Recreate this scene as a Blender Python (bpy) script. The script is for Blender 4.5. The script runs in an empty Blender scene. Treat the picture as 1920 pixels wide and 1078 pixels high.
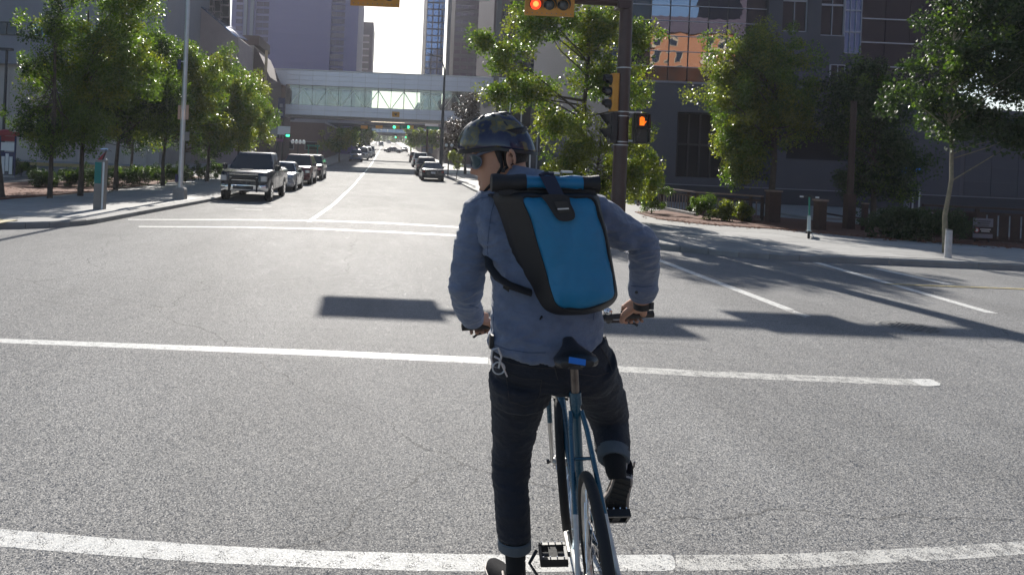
import bpy, bmesh, math, random
import numpy as np
from mathutils import Vector, Matrix, noise
from mathutils.bvhtree import BVHTree
R = math.radians
PI = math.pi
random.seed(7)
rng = np.random.default_rng(7)
SC = bpy.context.scene
COL = SC.collection

# ---------------------------------------------------------------- camera, sky, sun, exposure
F, CX, CY, ROLL, H = 1400.0, 725.0, 287.0, 0.042, 1.68
cam_data = bpy.data.cameras.new('camera')
cam = bpy.data.objects.new('camera', cam_data)
COL.objects.link(cam)
cam_data.sensor_width = 36.0
cam_data.lens = 36.0 * F / 1920.0
cam_data.shift_x = (960 - CX) / 1920.0
cam_data.shift_y = -(539 - CY) / 1920.0
cam_data.clip_end = 8000
cam_data.clip_start = 0.05
cam.matrix_world = Matrix.Translation((0, 0, H)) @ Matrix.Rotation(PI / 2, 4, 'X') @ Matrix.Rotation(ROLL, 4, 'Z')
SC.camera = cam

SUN_EL, SUN_AZ = 26.2, -2.3          # degrees: height, and bearing left of the street axis (+Y)
world = bpy.data.worlds.new('World')
SC.world = world
world.use_nodes = True
wn = world.node_tree
sky = wn.nodes.new('ShaderNodeTexSky')
sky.sky_type = 'NISHITA'
sky.sun_disc = False
sky.sun_elevation = R(SUN_EL)
sky.sun_rotation = R(SUN_AZ)
sky.altitude = 1000
sky.air_density = 1.0
sky.dust_density = 1.6
wn.links.new(sky.outputs[0], wn.nodes['Background'].inputs[0])
wn.nodes['Background'].inputs[1].default_value = 0.075
sun_data = bpy.data.lights.new('sun', 'SUN')
sun_data.energy = 4.8
sun_data.angle = R(0.53)
sun_data.color = (1.0, 0.95, 0.87)
sun = bpy.data.objects.new('sun', sun_data)
COL.objects.link(sun)
sd = Vector((math.sin(R(SUN_AZ)) * math.cos(R(SUN_EL)), math.cos(R(SUN_AZ)) * math.cos(R(SUN_EL)), math.sin(R(SUN_EL))))
sun.rotation_euler = sd.to_track_quat('Z', 'Y').to_euler()
sun.location = (0, 20, 60)
SC.view_settings.view_transform = 'Standard'
SC.view_settings.look = 'None'
SC.view_settings.gamma = 1
SC.view_settings.use_curve_mapping = False
SC.view_settings.exposure = 0.78
SC.cycles.max_bounces = 8
SC.cycles.transparent_max_bounces = 16
SC.cycles.sample_clamp_indirect = 4.0
SC.cycles.caustics_reflective = False
SC.cycles.caustics_refractive = False

# ---------------------------------------------------------------- measuring helpers
cr, sr = math.cos(ROLL), math.sin(ROLL)
ZK = [(-400, 0), (6, 0), (30, -0.48), (48, -0.50), (100, 0.0), (200, 2.0), (600, 11.0), (900, 13.0), (6000, 13.0)]
def zg(Y):
    for (a, za), (b, zb) in zip(ZK, ZK[1:]):
        if Y <= b:
            return za + (zb - za) * (Y - a) / (b - a)
    return ZK[-1][1]
def W(px, py, Y):
    u, v = px - CX, py - CY
    return Vector(((u * cr + v * sr) * Y / F, Y, H - (-u * sr + v * cr) * Y / F))
def G(px, py, dz=0.0):
    lo, hi = 0.5, 90.0
    for _ in range(50):
        m = (lo + hi) / 2
        if W(px, py, m).z > zg(m) + dz:
            lo = m
        else:
            hi = m
    return W(px, py, lo)

# ---------------------------------------------------------------- materials
def new_mat(name):
    m = bpy.data.materials.new(name)
    m.use_nodes = True
    return m, m.node_tree, m.node_tree.nodes['Principled BSDF']
def mat(name, col, rough=0.6, metal=0.0, var=0.12, scale=3.0, bump=0.0, bscale=60.0, spec=None, emit=None, coat=0.0, alpha=None, trans=0.0):
    m, nt, p = new_mat(name)
    p.inputs['Roughness'].default_value = rough
    p.inputs['Metallic'].default_value = metal
    if spec is not None: p.inputs['Specular IOR Level'].default_value = spec
    if coat: p.inputs['Coat Weight'].default_value = coat
    if trans: p.inputs['Transmission Weight'].default_value = trans
    tc = nt.nodes.new('ShaderNodeTexCoord')
    if var > 0:
        nz = nt.nodes.new('ShaderNodeTexNoise'); nz.inputs['Scale'].default_value = scale; nz.inputs['Detail'].default_value = 6
        nz.inputs['Roughness'].default_value = 0.65
        nt.links.new(tc.outputs['Object'], nz.inputs['Vector'])
        mp = nt.nodes.new('ShaderNodeMapRange')
        mp.inputs['From Min'].default_value = 0.25; mp.inputs['From Max'].default_value = 0.75
        mp.inputs['To Min'].default_value = 1 - var; mp.inputs['To Max'].default_value = 1 + var
        nt.links.new(nz.outputs['Fac'], mp.inputs['Value'])
        oi = nt.nodes.new('ShaderNodeObjectInfo')
        mo = nt.nodes.new('ShaderNodeMapRange'); mo.inputs['To Min'].default_value = 1 - var * 0.4; mo.inputs['To Max'].default_value = 1 + var * 0.4
        nt.links.new(oi.outputs['Random'], mo.inputs['Value'])
        mu = nt.nodes.new('ShaderNodeMath'); mu.operation = 'MULTIPLY'
        nt.links.new(mp.outputs[0], mu.inputs[0]); nt.links.new(mo.outputs[0], mu.inputs[1])
        vm = nt.nodes.new('ShaderNodeVectorMath'); vm.operation = 'SCALE'
        vm.inputs[0].default_value = col[:3]
        nt.links.new(mu.outputs[0], vm.inputs['Scale'])
        nt.links.new(vm.outputs[0], p.inputs['Base Color'])
        mr = nt.nodes.new('ShaderNodeMapRange'); mr.inputs['To Min'].default_value = max(0.02, rough - 0.1); mr.inputs['To Max'].default_value = min(1, rough + 0.1)
        nt.links.new(nz.outputs['Fac'], mr.inputs['Value']); nt.links.new(mr.outputs[0], p.inputs['Roughness'])
    else:
        p.inputs['Base Color'].default_value = (*col[:3], 1)
    if bump > 0:
        nb = nt.nodes.new('ShaderNodeTexNoise'); nb.inputs['Scale'].default_value = bscale; nb.inputs['Detail'].default_value = 4
        nt.links.new(tc.outputs['Object'], nb.inputs['Vector'])
        b = nt.nodes.new('ShaderNodeBump'); b.inputs['Strength'].default_value = bump; b.inputs['Distance'].default_value = 0.01
        nt.links.new(nb.outputs['Fac'], b.inputs['Height']); nt.links.new(b.outputs[0], p.inputs['Normal'])
    if emit:
        p.inputs['Emission Color'].default_value = (*emit[0], 1); p.inputs['Emission Strength'].default_value = emit[1]
    return m

def asphalt_mat(name, dark=1.0, sc=185.0, paint=None):
    """aggregate in bitumen: pale and dark stones, each tilted a little, so that some catch the sun"""
    m, nt, p = new_mat(name)
    N, L = nt.nodes.new, nt.links.new
    tc = N('ShaderNodeTexCoord')
    vo = N('ShaderNodeTexVoronoi'); vo.inputs['Scale'].default_value = sc; vo.inputs['Randomness'].default_value = 1
    L(tc.outputs['Object'], vo.inputs['Vector'])
    sep = N('ShaderNodeSeparateColor'); L(vo.outputs['Color'], sep.inputs[0])
    cr1 = N('ShaderNodeValToRGB')
    e = cr1.color_ramp.elements
    e[0].position = 0; e[0].color = (0.13 * dark, 0.129 * dark, 0.128 * dark, 1)
    e[1].position = 1; e[1].color = (0.50 * dark, 0.49 * dark, 0.475 * dark, 1)
    for pos, c in ((0.35, (0.215, 0.211, 0.206)), (0.7, (0.32, 0.313, 0.305))):
        x = e.new(pos); x.color = (c[0] * dark, c[1] * dark, c[2] * dark, 1)
    L(sep.outputs[0], cr1.inputs[0])
    # binder between the stones
    gap = N('ShaderNodeMapRange'); gap.inputs['From Min'].default_value = 0.35; gap.inputs['From Max'].default_value = 0.75
    L(vo.outputs['Distance'], gap.inputs['Value'])
    mx = N('ShaderNodeMix'); mx.data_type = 'RGBA'; mx.inputs['B'].default_value = (0.125 * dark, 0.125 * dark, 0.126 * dark, 1)
    L(gap.outputs[0], mx.inputs['Factor']); L(cr1.outputs[0], mx.inputs['A'])
    # worn wheel tracks and patches
    mpn = N('ShaderNodeMapping'); mpn.inputs['Scale'].default_value = (0.55, 0.16, 1)
    L(tc.outputs['Object'], mpn.inputs['Vector'])
    nz = N('ShaderNodeTexNoise'); nz.inputs['Scale'].default_value = 1.0; nz.inputs['Detail'].default_value = 7; nz.inputs['Roughness'].default_value = 0.7
    L(mpn.outputs[0], nz.inputs['Vector'])
    mr = N('ShaderNodeMapRange'); mr.inputs['From Min'].default_value = 0.3; mr.inputs['From Max'].default_value = 0.7
    mr.inputs['To Min'].default_value = 0.74; mr.inputs['To Max'].default_value = 1.18
    L(nz.outputs['Fac'], mr.inputs['Value'])
    # thin crack lines
    n3 = N('ShaderNodeTexNoise'); n3.inputs['Scale'].default_value = 0.9; n3.inputs['Detail'].default_value = 8
    L(tc.outputs['Object'], n3.inputs['Vector'])
    vmx = N('ShaderNodeVectorMath'); vmx.operation = 'MULTIPLY_ADD'; vmx.inputs[1].default_value = (0.9, 0.9, 0.9)
    L(n3.outputs['Color'], vmx.inputs[0]); L(tc.outputs['Object'], vmx.inputs[2])
    v2 = N('ShaderNodeTexVoronoi'); v2.feature = 'DISTANCE_TO_EDGE'; v2.inputs['Scale'].default_value = 0.16
    L(vmx.outputs[0], v2.inputs['Vector'])
    ck = N('ShaderNodeMapRange'); ck.inputs['From Min'].default_value = 0.0; ck.inputs['From Max'].default_value = 0.0016
    ck.inputs['To Min'].default_value = 0.45; ck.inputs['To Max'].default_value = 1
    L(v2.outputs['Distance'], ck.inputs['Value'])
    m1 = N('ShaderNodeMath'); m1.operation = 'MULTIPLY'; L(mr.outputs[0], m1.inputs[0]); L(ck.outputs[0], m1.inputs[1])
    vs = N('ShaderNodeVectorMath'); vs.operation = 'SCALE'; L(mx.outputs['Result'], vs.inputs[0]); L(m1.outputs[0], vs.inputs['Scale'])
    out = vs.outputs[0]
    if paint:
        pn = N('ShaderNodeTexNoise'); pn.inputs['Scale'].default_value = paint[2]; pn.inputs['Detail'].default_value = 8; pn.inputs['Roughness'].default_value = 0.8
        L(tc.outputs['Object'], pn.inputs['Vector'])
        ad = N('ShaderNodeMath'); ad.operation = 'MULTIPLY_ADD'; ad.inputs[1].default_value = 0.35; L(vo.outputs['Distance'], ad.inputs[0]); L(pn.outputs['Fac'], ad.inputs[2])
        pr = N('ShaderNodeMapRange'); pr.inputs['From Min'].default_value = paint[1] - 0.04; pr.inputs['From Max'].default_value = paint[1] + 0.04
        pr.inputs['To Min'].default_value = 1; pr.inputs['To Max'].default_value = 0
        L(ad.outputs[0], pr.inputs['Value'])
        pm = N('ShaderNodeMix'); pm.data_type = 'RGBA'; pm.inputs['B'].default_value = (*paint[0], 1)
        L(pr.outputs[0], pm.inputs['Factor']); L(out, pm.inputs['A'])
        out = pm.outputs['Result']
    L(out, p.inputs['Base Color'])
    # every stone has its own tilt
    geo = N('ShaderNodeNewGeometry')
    sub = N('ShaderNodeVectorMath'); sub.operation = 'SUBTRACT'; sub.inputs[1].default_value = (0.5, 0.5, 0.5)
    L(vo.outputs['Color'], sub.inputs[0])
    msk = N('ShaderNodeVectorMath'); msk.operation = 'MULTIPLY'; msk.inputs[1].default_value = (0.92, 0.92, 0.0) if not paint else (0.35, 0.35, 0)
    L(sub.outputs[0], msk.inputs[0])
    add = N('ShaderNodeVectorMath'); add.operation = 'ADD'; L(geo.outputs['Normal'], add.inputs[0]); L(msk.outputs[0], add.inputs[1])
    nrm = N('ShaderNodeVectorMath'); nrm.operation = 'NORMALIZE'; L(add.outputs[0], nrm.inputs[0])
    bp = N('ShaderNodeBump'); bp.inputs['Strength'].default_value = 0.30; bp.inputs['Distance'].default_value = 0.004; bp.invert = True
    L(vo.outputs['Distance'], bp.inputs['Height']); L(nrm.outputs[0], bp.inputs['Normal'])
    L(bp.outputs[0], p.inputs['Normal'])
    rr = N('ShaderNodeMapRange'); rr.inputs['From Min'].default_value = 0.0; rr.inputs['From Max'].default_value = 0.32
    rr.inputs['To Min'].default_value = 0.26; rr.inputs['To Max'].default_value = 0.92
    L(sep.outputs[1], rr.inputs['Value']); L(rr.outputs[0], p.inputs['Roughness'])
    p.inputs['Specular IOR Level'].default_value = 0.50 if not paint else 0.35
    return m

def leaf_mat(name, c1, c2, tr=0.40, rough=0.42):
    m, nt, p = new_mat(name)
    N, L = nt.nodes.new, nt.links.new
    geo = N('ShaderNodeNewGeometry')
    rp = N('ShaderNodeValToRGB'); rp.color_ramp.elements[0].color = (*c1, 1); rp.color_ramp.elements[1].color = (*c2, 1)
    L(geo.outputs['Random Per Island'], rp.inputs[0])
    L(rp.outputs[0], p.inputs['Base Color'])
    p.inputs['Roughness'].default_value = rough
    tr_ = N('ShaderNodeBsdfTranslucent')
    vs = N('ShaderNodeVectorMath'); vs.operation = 'MULTIPLY'; vs.inputs[1].default_value = (2.5, 2.7, 0.9)
    L(rp.outputs[0], vs.inputs[0]); L(vs.outputs[0], tr_.inputs['Color'])
    ms = N('ShaderNodeMixShader'); ms.inputs[0].default_value = tr
    L(p.outputs[0], ms.inputs[1]); L(tr_.outputs[0], ms.inputs[2])
    L(ms.outputs[0], nt.nodes['Material Output'].inputs['Surface'])
    return m

def glass_mat(name, col, refl=0.6, wav=0.0, wscale=0.6, rough=0.03):
    """dark or mirrored curtain-wall glass with slightly wavy panes"""
    m, nt, p = new_mat(name)
    N, L = nt.nodes.new, nt.links.new
    p.inputs['Base Color'].default_value = (*col, 1)
    p.inputs['Metallic'].default_value = refl
    p.inputs['Roughness'].default_value = rough
    if wav:
        tc = N('ShaderNodeTexCoord'); nz = N('ShaderNodeTexNoise'); nz.inputs['Scale'].default_value = wscale; nz.inputs['Detail'].default_value = 1.5
        L(tc.outputs['Object'], nz.inputs['Vector'])
        b = N('ShaderNodeBump'); b.inputs['Strength'].default_value = wav; b.inputs['Distance'].default_value = 0.2
        L(nz.outputs['Fac'], b.inputs['Height']); L(b.outputs[0], p.inputs['Normal'])
    return m
def clear_glass(name, tint=(0.85, 0.95, 0.95), refl=0.12):
    m, nt, p = new_mat(name)
    N, L = nt.nodes.new, nt.links.new
    t = N('ShaderNodeBsdfTransparent'); t.inputs['Color'].default_value = (*tint, 1)
    g = N('ShaderNodeBsdfGlossy'); g.inputs['Roughness'].default_value = 0.03
    ms = N('ShaderNodeMixShader'); ms.inputs[0].default_value = refl
    L(t.outputs[0], ms.inputs[1]); L(g.outputs[0], ms.inputs[2])
    L(ms.outputs[0], nt.nodes['Material Output'].inputs['Surface'])
    return m
def cloth_mat(name, col, weave=900.0, rough=0.9, sheen=0.2, var=0.15, mottled=0.0, bump=0.25):
    m = mat(name, col, rough, 0, var, 14.0)
    nt = m.node_tree; p = nt.nodes['Principled BSDF']
    N, L = nt.nodes.new, nt.links.new
    tc = N('ShaderNodeTexCoord')
    nz = N('ShaderNodeTexNoise'); nz.inputs['Scale'].default_value = weave; nz.inputs['Detail'].default_value = 2
    L(tc.outputs['Object'], nz.inputs['Vector'])
    n2 = N('ShaderNodeTexNoise'); n2.inputs['Scale'].default_value = 26; n2.inputs['Detail'].default_value = 4
    mp = N('ShaderNodeMapping'); mp.inputs['Scale'].default_value = (1, 1, 1.6); L(tc.outputs['Object'], mp.inputs['Vector']); L(mp.outputs[0], n2.inputs['Vector'])
    a = N('ShaderNodeMath'); a.operation = 'MULTIPLY_ADD'; a.inputs[1].default_value = 0.12; L(nz.outputs['Fac'], a.inputs[0]); L(n2.outputs['Fac'], a.inputs[2])
    b = N('ShaderNodeBump'); b.inputs['Strength'].default_value = bump; b.inputs['Distance'].default_value = 0.02
    L(a.outputs[0], b.inputs['Height']); L(b.outputs[0], p.inputs['Normal'])
    p.inputs['Sheen Weight'].default_value = sheen
    return m

M = {}
M['asphalt'] = asphalt_mat('asphalt')
M['seal'] = mat('crack sealant', (0.045, 0.045, 0.048), 0.6, var=.3, scale=9)
M['lot'] = asphalt_mat('lot asphalt', 0.6)
M['paint'] = asphalt_mat('road paint', paint=((0.64, 0.635, 0.61), 0.78, 14.0))
M['paint_worn'] = asphalt_mat('worn road paint', paint=((0.54, 0.53, 0.50), 0.72, 9.0))
M['paint_yellow'] = asphalt_mat('yellow road paint', paint=((0.55, 0.45, 0.20), 0.72, 12.0))
M['ground'] = mat('ground', (0.22, 0.21, 0.19), 0.9, bump=0.3)
M['concrete'] = mat('pavement concrete', (0.27, 0.265, 0.255), 0.8, var=0.2, scale=1.6, bump=0.25, bscale=120)
M['slab'] = mat('slab concrete', (0.33, 0.325, 0.315), 0.78, var=0.22, scale=2.3, bump=0.25, bscale=140)
M['kerb'] = mat('kerb concrete', (0.25, 0.25, 0.245), 0.8, var=0.25, scale=2, bump=0.3)
M['mulch'] = mat('mulch', (0.17, 0.070, 0.040), 0.95, var=0.5, scale=22, bump=1.0, bscale=45)
M['bark'] = mat('bark', (0.085, 0.070, 0.055), 0.9, var=0.35, scale=9, bump=0.7, bscale=40)
M['birch'] = mat('pale bark', (0.25, 0.22, 0.15), 0.85, var=0.4, scale=12, bump=0.5, bscale=40)
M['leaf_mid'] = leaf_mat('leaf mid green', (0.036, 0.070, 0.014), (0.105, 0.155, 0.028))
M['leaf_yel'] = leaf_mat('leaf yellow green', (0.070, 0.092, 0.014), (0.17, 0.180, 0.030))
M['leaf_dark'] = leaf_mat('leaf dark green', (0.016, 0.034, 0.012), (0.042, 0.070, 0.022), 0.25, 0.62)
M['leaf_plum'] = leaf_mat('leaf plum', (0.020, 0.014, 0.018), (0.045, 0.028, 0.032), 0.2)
M['steel'] = mat('galvanised steel', (0.52, 0.54, 0.57), 0.42, 0.85, var=0.12, scale=4)
M['steel_dark'] = mat('dark steel', (0.05, 0.05, 0.055), 0.5, 0.4)
M['brown_pole'] = mat('brown painted pole', (0.050, 0.024, 0.022), 0.42, 0.0, var=0.2, scale=6)
M['black'] = mat('black plastic', (0.014, 0.014, 0.016), 0.45)
M['rubber'] = mat('rubber', (0.018, 0.018, 0.019), 0.8, bump=0.2)
M['sig_yellow'] = mat('signal yellow', (0.66, 0.30, 0.035), 0.45, var=0.1)
M['red_on'] = mat('red lamp lit', (0.6, 0.02, 0.01), 0.3, var=0, emit=((1.0, 0.05, 0.015), 1.0))
M['red_core'] = mat('red lamp core', (0.8, 0.1, 0.02), 0.3, var=0, emit=((1.0, 0.22, 0.05), 1.6))
M['green_on'] = mat('green lamp lit', (0.02, 0.6, 0.2), 0.3, var=0, emit=((0.06, 0.9, 0.40), 1.5))
M['orange_on'] = mat('orange lamp lit', (0.7, 0.2, 0.01), 0.3, var=0, emit=((1.0, 0.16, 0.005), 0.85))
M['lens_off'] = mat('dark lens', (0.055, 0.06, 0.055), 0.25)
M['sign_green'] = mat('sign green', (0.01, 0.20, 0.13), 0.4)
M['white'] = mat('white paint', (0.75, 0.75, 0.74), 0.5, var=0.06)
M['teal_panel'] = mat('teal panel', (0.0, 0.16, 0.15), 0.4)
M['grey_box'] = mat('grey enamel', (0.20, 0.19, 0.18), 0.5)
M['chrome'] = mat('chrome', (0.75, 0.76, 0.78), 0.12, 1.0, var=0.05)
M['plum_sign'] = mat('plum sign', (0.10, 0.03, 0.10), 0.5)
M['navy_sign'] = mat('navy sign', (0.025, 0.025, 0.09), 0.5)
M['tan_sign'] = mat('tan back of sign', (0.50, 0.33, 0.24), 0.6)
M['red_trim'] = mat('red trim', (0.30, 0.02, 0.03), 0.5)

# ---------------------------------------------------------------- mesh builder
class MB:
    def __init__(s): s.v = []; s.f = []; s.m = []
    def add(s, vs, fs, mi=0):
        o = len(s.v); s.v += [tuple(v) for v in vs]; s.f += [tuple(i + o for i in f) for f in fs]; s.m += [mi] * len(fs)
        return s
    def box(s, c, d, rz=0, mi=0, mtx=None, bev=0.0):
        x, y, z = d[0] / 2, d[1] / 2, d[2] / 2
        if bev:
            b = min(bev, x * .9, y * .9)
            ring = [(x - b, -y), (x, -y + b), (x, y - b), (x - b, y), (-x + b, y), (-x, y - b), (-x, -y + b), (-x + b, -y)]
            vs = [(a, bb, -z) for a, bb in ring] + [(a, bb, z) for a, bb in ring]
            n = 8
            fs = [(i, (i + 1) % n, n + (i + 1) % n, n + i) for i in range(n)] + [tuple(range(n - 1, -1, -1)), tuple(range(n, 2 * n))]
        else:
            vs = [(-x, -y, -z), (x, -y, -z), (x, y, -z), (-x, y, -z), (-x, -y, z), (x, -y, z), (x, y, z), (-x, y, z)]
            fs = [(3, 2, 1, 0), (4, 5, 6, 7), (0, 1, 5, 4), (1, 2, 6, 5), (2, 3, 7, 6), (3, 0, 4, 7)]
        T = Matrix.Translation(c) @ Matrix.Rotation(rz, 4, 'Z')
        if mtx is not None: T = T @ mtx
        return s.add([T @ Vector(v) for v in vs], fs, mi)
    def tube(s, pts, rad, n=8, cap=True, mi=0, flat=1.0, up=None):
        pts = [Vector(p) for p in pts]
        if not hasattr(rad, '__len__'): rad = [rad] * len(pts)
        k = len(pts); vs = []
        prev = None
        for i, p in enumerate(pts):
            t = (pts[min(i + 1, k - 1)] - pts[max(i - 1, 0)])
            t = t.normalized() if t.length > 1e-9 else Vector((0, 0, 1))
            if prev is None:
                a = Vector(up) if up is not None else (Vector((0, 0, 1)) if abs(t.z) < 0.9 else Vector((0, 1, 0)))
                u = (a - t * a.dot(t)).normalized()
            else:
                u = (prev - t * prev.dot(t))
                u = u.normalized() if u.length > 1e-6 else prev
            prev = u
            w = t.cross(u)
            for j in range(n):
                an = 2 * PI * j / n
                vs.append(p + (u * math.cos(an) * flat + w * math.sin(an)) * rad[i])
        fs = [(i * n + j, i * n + (j + 1) % n, (i + 1) * n + (j + 1) % n, (i + 1) * n + j) for i in range(k - 1) for j in range(n)]
        if cap: fs += [tuple(range(n - 1, -1, -1)), tuple((k - 1) * n + j for j in range(n))]
        return s.add(vs, fs, mi)
    def loft(s, rings, cap=True, mi=0, closed=True):
        n = len(rings[0]); vs = [v for r in rings for v in r]
        m = n if closed else n - 1
        fs = [(i * n + j, i * n + (j + 1) % n, (i + 1) * n + (j + 1) % n, (i + 1) * n + j) for i in range(len(rings) - 1) for j in range(m)]
        if cap: fs += [tuple(range(n - 1, -1, -1)), tuple((len(rings) - 1) * n + j for j in range(n))]
        return s.add(vs, fs, mi)
    def ball(s, c, r, n=12, m=8, sc=(1, 1, 1), mi=0):
        c = Vector(c); vs = [c + Vector((0, 0, -r * sc[2]))]
        for i in range(1, m):
            a = -PI / 2 + PI * i / m
            for j in range(n):
                b = 2 * PI * j / n
                vs.append(c + Vector((math.cos(a) * math.cos(b) * r * sc[0], math.cos(a) * math.sin(b) * r * sc[1], math.sin(a) * r * sc[2])))
        vs.append(c + Vector((0, 0, r * sc[2])))
        fs = [(0, 1 + (j + 1) % n, 1 + j) for j in range(n)]
        for i in range(m - 2):
            fs += [(1 + i * n + j, 1 + i * n + (j + 1) % n, 1 + (i + 1) * n + (j + 1) % n, 1 + (i + 1) * n + j) for j in range(n)]
        l = len(vs) - 1; o = 1 + (m - 2) * n
        fs += [(o + j, o + (j + 1) % n, l) for j in range(n)]
        return s.add(vs, fs, mi)
    def disc(s, c, r, ax=(0, -1, 0), depth=0.02, n=20, mi=0, r2=None):
        c = Vector(c); a = Vector(ax).normalized()
        return s.tube([c, c + a * depth], [r, r if r2 is None else r2], n, True, mi)
    def ring(s, c, r, t, ax, n=40, m=8, mi=0, flat=1.0):
        c = Vector(c); a = Vector(ax).normalized(); h = Vector((0, 0, 1)) if abs(a.z) < .9 else Vector((1, 0, 0))
        u = (h - a * h.dot(a)).normalized(); w = a.cross(u); vs = []
        for i in range(n):
            an = 2 * PI * i / n; d = u * math.cos(an) + w * math.sin(an)
            for j in range(m):
                b = 2 * PI * j / m
                vs.append(c + d * (r + t * math.cos(b)) + a * (t * flat * math.sin(b)))
        fs = [(i * m + j, i * m + (j + 1) % m, ((i + 1) % n) * m + (j + 1) % m, ((i + 1) % n) * m + j) for i in range(n) for j in range(m)]
        return s.add(vs, fs, mi)
    def mesh(s, name, mats, origin=(0, 0, 0), smooth=False):
        me = bpy.data.meshes.new(name)
        o = Vector(origin)
        me.from_pydata([tuple(Vector(v) - o) for v in s.v], [], s.f)
        if not isinstance(mats, (list, tuple)): mats = [mats]
        for m_ in mats: me.materials.append(M[m_] if isinstance(m_, str) else m_)
        if len(mats) > 1: me.polygons.foreach_set('material_index', s.m)
        bm = bmesh.new(); bm.from_mesh(me); bmesh.ops.recalc_face_normals(bm, faces=bm.faces); bm.to_mesh(me); bm.free()
        if smooth:
            me.shade_smooth()
            if smooth != 'all':
                try: me.set_sharp_from_angle(angle=R(40))
                except Exception: pass
        me.update()
        return me
    def build(s, name, mats, parent=None, smooth=False, label=None, origin=None):
        o_ = origin if origin is not None else (base_of(parent) if parent is not None else (0, 0, 0))
        ob = bpy.data.objects.new(name, s.mesh(name, mats, o_, smooth))
        COL.objects.link(ob)
        if parent is not None: ob.parent = parent
        elif origin is not None: ob.location = origin
        if label: ob['label'] = label
        return ob
BASES = {}
def base_of(p):
    t = Vector((0, 0, 0))
    while p is not None:
        if p.name in LOCAL: return Vector((0, 0, 0))
        t += p.location; p = p.parent
    return t
LOCAL = set()
def thing(name, label, cat, loc=(0, 0, 0), rz=0, group=None, local=False):
    o = bpy.data.objects.new(name, None); COL.objects.link(o)
    o.empty_display_size = 0.1
    o.location = loc; o.rotation_euler = (0, 0, rz)
    o['label'] = label; o['category'] = cat
    if group: o['group'] = group
    if local or rz: LOCAL.add(o.name)
    return o
def tag(o, label, cat, group=None):
    o['label'] = label; o['category'] = cat
    if group: o['group'] = group
    return o
def struct(o, label=None):
    o['kind'] = 'structure'
    if label: o['label'] = label
    return o
def stuff(o, label=None, cat=None):
    o['kind'] = 'stuff'
    if label: o['label'] = label
    if cat: o['category'] = cat
    return o
def inst(name, me, loc, parent=None, rot=None, label=None, scale=None):
    ob = bpy.data.objects.new(name, me); COL.objects.link(ob)
    if parent is not None: ob.parent = parent
    ob.location = loc
    if rot is not None: ob.rotation_euler = rot
    if scale is not None: ob.scale = scale
    if label: ob['label'] = label
    return ob
CH = {}
def copy_tree(root, loc, rz=None, label=None, group=None, name=None, sc=None):
    kids = CH.get(root.name)
    if kids is None:
        kids = [(c, [g for g in bpy.data.objects if g.parent == c]) for c in bpy.data.objects if c.parent == root]
        CH[root.name] = kids
    r = root.copy(); COL.objects.link(r); r.location = loc
    if rz is not None: r.rotation_euler = (0, 0, rz)
    if sc is not None: r.scale = sc if hasattr(sc, '__len__') else (sc, sc, sc)
    if label: r['label'] = label
    if group: r['group'] = group
    for c, gs in kids:
        c2 = c.copy(); COL.objects.link(c2); c2.parent = r
        for g in gs:
            g2 = g.copy(); COL.objects.link(g2); g2.parent = c2
    return r
def text_mesh(txt, size, material, parent, center, rot=(PI / 2, 0, 0), name='lettering', depth=0.004):
    cu = bpy.data.curves.new(name, 'FONT'); cu.body = txt; cu.size = size; cu.align_x = 'CENTER'; cu.align_y = 'CENTER'; cu.extrude = depth
    tmp = bpy.data.objects.new('tmp_text', cu); COL.objects.link(tmp)
    dg = bpy.context.evaluated_depsgraph_get()
    me = bpy.data.meshes.new_from_object(tmp.evaluated_get(dg))
    bpy.data.objects.remove(tmp); me.materials.clear(); me.materials.append(M[material])
    ob = bpy.data.objects.new(name, me); COL.objects.link(ob)
    ob.parent = parent; ob.location = Vector(center) - base_of(parent); ob.rotation_euler = rot
    return ob
# ================================================================ THE SETTING: ground, roads, pavements
def strip(name, xl, xr, Ys, dz, material, under=None, nx=1):
    """a sheet between x = xl(Y) and xr(Y) that follows the lie of the land"""
    b = MB(); vs = []
    for Y in Ys:
        a, c = xl(Y), xr(Y)
        for i in range(nx + 1): vs.append((a + (c - a) * i / nx, Y, zg(Y) + dz))
    n = nx + 1
    fs = [(i * n + j, i * n + j + 1, (i + 1) * n + j + 1, (i + 1) * n + j) for i in range(len(Ys) - 1) for j in range(nx)]
    b.add(vs, fs)
    o = b.build(name, material)
    return o
YS_ALL = [-400, -60, -20, 0, 6, 10, 15, 20, 25, 30, 36, 42, 48, 60, 72, 86, 100, 130, 160, 200, 300, 400, 500, 600, 900, 5000]
g = strip('ground', lambda Y: -3000, lambda Y: 3000, YS_ALL, -0.02, 'ground'); struct(g)
XL, XR = -6.6, 5.6
YS_ST = [13.0, 15, 20, 25, 30, 36, 42, 48, 60, 72, 86, 100, 130, 160, 200, 300, 400, 500, 600]
struct(strip('cross_street', lambda Y: -160, lambda Y: 160, [-30, -10, 0, 3, 6, 9, 12.996], 0.0, 'asphalt'))
def xr_left(Y):
    if Y >= 17.2: return XL
    c = 2.6; d = 17.2 - Y
    return -9.2 + math.sqrt(max(0, c * c - d * d))
def xl_right(Y):
    if Y >= 18.4: return XR
    d = 18.4 - Y
    return 8.6 - math.sqrt(max(0, 9 - d * d))
struct(strip('road', lambda Y: -160 if Y < 17.3 else XL - .3, lambda Y: 160 if Y < 17.3 else XR + 0.3, [12.996, 15, 17.29, 17.3001] + YS_ST[2:], 0.0, 'asphalt'))
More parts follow.
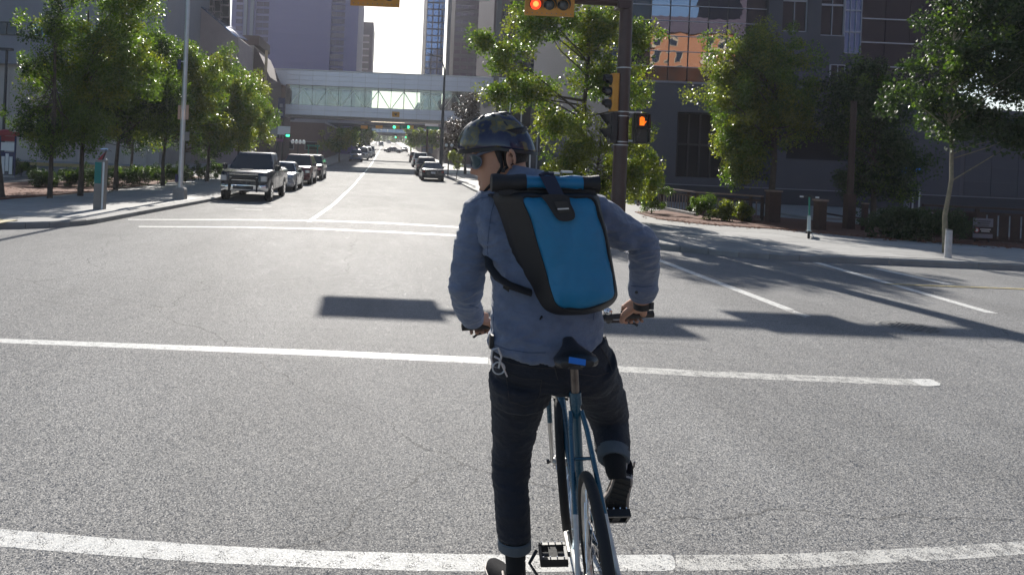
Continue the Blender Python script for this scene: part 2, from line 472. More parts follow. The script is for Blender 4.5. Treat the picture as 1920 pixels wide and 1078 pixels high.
# pavements (raised) with kerbs
KH = 0.13
Yl = [14.6, 14.62, 14.7, 14.85, 15.05, 15.3, 15.7, 16.2, 16.7, 17.2, 18, 20, 25, 30, 36, 42, 48, 60, 72, 86, 100, 130, 160, 200, 300, 400, 500]
KW = 0.17
def left_in(Y): return xr_left(Y) - KW
pl = strip('pavement', lambda Y: -160, lambda Y: left_in(Y) if Y > 14.85 else xr_left(Y) - 0.3, [max(y, 14.6 + KW) for y in Yl[3:]], KH, 'concrete'); struct(pl)
Yr = [15.4, 15.42, 15.5, 15.65, 15.9, 16.3, 16.8, 17.4, 18.4, 20, 25, 30, 36, 42, 48, 60, 72, 86, 100, 130, 160, 200, 300, 400, 500]
pr = strip('pavement', lambda Y: xl_right(Y) + KW, lambda Y: 160, [max(y, 15.4 + KW) for y in Yr[3:]], KH, 'concrete'); struct(pr)
def kerb_line(name, path, w=KW):
    """kerb stones laid along a path of (x, y); each about 2 m long"""
    pts = [Vector((x, y, 0)) for x, y in path]
    root = bpy.data.objects.new(name, None); COL.objects.link(root); root['kind'] = 'structure'
    out = []
    carry = []
    for a, b_ in zip(pts, pts[1:]):
        L_ = (b_ - a).length; n = max(1, round(L_ / 2.0))
        for i in range(n): out.append((a.lerp(b_, i / n), a.lerp(b_, (i + 1) / n)))
    for a, b_ in out:
        d = b_ - a; l = d.length
        if l < 0.02: continue
        z0, z1 = zg(a.y), zg(b_.y); mid = (a + b_) / 2
        nrm = Vector((-d.y, d.x, 0)).normalized() * w
        gap = d.normalized() * 0.006
        P = [a + gap, b_ - gap]; vs = []
        for p_, zz in ((P[0], z0), (P[1], z1)):
            q = p_ + nrm; q2 = p_ + nrm * 0.18
            vs += [(p_.x, p_.y, zz - 0.02), (p_.x, p_.y, zz + KH - 0.025), (q2.x, q2.y, zz + KH + 0.004), (q.x, q.y, zz + KH + 0.004), (q.x, q.y, zz - 0.02)]
        fs = [(0, 1, 6, 5), (1, 2, 7, 6), (2, 3, 8, 7), (3, 4, 9, 8), (0, 4, 3, 2, 1), (5, 6, 7, 8, 9)]
        MB().add(vs, fs).build('kerb_stone', 'kerb', root)
    return root
lk = [(-60, 14.6)] + [(-30, 14.6), (-16, 14.6)] + [(-9.2 + 2.6 * math.sin(t), 17.2 - 2.6 * math.cos(t)) for t in [i * PI / 16 for i in range(9)]] + [(XL, y) for y in (20, 25, 30, 36, 42, 48, 60, 72, 86, 100, 130)]
kerb_line('kerb', lk)
rk = [(XR, y) for y in (130, 100, 86, 72, 60, 48, 42, 36, 30, 25, 20)] + [(8.6 - 3 * math.cos(t), 18.4 - 3 * math.sin(t)) for t in [i * PI / 16 for i in range(9)]] + [(16, 15.4), (30, 15.4), (60, 15.4)]
kerb_line('kerb', rk)
# paving slabs, one by one, where they can be told apart
slab_me = MB().box((0, 0, 0), (1.486, 1.486, 0.03)).mesh('slab', 'slab')
slab_small = MB().box((0, 0, 0), (1.286, 1.386, 0.03)).mesh('slab', 'slab')
for i in range(14):
    for j in range(5):
        x, y = 9.0 + 1.5 * i, 16.45 + 1.5 * j
        if i == 0 and j == 0: pass
        dz = random.uniform(-0.0015, 0.0015)
        inst('slab', slab_me, (x, y, zg(y) + KH - 0.006 + dz), pr, (math.atan(-0.02), 0, 0))
for i in range(3):
    for j in range(24):
        x, y = -7.47 - 1.3 * i, 17.6 + 1.4 * j
        if y > 48: continue
        s_ = -0.02 if y < 30 else -0.001
        inst('slab', slab_small, (x, y, zg(y) + KH - 0.006), pl, (math.atan(s_), 0, 0))
# tactile plates at the left corner
M['tactile'] = mat('tactile plate', (0.50, 0.44, 0.27), 0.7, var=0.2)
tac = thing('tactile_paving', 'pale yellow ribbed tactile plates set in the left corner pavement', 'tactile paving', (-9.6, 15.6, zg(15.6) + KH))
for k in range(14):
    MB().box((-9.6 - 2.0 + k * 0.30, 15.25, zg(15.25) + KH + 0.010), (0.10, 0.70, 0.012)).build('rib', 'tactile', tac)
MB().box((-9.75, 15.25, zg(15.25) + KH + 0.002), (4.2, 0.8, 0.004)).build('plate', 'tactile', tac)

def paint_poly(name, px_top, px_bot, material, dz=0.0006):
    """a painted band whose far and near edge are measured on the road"""
    a = [G(x, y) for x, y in px_top]; b_ = [G(x, y) for x, y in px_bot]
    vs = []
    for p in a + b_: vs.append((p.x, p.y, zg(p.y) + dz))
    n = len(a)
    o = MB().add(vs, [(i, i + 1, n + i + 1, n + i) for i in range(n - 1)]).build(name, material)
    return struct(o)
paint_poly('stop_line', [(-900, 890), (-400, 948), (-60, 986), (0, 991), (200, 1008), (400, 1022), (600, 1032), (800, 1037), (1000, 1040), (1140, 1040), (1252, 1039), (1262, 1043), (1266, 1055)],
           [(-900, 915), (-400, 976), (-60, 1016), (0, 1024), (200, 1041), (400, 1055), (600, 1064), (800, 1070), (1000, 1072), (1140, 1070), (1252, 1070), (1262, 1068), (1266, 1063)], 'paint')
paint_poly('stop_line', [(1267, 1040), (1400, 1039), (1500, 1037), (1650, 1030), (1800, 1022), (1980, 1010)],
           [(1267, 1070), (1400, 1068), (1500, 1066), (1650, 1055), (1800, 1048), (1980, 1034)], 'paint_worn', 0.0006)
paint_poly('crosswalk_line', [(-1200, 585), (-60, 632), (0, 634.5), (300, 645.5), (600, 656), (915, 670)], [(-1200, 591.5), (-60, 640), (0, 642.5), (300, 655), (600, 667), (915, 682)], 'paint')
paint_poly('crosswalk_line', [(916, 672), (1140, 685), (1300, 694), (1500, 703), (1700, 710), (1752, 711)], [(916, 683), (1140, 696), (1300, 705), (1500, 714), (1700, 722), (1752, 724)], 'paint_worn')
paint_poly('crosswalk_line', [(1700, 710.5), (1745, 711), (1763, 719)], [(1728, 724), (1745, 724.5), (1763, 723)], 'paint', 0.003)
paint_poly('crosswalk_line', [(240, 411), (430, 411), (600, 412.5), (740, 418), (880, 426)], [(240, 412.6), (430, 413), (600, 415), (740, 420.5), (880, 428.5)], 'paint')
paint_poly('crosswalk_line', [(260, 424), (450, 425), (600, 428), (740, 434), (880, 441)], [(260, 426), (450, 427), (600, 430.5), (740, 437), (880, 444.5)], 'paint')
def band(name, p, q, w, material, dz=0.0018):
    p, q = Vector(p), Vector(q); d = (q - p).normalized(); n = Vector((-d.y, d.x, 0)) * w / 2
    N_ = max(1, int((q - p).length / 6)); vs = []
    for i in range(N_ + 1):
        c = p.lerp(q, i / N_)
        for s_ in (1, -1):
            e = c + n * s_; vs.append((e.x, e.y, zg(e.y) + dz))
    return struct(MB().add(vs, [(2 * i, 2 * i + 1, 2 * i + 3, 2 * i + 2) for i in range(N_)]).build(name, material))
# right leg of the crossing, its stop bar and the centre line of the cross street
def gb(name, a, b_, w, material, dz=0.0018):
    A, B = G(*a), G(*b_); return band(name, (A.x, A.y, 0), (B.x, B.y, 0), w, material, dz)
gb('crosswalk_line', (1228, 485), (1478, 580), 0.15, 'paint')
gb('crosswalk_line', (1530, 492), (1860, 587), 0.15, 'paint')
gb('crosswalk_line', (1640, 503), (1785, 534), 0.16, 'paint')
gb('lane_line', (1660, 533), (1990, 545), 0.10, 'paint_yellow', 0.008)
paint_poly('lane_line', [(1478, 578), (1500, 586), (1520, 592)], [(1466, 580), (1488, 588), (1510, 595)], 'paint_worn')
# centre line of the street ahead
yk = [20.4, 30, 36, 42, 48, 60, 72, 86, 100, 130, 160, 200, 300, 400, 500]
for a, b_ in zip(yk, yk[1:]):
    band('lane_line', (-2.05, a, 0), (-2.05, b_, 0), 0.14, 'paint')
for y in (26.5, 24.5):
    band('lane_line', (-4.9, y, 0), (-4.0, y, 0), 0.12, 'paint', 0.005)
# thin cracks across the crossing
for pts in ([(1130, 640), (1180, 643), (1235, 644), (1290, 650), (1335, 656)], [(1420, 600), (1460, 603), (1475, 608), (1500, 606)], [(395, 428), (420, 452), (410, 470), (424, 500)], [(60, 560), (150, 575), (235, 571), (330, 580)]):
    A_ = [Vector((p_.x, p_.y, 0)) for p_ in (G(*q_) for q_ in pts)]
    vs = []
    for i, p_ in enumerate(A_):
        w_ = .004 + .003 * (i % 2)
        vs += [(p_.x, p_.y - w_, zg(p_.y) + .0008), (p_.x, p_.y + w_, zg(p_.y) + .0008)]
    struct(MB().add(vs, [(2 * i, 2 * i + 2, 2 * i + 3, 2 * i + 1) for i in range(len(A_) - 1)]).build('road_crack', 'seal'))
# rough dark patch of new asphalt and a manhole
mh = G(1712, 615)
mc = thing('manhole_cover', 'round iron manhole cover set in the asphalt beside the pole shadow', 'manhole cover', (mh.x, mh.y, zg(mh.y)))
mz = zg(mh.y)
M['iron'] = mat('cast iron', (0.20, 0.195, 0.185), 0.75, 0.0, var=0.25, scale=20, bump=0.6)
MB().ring((mh.x, mh.y, mz + 0.0), 0.33, 0.028, (0, 0, 1), 36, 6, flat=0.3).build('frame', 'iron', mc, True)
mb = MB().disc((mh.x, mh.y, mz - 0.002), 0.30, (0, 0, 1), 0.008, 32)
mb.build('lid', 'iron', mc)
mb = MB()
for i in range(-4, 5):
    for j in range(-4, 5):
        if i * i + j * j < 17: mb.box((mh.x + i * .06, mh.y + j * .06, mz + 0.009), (0.035, 0.035, 0.008))
stuff(mb.build('tread', 'iron', mc))
# mulch beds
def bed(pts, name='mulch_bed', dz=KH + 0.03, material='mulch'):
    P = [Vector(p) for p in pts]; n = len(P)
    vs = [(p.x, p.y, zg(p.y) + dz) for p in P] + [(p.x, p.y, zg(p.y) - 0.05) for p in P]
    o = MB().add(vs, [tuple(range(n))] + [(i, (i + 1) % n, n + (i + 1) % n, n + i) for i in range(n)]).build(name, material)
    return struct(o)
bl = [(-11.4, 18.5, 0), (-11.4, 30, 0), (-11.4, 48, 0), (-14.5, 48, 0), (-17, 30, 0), (-19.5, 22.0, 0), (-17, 19.4, 0)]
bed(bl)
rb_ = [G(1190, 398, KH), G(1236, 412, KH), G(1330, 422, KH), G(1470, 431, KH), G(1600, 444, KH), G(1760, 455, KH), G(1990, 472, KH), G(1990, 455, KH), G(1700, 430, KH), G(1560, 418, KH), G(1450, 408, KH), G(1300, 393, KH)]
bed([(p.x, p.y, 0) for p in rb_])
# parking lot left of the bed
def lot_sheet():
    Ys = [21, 25, 30, 36, 42, 48, 54]
    o = strip('parking_lot', lambda Y: -70, lambda Y: -19.8 if Y < 24 else (-17.6 if Y < 32 else -15), Ys, KH + 0.004, 'lot'); return struct(o)
lot_sheet()
MB_ = MB()
cs = thing('lot_kerb', 'long yellow topped kerb at the far edge of the parking lot', 'kerb', (-30, 54, zg(54) + KH))
M['kerb_yellow'] = mat('yellowed kerb', (0.40, 0.30, 0.14), 0.8)
for k in range(14):
    MB().box((-16 - 3.6 * k, 54.1, zg(54) + KH + 0.12), (3.56, 0.35, 0.24)).build('kerb_block', 'kerb_yellow', cs)
for k, (x0, x1) in enumerate(((-27, -22), (-20, -14.5))):
    band('lot_line', (x0, 40, 0), (x1, 40, 0), 0.25, 'paint_worn', KH + 0.008)
# fallen mulch chips and leaves scattered over the near edges
mb = MB()
for i in range(900):
    if i % 2:
        t = random.random(); a = rb_[1 + min(4, int(t * 5))]; b2 = rb_[2 + min(4, int(t * 5))]; c = a.lerp(b2, random.random()); x, y = c.x + random.gauss(0, .3), c.y + random.uniform(-1.2, 1.5)
        if y < 15.7: continue
    else:
        x, y = random.uniform(-19, -11.6), random.uniform(20, 30)
    s_ = random.uniform(0.015, 0.05)
    mb.box((x, y, zg(y) + KH + 0.034), (s_ * 2, s_, 0.012), random.uniform(0, PI))
stuff(mb.build('mulch_chips', 'mulch'), 'loose red brown mulch chips scattered over the planting beds', 'mulch')
# ================================================================ BUILDINGS
M['conc_blue'] = mat('grey concrete wall', (0.085, 0.088, 0.105), 0.8, var=0.12, scale=0.8, bump=0.2, bscale=30)
M['conc_grey'] = mat('pale grey cladding', (0.23, 0.235, 0.27), 0.7, var=0.10, scale=0.5)
M['conc_beige'] = mat('beige cladding', (0.40, 0.36, 0.33), 0.75, var=0.10, scale=0.6)
M['stone_pink'] = mat('pinkish stone', (0.36, 0.29, 0.29), 0.75, var=0.12, scale=0.7)
M['brown_wall'] = mat('brown wall', (0.12, 0.085, 0.085), 0.8, var=0.14, scale=0.7)
M['plum_wall'] = mat('dark brown cladding', (0.075, 0.050, 0.065), 0.65, var=0.15, scale=0.5)
M['lav_wall'] = mat('lavender grey cladding', (0.175, 0.16, 0.285), 0.7, var=0.07, scale=0.3, bump=0.1, bscale=4)
M['conc_low'] = mat('dim lavender wall', (0.115, 0.110, 0.130), 0.8, var=0.12, scale=0.8)
M['base_dark'] = mat('dark base course', (0.045, 0.048, 0.060), 0.7, var=0.15, scale=2)
M['void'] = mat('dark recess', (0.018, 0.018, 0.022), 0.8)
M['win_dark'] = glass_mat('dark window glass', (0.030, 0.034, 0.045), 0.25, 0.10, 0.7, 0.06)
M['win_plum'] = glass_mat('plum window glass', (0.10, 0.06, 0.09), 0.2, 0.1, 0.7, 0.1)
M['win_blue'] = glass_mat('blue window glass', (0.16, 0.24, 0.42), 0.7, 0.1, 0.5, 0.05)
M['mirror'] = glass_mat('mirror glass', (0.25, 0.28, 0.34), 1.0, 0.055, 0.75, 0.015)
M['mullion'] = mat('pale mullion', (0.42, 0.44, 0.50), 0.5, 0.3, var=0.05)
M['alu'] = mat('aluminium panel', (0.60, 0.59, 0.65), 0.36, 0.55, var=0.06, scale=0.4)
M['soffit'] = mat('soffit panel', (0.42, 0.38, 0.36), 0.7)
M['glass_clear'] = clear_glass('clear glass', (0.88, 0.93, 0.92), 0.10)
M['truss'] = mat('white truss', (0.62, 0.66, 0.64), 0.5)
M['brick_orange'] = mat('orange brick', (0.46, 0.19, 0.085), 0.85, var=0.1)
M['stone_tan'] = mat('tan stone', (0.62, 0.48, 0.30), 0.85)

def BX(x0, x1, y0, y1, z0, z1, b=None, mi=0):
    b = b or MB()
    return b.box(((x0 + x1) / 2, (y0 + y1) / 2, (z0 + z1) / 2), (abs(x1 - x0), abs(y1 - y0), abs(z1 - z0)), mi=mi)
def part(p, name, material, x0, x1, y0, y1, z0, z1, **k):
    return BX(x0, x1, y0, y1, z0, z1).build(name, material, p, **k)
def window_mesh(w, h, frame='mullion', pane='win_dark', fr=0.06, split=(1, 1)):
    f = MB(); d = 0.12
    for s in (-1, 1):
        f.box((s * (w / 2 - fr / 2), 0, 0), (fr, d, h)); f.box((0, 0, s * (h / 2 - fr / 2)), (w - 2 * fr, d, fr))
    for i in range(1, split[0]): f.box((-w / 2 + w * i / split[0], 0, 0), (fr * .7, d * .9, h - 2 * fr))
    for i in range(1, split[1]): f.box((0, 0, -h / 2 + h * i / split[1]), (w - 2 * fr, d * .8, fr * .7))
    p = MB().box((0, 0.03, 0), (w - 2 * fr, 0.02, h - 2 * fr))
    return f.mesh('window', frame), p.mesh('pane', pane)
def put_window(ms, x, y, z, parent, rz=0):
    b = base_of(parent)
    w = inst('window', ms[0], Vector((x, y, z)) - b, parent, (0, 0, rz))
    inst('pane', ms[1], (0, 0, 0), w)
    return w

# ---- far left: long grey wall building behind the trees
yb = 64.0; zb = zg(yb)
L1 = thing('office_building', 'grey office building with a blank beige lower wall behind the left trees', 'building', (-40, yb, zb))
part(L1, 'wall', 'conc_beige', -66, -19.5, yb, yb + 20, -1.2, 8.2)
part(L1, 'upper_wall', 'conc_grey', -66, -19.2, yb - 0.35, yb + 20, 8.2, 30)
part(L1, 'ledge', 'conc_grey', -66.1, -19.0, yb - 0.55, yb - 0.352, 7.9, 8.25)
wm = window_mesh(2.6, 1.15, 'steel_dark', 'win_dark', 0.07, (2, 1)); wm2 = window_mesh(2.6, 1.15, 'steel_dark', 'win_blue', 0.07, (2, 1))
for k in range(13):
    for r in range(2):
        put_window(wm2 if k in (10, 11) else wm, -62.5 + 3.3 * k, yb - 0.38, 10.9 + 3.3 * r, L1)
pm = MB().box((0, 0, 0), (1.96, 0.05, 2.56)).mesh('wall_panel', 'conc_beige')
for k in range(22):
    for r in range(3):
        inst('wall_panel', pm, Vector((-63.5 + 2.0 * k, yb - 0.03, 1.0 + 2.6 * r)) - base_of(L1), L1)
# dark windows low in the wall behind the lot
L2 = thing('stone_building', 'pinkish stone building with a sloping glass roof left of the tower', 'building', (-20, 75, zg(75)))
def px_poly(pts, Y, depth):
    fr = [W(x, y, Y) for x, y in pts]; n = len(fr)
    return MB().add([tuple(p) for p in fr] + [(p.x, p.y + depth, p.z) for p in fr], [tuple(range(n)), tuple(range(2 * n - 1, n - 1, -1))] + [(i, n + i, n + (i + 1) % n, (i + 1) % n) for i in range(n)])
px_poly([(262, -60), (330, -60), (366, 6), (446, 70), (452, 312), (250, 306)], 75, 8).build('wall', 'stone_pink', L2)
sl0, sl1 = W(360, -2, 74.9), W(444, 69, 74.9)
dd = (sl1 - sl0)
for k in range(7):
    a = sl0.lerp(sl1, k / 7 + 0.01); c = sl0.lerp(sl1, (k + 1) / 7 - 0.01)
    up = Vector((0.25, 0, 0.35))
    MB().add([a, c, c + up + Vector((0, 5, 0)), a + up + Vector((0, 5, 0)), a - Vector((0, 0, .12)), c - Vector((0, 0, .12)), c + up + Vector((0, 5, -.12)), a + up + Vector((0, 5, -.12))],
             [(0, 1, 2, 3), (4, 7, 6, 5), (0, 4, 5, 1), (1, 5, 6, 2), (2, 6, 7, 3), (3, 7, 4, 0)]).build('roof_glazing', 'win_blue', L2)
wmL = window_mesh(1.0, 1.2, 'stone_pink', 'win_dark', 0.06)
p = W(338, 45, 75)
put_window(window_mesh(1.5, 1.3, 'stone_pink', 'win_dark', 0.06), p.x, 74.93, p.z, L2)
for k in range(3):
    q = W(445 - 0, 96, 75)
px_poly([(372, -60), (430, -60), (430, 62), (372, 8)], 78.5, 0.5).build('upper_wall', 'plum_wall', L2)
for i in range(4):
    for j in range(3):
        q = W(380 + 14 * i, -30 + 22 * j + 11 * i * 0.9, 78.4)
        if q.z > 13.9 - 0.0: put_window(wmL, q.x, 78.38, q.z, L2)
for j in range(6):
    for i in range(4):
        q = W(290 + 40 * i, 120 + 36 * j, 75)
        part(L2, 'stone_panel', 'stone_pink', q.x - 1.05, q.x + 1.05, 74.93, 74.999, q.z - 0.94, q.z + 0.94)

L3 = thing('brown_building', 'low brown building with a beige front block left of the skywalk', 'building', (-17, 85, zg(85)))
def pxb(px0, px1, y0, y1, Y, depth, b=None):
    a = W(px0, (y0 + y1) / 2, Y); c = W(px1, (y0 + y1) / 2, Y); zt = W((px0 + px1) / 2, y0, Y).z; zb_ = W((px0 + px1) / 2, y1, Y).z
    return BX(a.x, c.x, Y, Y + depth, zb_, zt, b)
pxb(405, 471, 84, 315, 85, 9.5).build('wall', 'conc_beige', L3)
pxb(407, 486, 66, 84, 86, 8).build('parapet', 'brown_wall', L3)
pxb(471.2, 512, 150, 320, 94.9, 0.8).build('rear_wall', 'brown_wall', L3)
px_poly([(471.3, 84), (484, 96), (506, 145), (506, 318), (471.3, 318)], 85.2, 9.3).build('side_wall', 'brown_wall', L3)
pxb(494, 499, 95, 250, 85.0, .18).build('downpipe', 'stone_tan', L3)
for k in range(5):
    pxb(407 + 13 * k, 419 + 13 * k, 88, 136, 84.95, .049).build('wall_panel', 'conc_beige', L3)
pxb(515, 533, 140, 330, 99.2, 6).build('rear_block', 'brown_wall', L3)

# ---- tall lavender tower
YT = 150.0; zt = zg(YT)
L4 = thing('office_tower', 'tall lavender grey tower with two ladder like window strips', 'tower', (-18, YT, zt))
def tx(px, Y=YT): return W(px, 60, Y).x
HT = 36.0
part(L4, 'wall', 'lav_wall', tx(503), tx(620), YT, YT + 30, zt - 1, HT)
part(L4, 'corner_wall', 'lav_wall', tx(646), tx(671), YT - 0.6, YT + 30, zt - 1, HT)
part(L4, 'recess_wall', 'lav_wall', tx(620) + .001, tx(646) - .001, YT + 0.9, YT + 30, zt - 1, HT - .2)
part(L4, 'left_wall', 'lav_wall', tx(432), tx(478) - .001, YT + 0.4, YT + 30, zt - 1, HT)
part(L4, 'recess_wall', 'lav_wall', tx(478), tx(503) - .001, YT + 0.9, YT + 30, zt - 1, HT - .2)
part(L4, 'column', 'conc_grey', tx(456), tx(462), YT - 0.2, YT + 0.39, zt - 1, HT)
part(L4, 'column', 'conc_grey', tx(468), tx(474), YT - 0.2, YT + 0.39, zt - 1, HT)
fl = 1.42
wA = window_mesh(tx(503) - tx(478) - .02, 1.0, 'lav_wall', 'win_plum', 0.03, (2, 1)); wB = window_mesh(tx(646) - tx(620) - .02, 1.0, 'lav_wall', 'win_plum', 0.03, (3, 1))
for k in range(24):
    z = zt + 1.2 + fl * k
    if z > HT - 1: break
    put_window(wA, (tx(478) + tx(503)) / 2, YT + 0.83, z, L4)
    put_window(wB, (tx(646) + tx(620)) / 2, YT + 0.83, z, L4)
wC = window_mesh(1.3, 1.0, 'lav_wall', 'win_plum', 0.03)
for k in range(14):
    put_window(wC, tx(447), YT + 0.33, 15.5 + fl * k, L4)
# joints between cladding panels on the blank wall
pan = MB().box((0, 0, 0), (tx(620) - tx(503) - .2, 0.04, 1.38)).mesh('cladding_panel', 'lav_wall')
for k in range(23):
    inst('cladding_panel', pan, Vector(((tx(503) + tx(620)) / 2, YT - 0.021, zt + 1.8 + 1.42 * k)) - base_of(L4), L4)

# ---- slim brown block right of the tower, far behind
YB = 215.0
L5 = thing('brown_tower', 'slim brown block with pale floor bands right of the lavender tower', 'tower', (-6, YB, zg(YB)))
part(L5, 'wall', 'plum_wall', tx(664, YB), W(700, 60, YB).x, YB, YB + 20, 0, W(690, 42, YB).z)
part(L5, 'facade_panel', 'brown_wall', tx(673, YB), W(694, 60, YB).x, YB - 0.3, YB - 0.001, W(690, 130, YB).z, W(690, 66, YB).z)
for k in range(6):
    z = W(690, 68 + 12.5 * k, YB).z
    part(L5, 'floor_band', 'stone_pink', tx(674, YB), W(693, 60, YB).x, YB - 0.5, YB - 0.301, z - 0.2, z + 0.2)

# ---- right of the gap of sky: blue glass tower and brown tower
YG = 170.0
R5 = thing('glass_tower', 'narrow blue glass tower at the right edge of the open sky', 'tower', (11, YG, zg(YG)))
xa, xb = W(799, 60, YG).x, W(833, 60, YG).x
part(R5, 'wall', 'plum_wall', xa, xb, YG, YG + 18, 0, 42)
wG = window_mesh((xb - xa) / 3 - 0.03, 1.45, 'plum_wall', 'win_blue', 0.12)
for i in range(3):
    for k in range(26):
        put_window(wG, xa + (xb - xa) * (i + .5) / 3, YG - 0.07, 2.5 + 1.5 * k, R5)
R4 = thing('high_rise', 'dark brown high rise behind the tree, with a slim column on its left', 'tower', (18, 158, zg(158)))
part(R4, 'wall', 'plum_wall', W(852, 60, 158).x, W(944, 60, 158).x, 158, 180, 0, 44)
part(R4, 'column', 'conc_blue', W(840, 60, 158).x, W(845, 60, 158).x, 158, 159, 0, 44)
wR = window_mesh(1.3, 0.9, 'plum_wall', 'win_plum', 0.05)
x0 = W(852, 60, 158).x; x1 = W(944, 60, 158).x
for i in range(7):
    for k in range(22):
        put_window(wR, x0 + (x1 - x0) * (i + .5) / 7, 158 - 0.07, 6 + 1.6 * k, R4)
R6 = thing('pale_tower', 'pale grey tower edge showing between the branches', 'tower', (24, 130, zg(130)))
part(R6, 'wall', 'conc_grey', W(944, 60, 130).x, W(960, 60, 130).x, 130, 140, 0, 40)
wE = window_mesh(0.9, 1.0, 'conc_grey', 'win_blue', 0.05)
for k in range(24): put_window(wE, W(951, 60, 130).x, 129.93, 1.5 + 1.5 * k, R6)

# ---- dark building behind the big tree
R2 = thing('dark_building', 'dark purple brown building with deep openings behind the big tree', 'building', (20, 95, 0))
x0 = W(925, 60, 95).x; x1 = 31.5
part(R2, 'wall', 'plum_wall', x0, x1, 95, 112, -1, 34)
for i in range(7):
    xc = x0 + (x1 - x0) * (i + .5) / 7
    part(R2, 'pier', 'conc_blue', xc - 1.05, xc - 0.45, 94.5, 94.999, -0.5, 34)
wD = window_mesh(1.6, 2.2, 'base_dark', 'win_dark', 0.07, (2, 2))
for i in range(7):
    xc = x0 + (x1 - x0) * (i + .5) / 7
    for k in range(7): put_window(wD, xc + 0.6, 94.93, 3 + 3.4 * k, R2)
# low storefront between street and R3
R1 = thing('low_building', 'low grey building with a slatted front behind the bushes', 'building', (11, 60, zg(60)))
part(R1, 'wall', 'conc_blue', 8.6, 16.5, 60, 70, -1.5, 7.2)
part(R1, 'opening', 'void', 9.6, 11.4, 59.9, 59.999, 0.2, 5.8)
part(R1, 'coping', 'conc_grey', 8.5, 16.6, 59.8, 70.1, 7.2, 7.45)
for k in range(6):
    part(R1, 'mullion', 'mullion', 12.0 + .6 * k, 12.1 + .6 * k, 59.85, 59.998, -0.3, 6.0)

# ---- R3 the big facade on the right
YF = 42.0; zf = zg(YF) + KH
def fx(px, py=100): return W(px, py, YF).x
def fz(px, py): return W(px, py, YF).z
R3 = thing('corner_building', 'large dark grey corner building with mirrored curtain wall and recessed ground floor', 'building', (24, YF, zf))
part(R3, 'rear_wall', 'conc_blue', 12.3, 31.9, YF + 1.2, YF + 22, zf - 0.5, 36)
PZ = fz(1300, 160)
yf0 = YF - 0.5
o1a, o1b, o1t, o1s = fx(1262, 270), fx(1437, 270), fz(1300, 212), fz(1300, 333)
o2a, o2b, o2t, o2s = fx(1466, 270), fx(1604, 270), fz(1500, 239), fz(1500, 299)
XE = 52.0; BZ = zf + 0.95
# podium wall pieces round the two openings
def pod(x0, x1, z0, z1): part(R3, 'podium_wall', 'conc_blue', x0, x1, yf0, YF + 1.19, z0, z1)
pod(12.3, o1a, zf - 0.4, PZ); pod(o1a + .001, o1b - .001, o1t, PZ); pod(o1a + .001, o1b - .001, zf - 0.4, o1s)
pod(o1b, o2a, zf - 0.4, PZ); pod(o2a + .001, o2b - .001, o2t, PZ); pod(o2a + .001, o2b - .001, zf - 0.4, o2s)
pod(o2b, 31.9, zf - 0.4, PZ)
part(R3, 'low_wall', 'conc_low', 31.901, XE, yf0 + .3, YF + 6, zf - 0.4, fz(1880, 208))
for (a, b_) in ((o1a, o1b), (o2a, o2b)):
    part(R3, 'recess', 'void', a + .01, b_ - .01, YF + 1.0, YF + 1.199, zf, 6)
for k in range(8):
    x = o1a + 0.4 + (o1b - o1a - .8) * k / 7
    part(R3, 'mullion', 'steel_dark', x - .04, x + .04, YF + 0.4, YF + 0.5, o1s, o1t)
part(R3, 'transom', 'steel_dark', o1a, o1b, YF + 0.38, YF + 0.52, (o1s + o1t) / 2, (o1s + o1t) / 2 + .1)
part(R3, 'base_course', 'base_dark', fx(1232, 350), XE, yf0 - 0.12, yf0 - .001, zf - 0.3, BZ)
part(R3, 'base_coping', 'conc_grey', fx(1232, 350), XE, yf0 - 0.16, yf0 - .0015, BZ, BZ + 0.05)
part(R3, 'coping', 'conc_grey', 12.2, 31.95, yf0 - 0.1, YF + 1.0, PZ + .001, PZ + 0.12)
# podium cladding panels
pp = MB().box((0, 0, 0), (1.47, 0.03, 0.78)).mesh('cladding_panel', 'conc_blue')
for i in range(14):
    for k in range(7):
        x = o2b + 0.76 + 1.5 * i; z = BZ + 0.47 + 0.8 * k
        top = PZ if x < 31 else fz(1880, 208)
        if z + .42 > top: continue
        y = yf0 - 0.016 if x + .75 < 31.9 else (yf0 + .3 - 0.016)
        if 31.1 < x < 32.7: continue
        inst('cladding_panel', pp, Vector((x, y, z)) - base_of(R3), R3)
for k in range(5):
    for i in range(2):
        x = 13.1 + 1.5 * i; z = 1.2 + .8 * k
        inst('cladding_panel', pp, Vector((x, yf0 - 0.016, z)) - base_of(R3), R3)
# curtain wall, pane by pane
gx0, gx1 = 12.4, fx(1437, 60); nc = 8; pw = (gx1 - gx0) / nc; ph = 0.86
pane_d = MB().box((0, 0, 0), (pw - .05, 0.03, ph - .05)).mesh('glass_pane', 'win_dark')
pane_m = MB().box((0, 0, 0), (pw - .05, 0.03, ph - .05)).mesh('glass_pane', 'mirror')
for i in range(nc):
    for k in range(8):
        xc = gx0 + pw * (i + .5)
        z = PZ + 0.13 + ph * (k + .5)
        me = pane_m if (xc > fx(1238, 60) and xc < fx(1392, 60) and k >= 1) else pane_d
        inst('glass_pane', me, Vector((xc, YF + 0.1, z)) - base_of(R3), R3, (R(random.gauss(0, 0.10)), 0, R(random.gauss(0, 0.12))))
for k in range(9):
    z = PZ + 0.13 + ph * k
    part(R3, 'mullion', 'mullion', gx0, gx1, YF + 0.03, YF + 0.08, z - .018, z + .018)
for i in range(nc + 1):
    x = gx0 + pw * i
    part(R3, 'mullion', 'steel_dark', x - .022, x + .022, YF + 0.04, YF + 0.079, PZ + .13, PZ + .13 + ph * 8)
part(R3, 'upper_glazing', 'win_dark', gx0, gx1, YF + 0.1, YF + 1.19, PZ + .14 + ph * 8, 36)
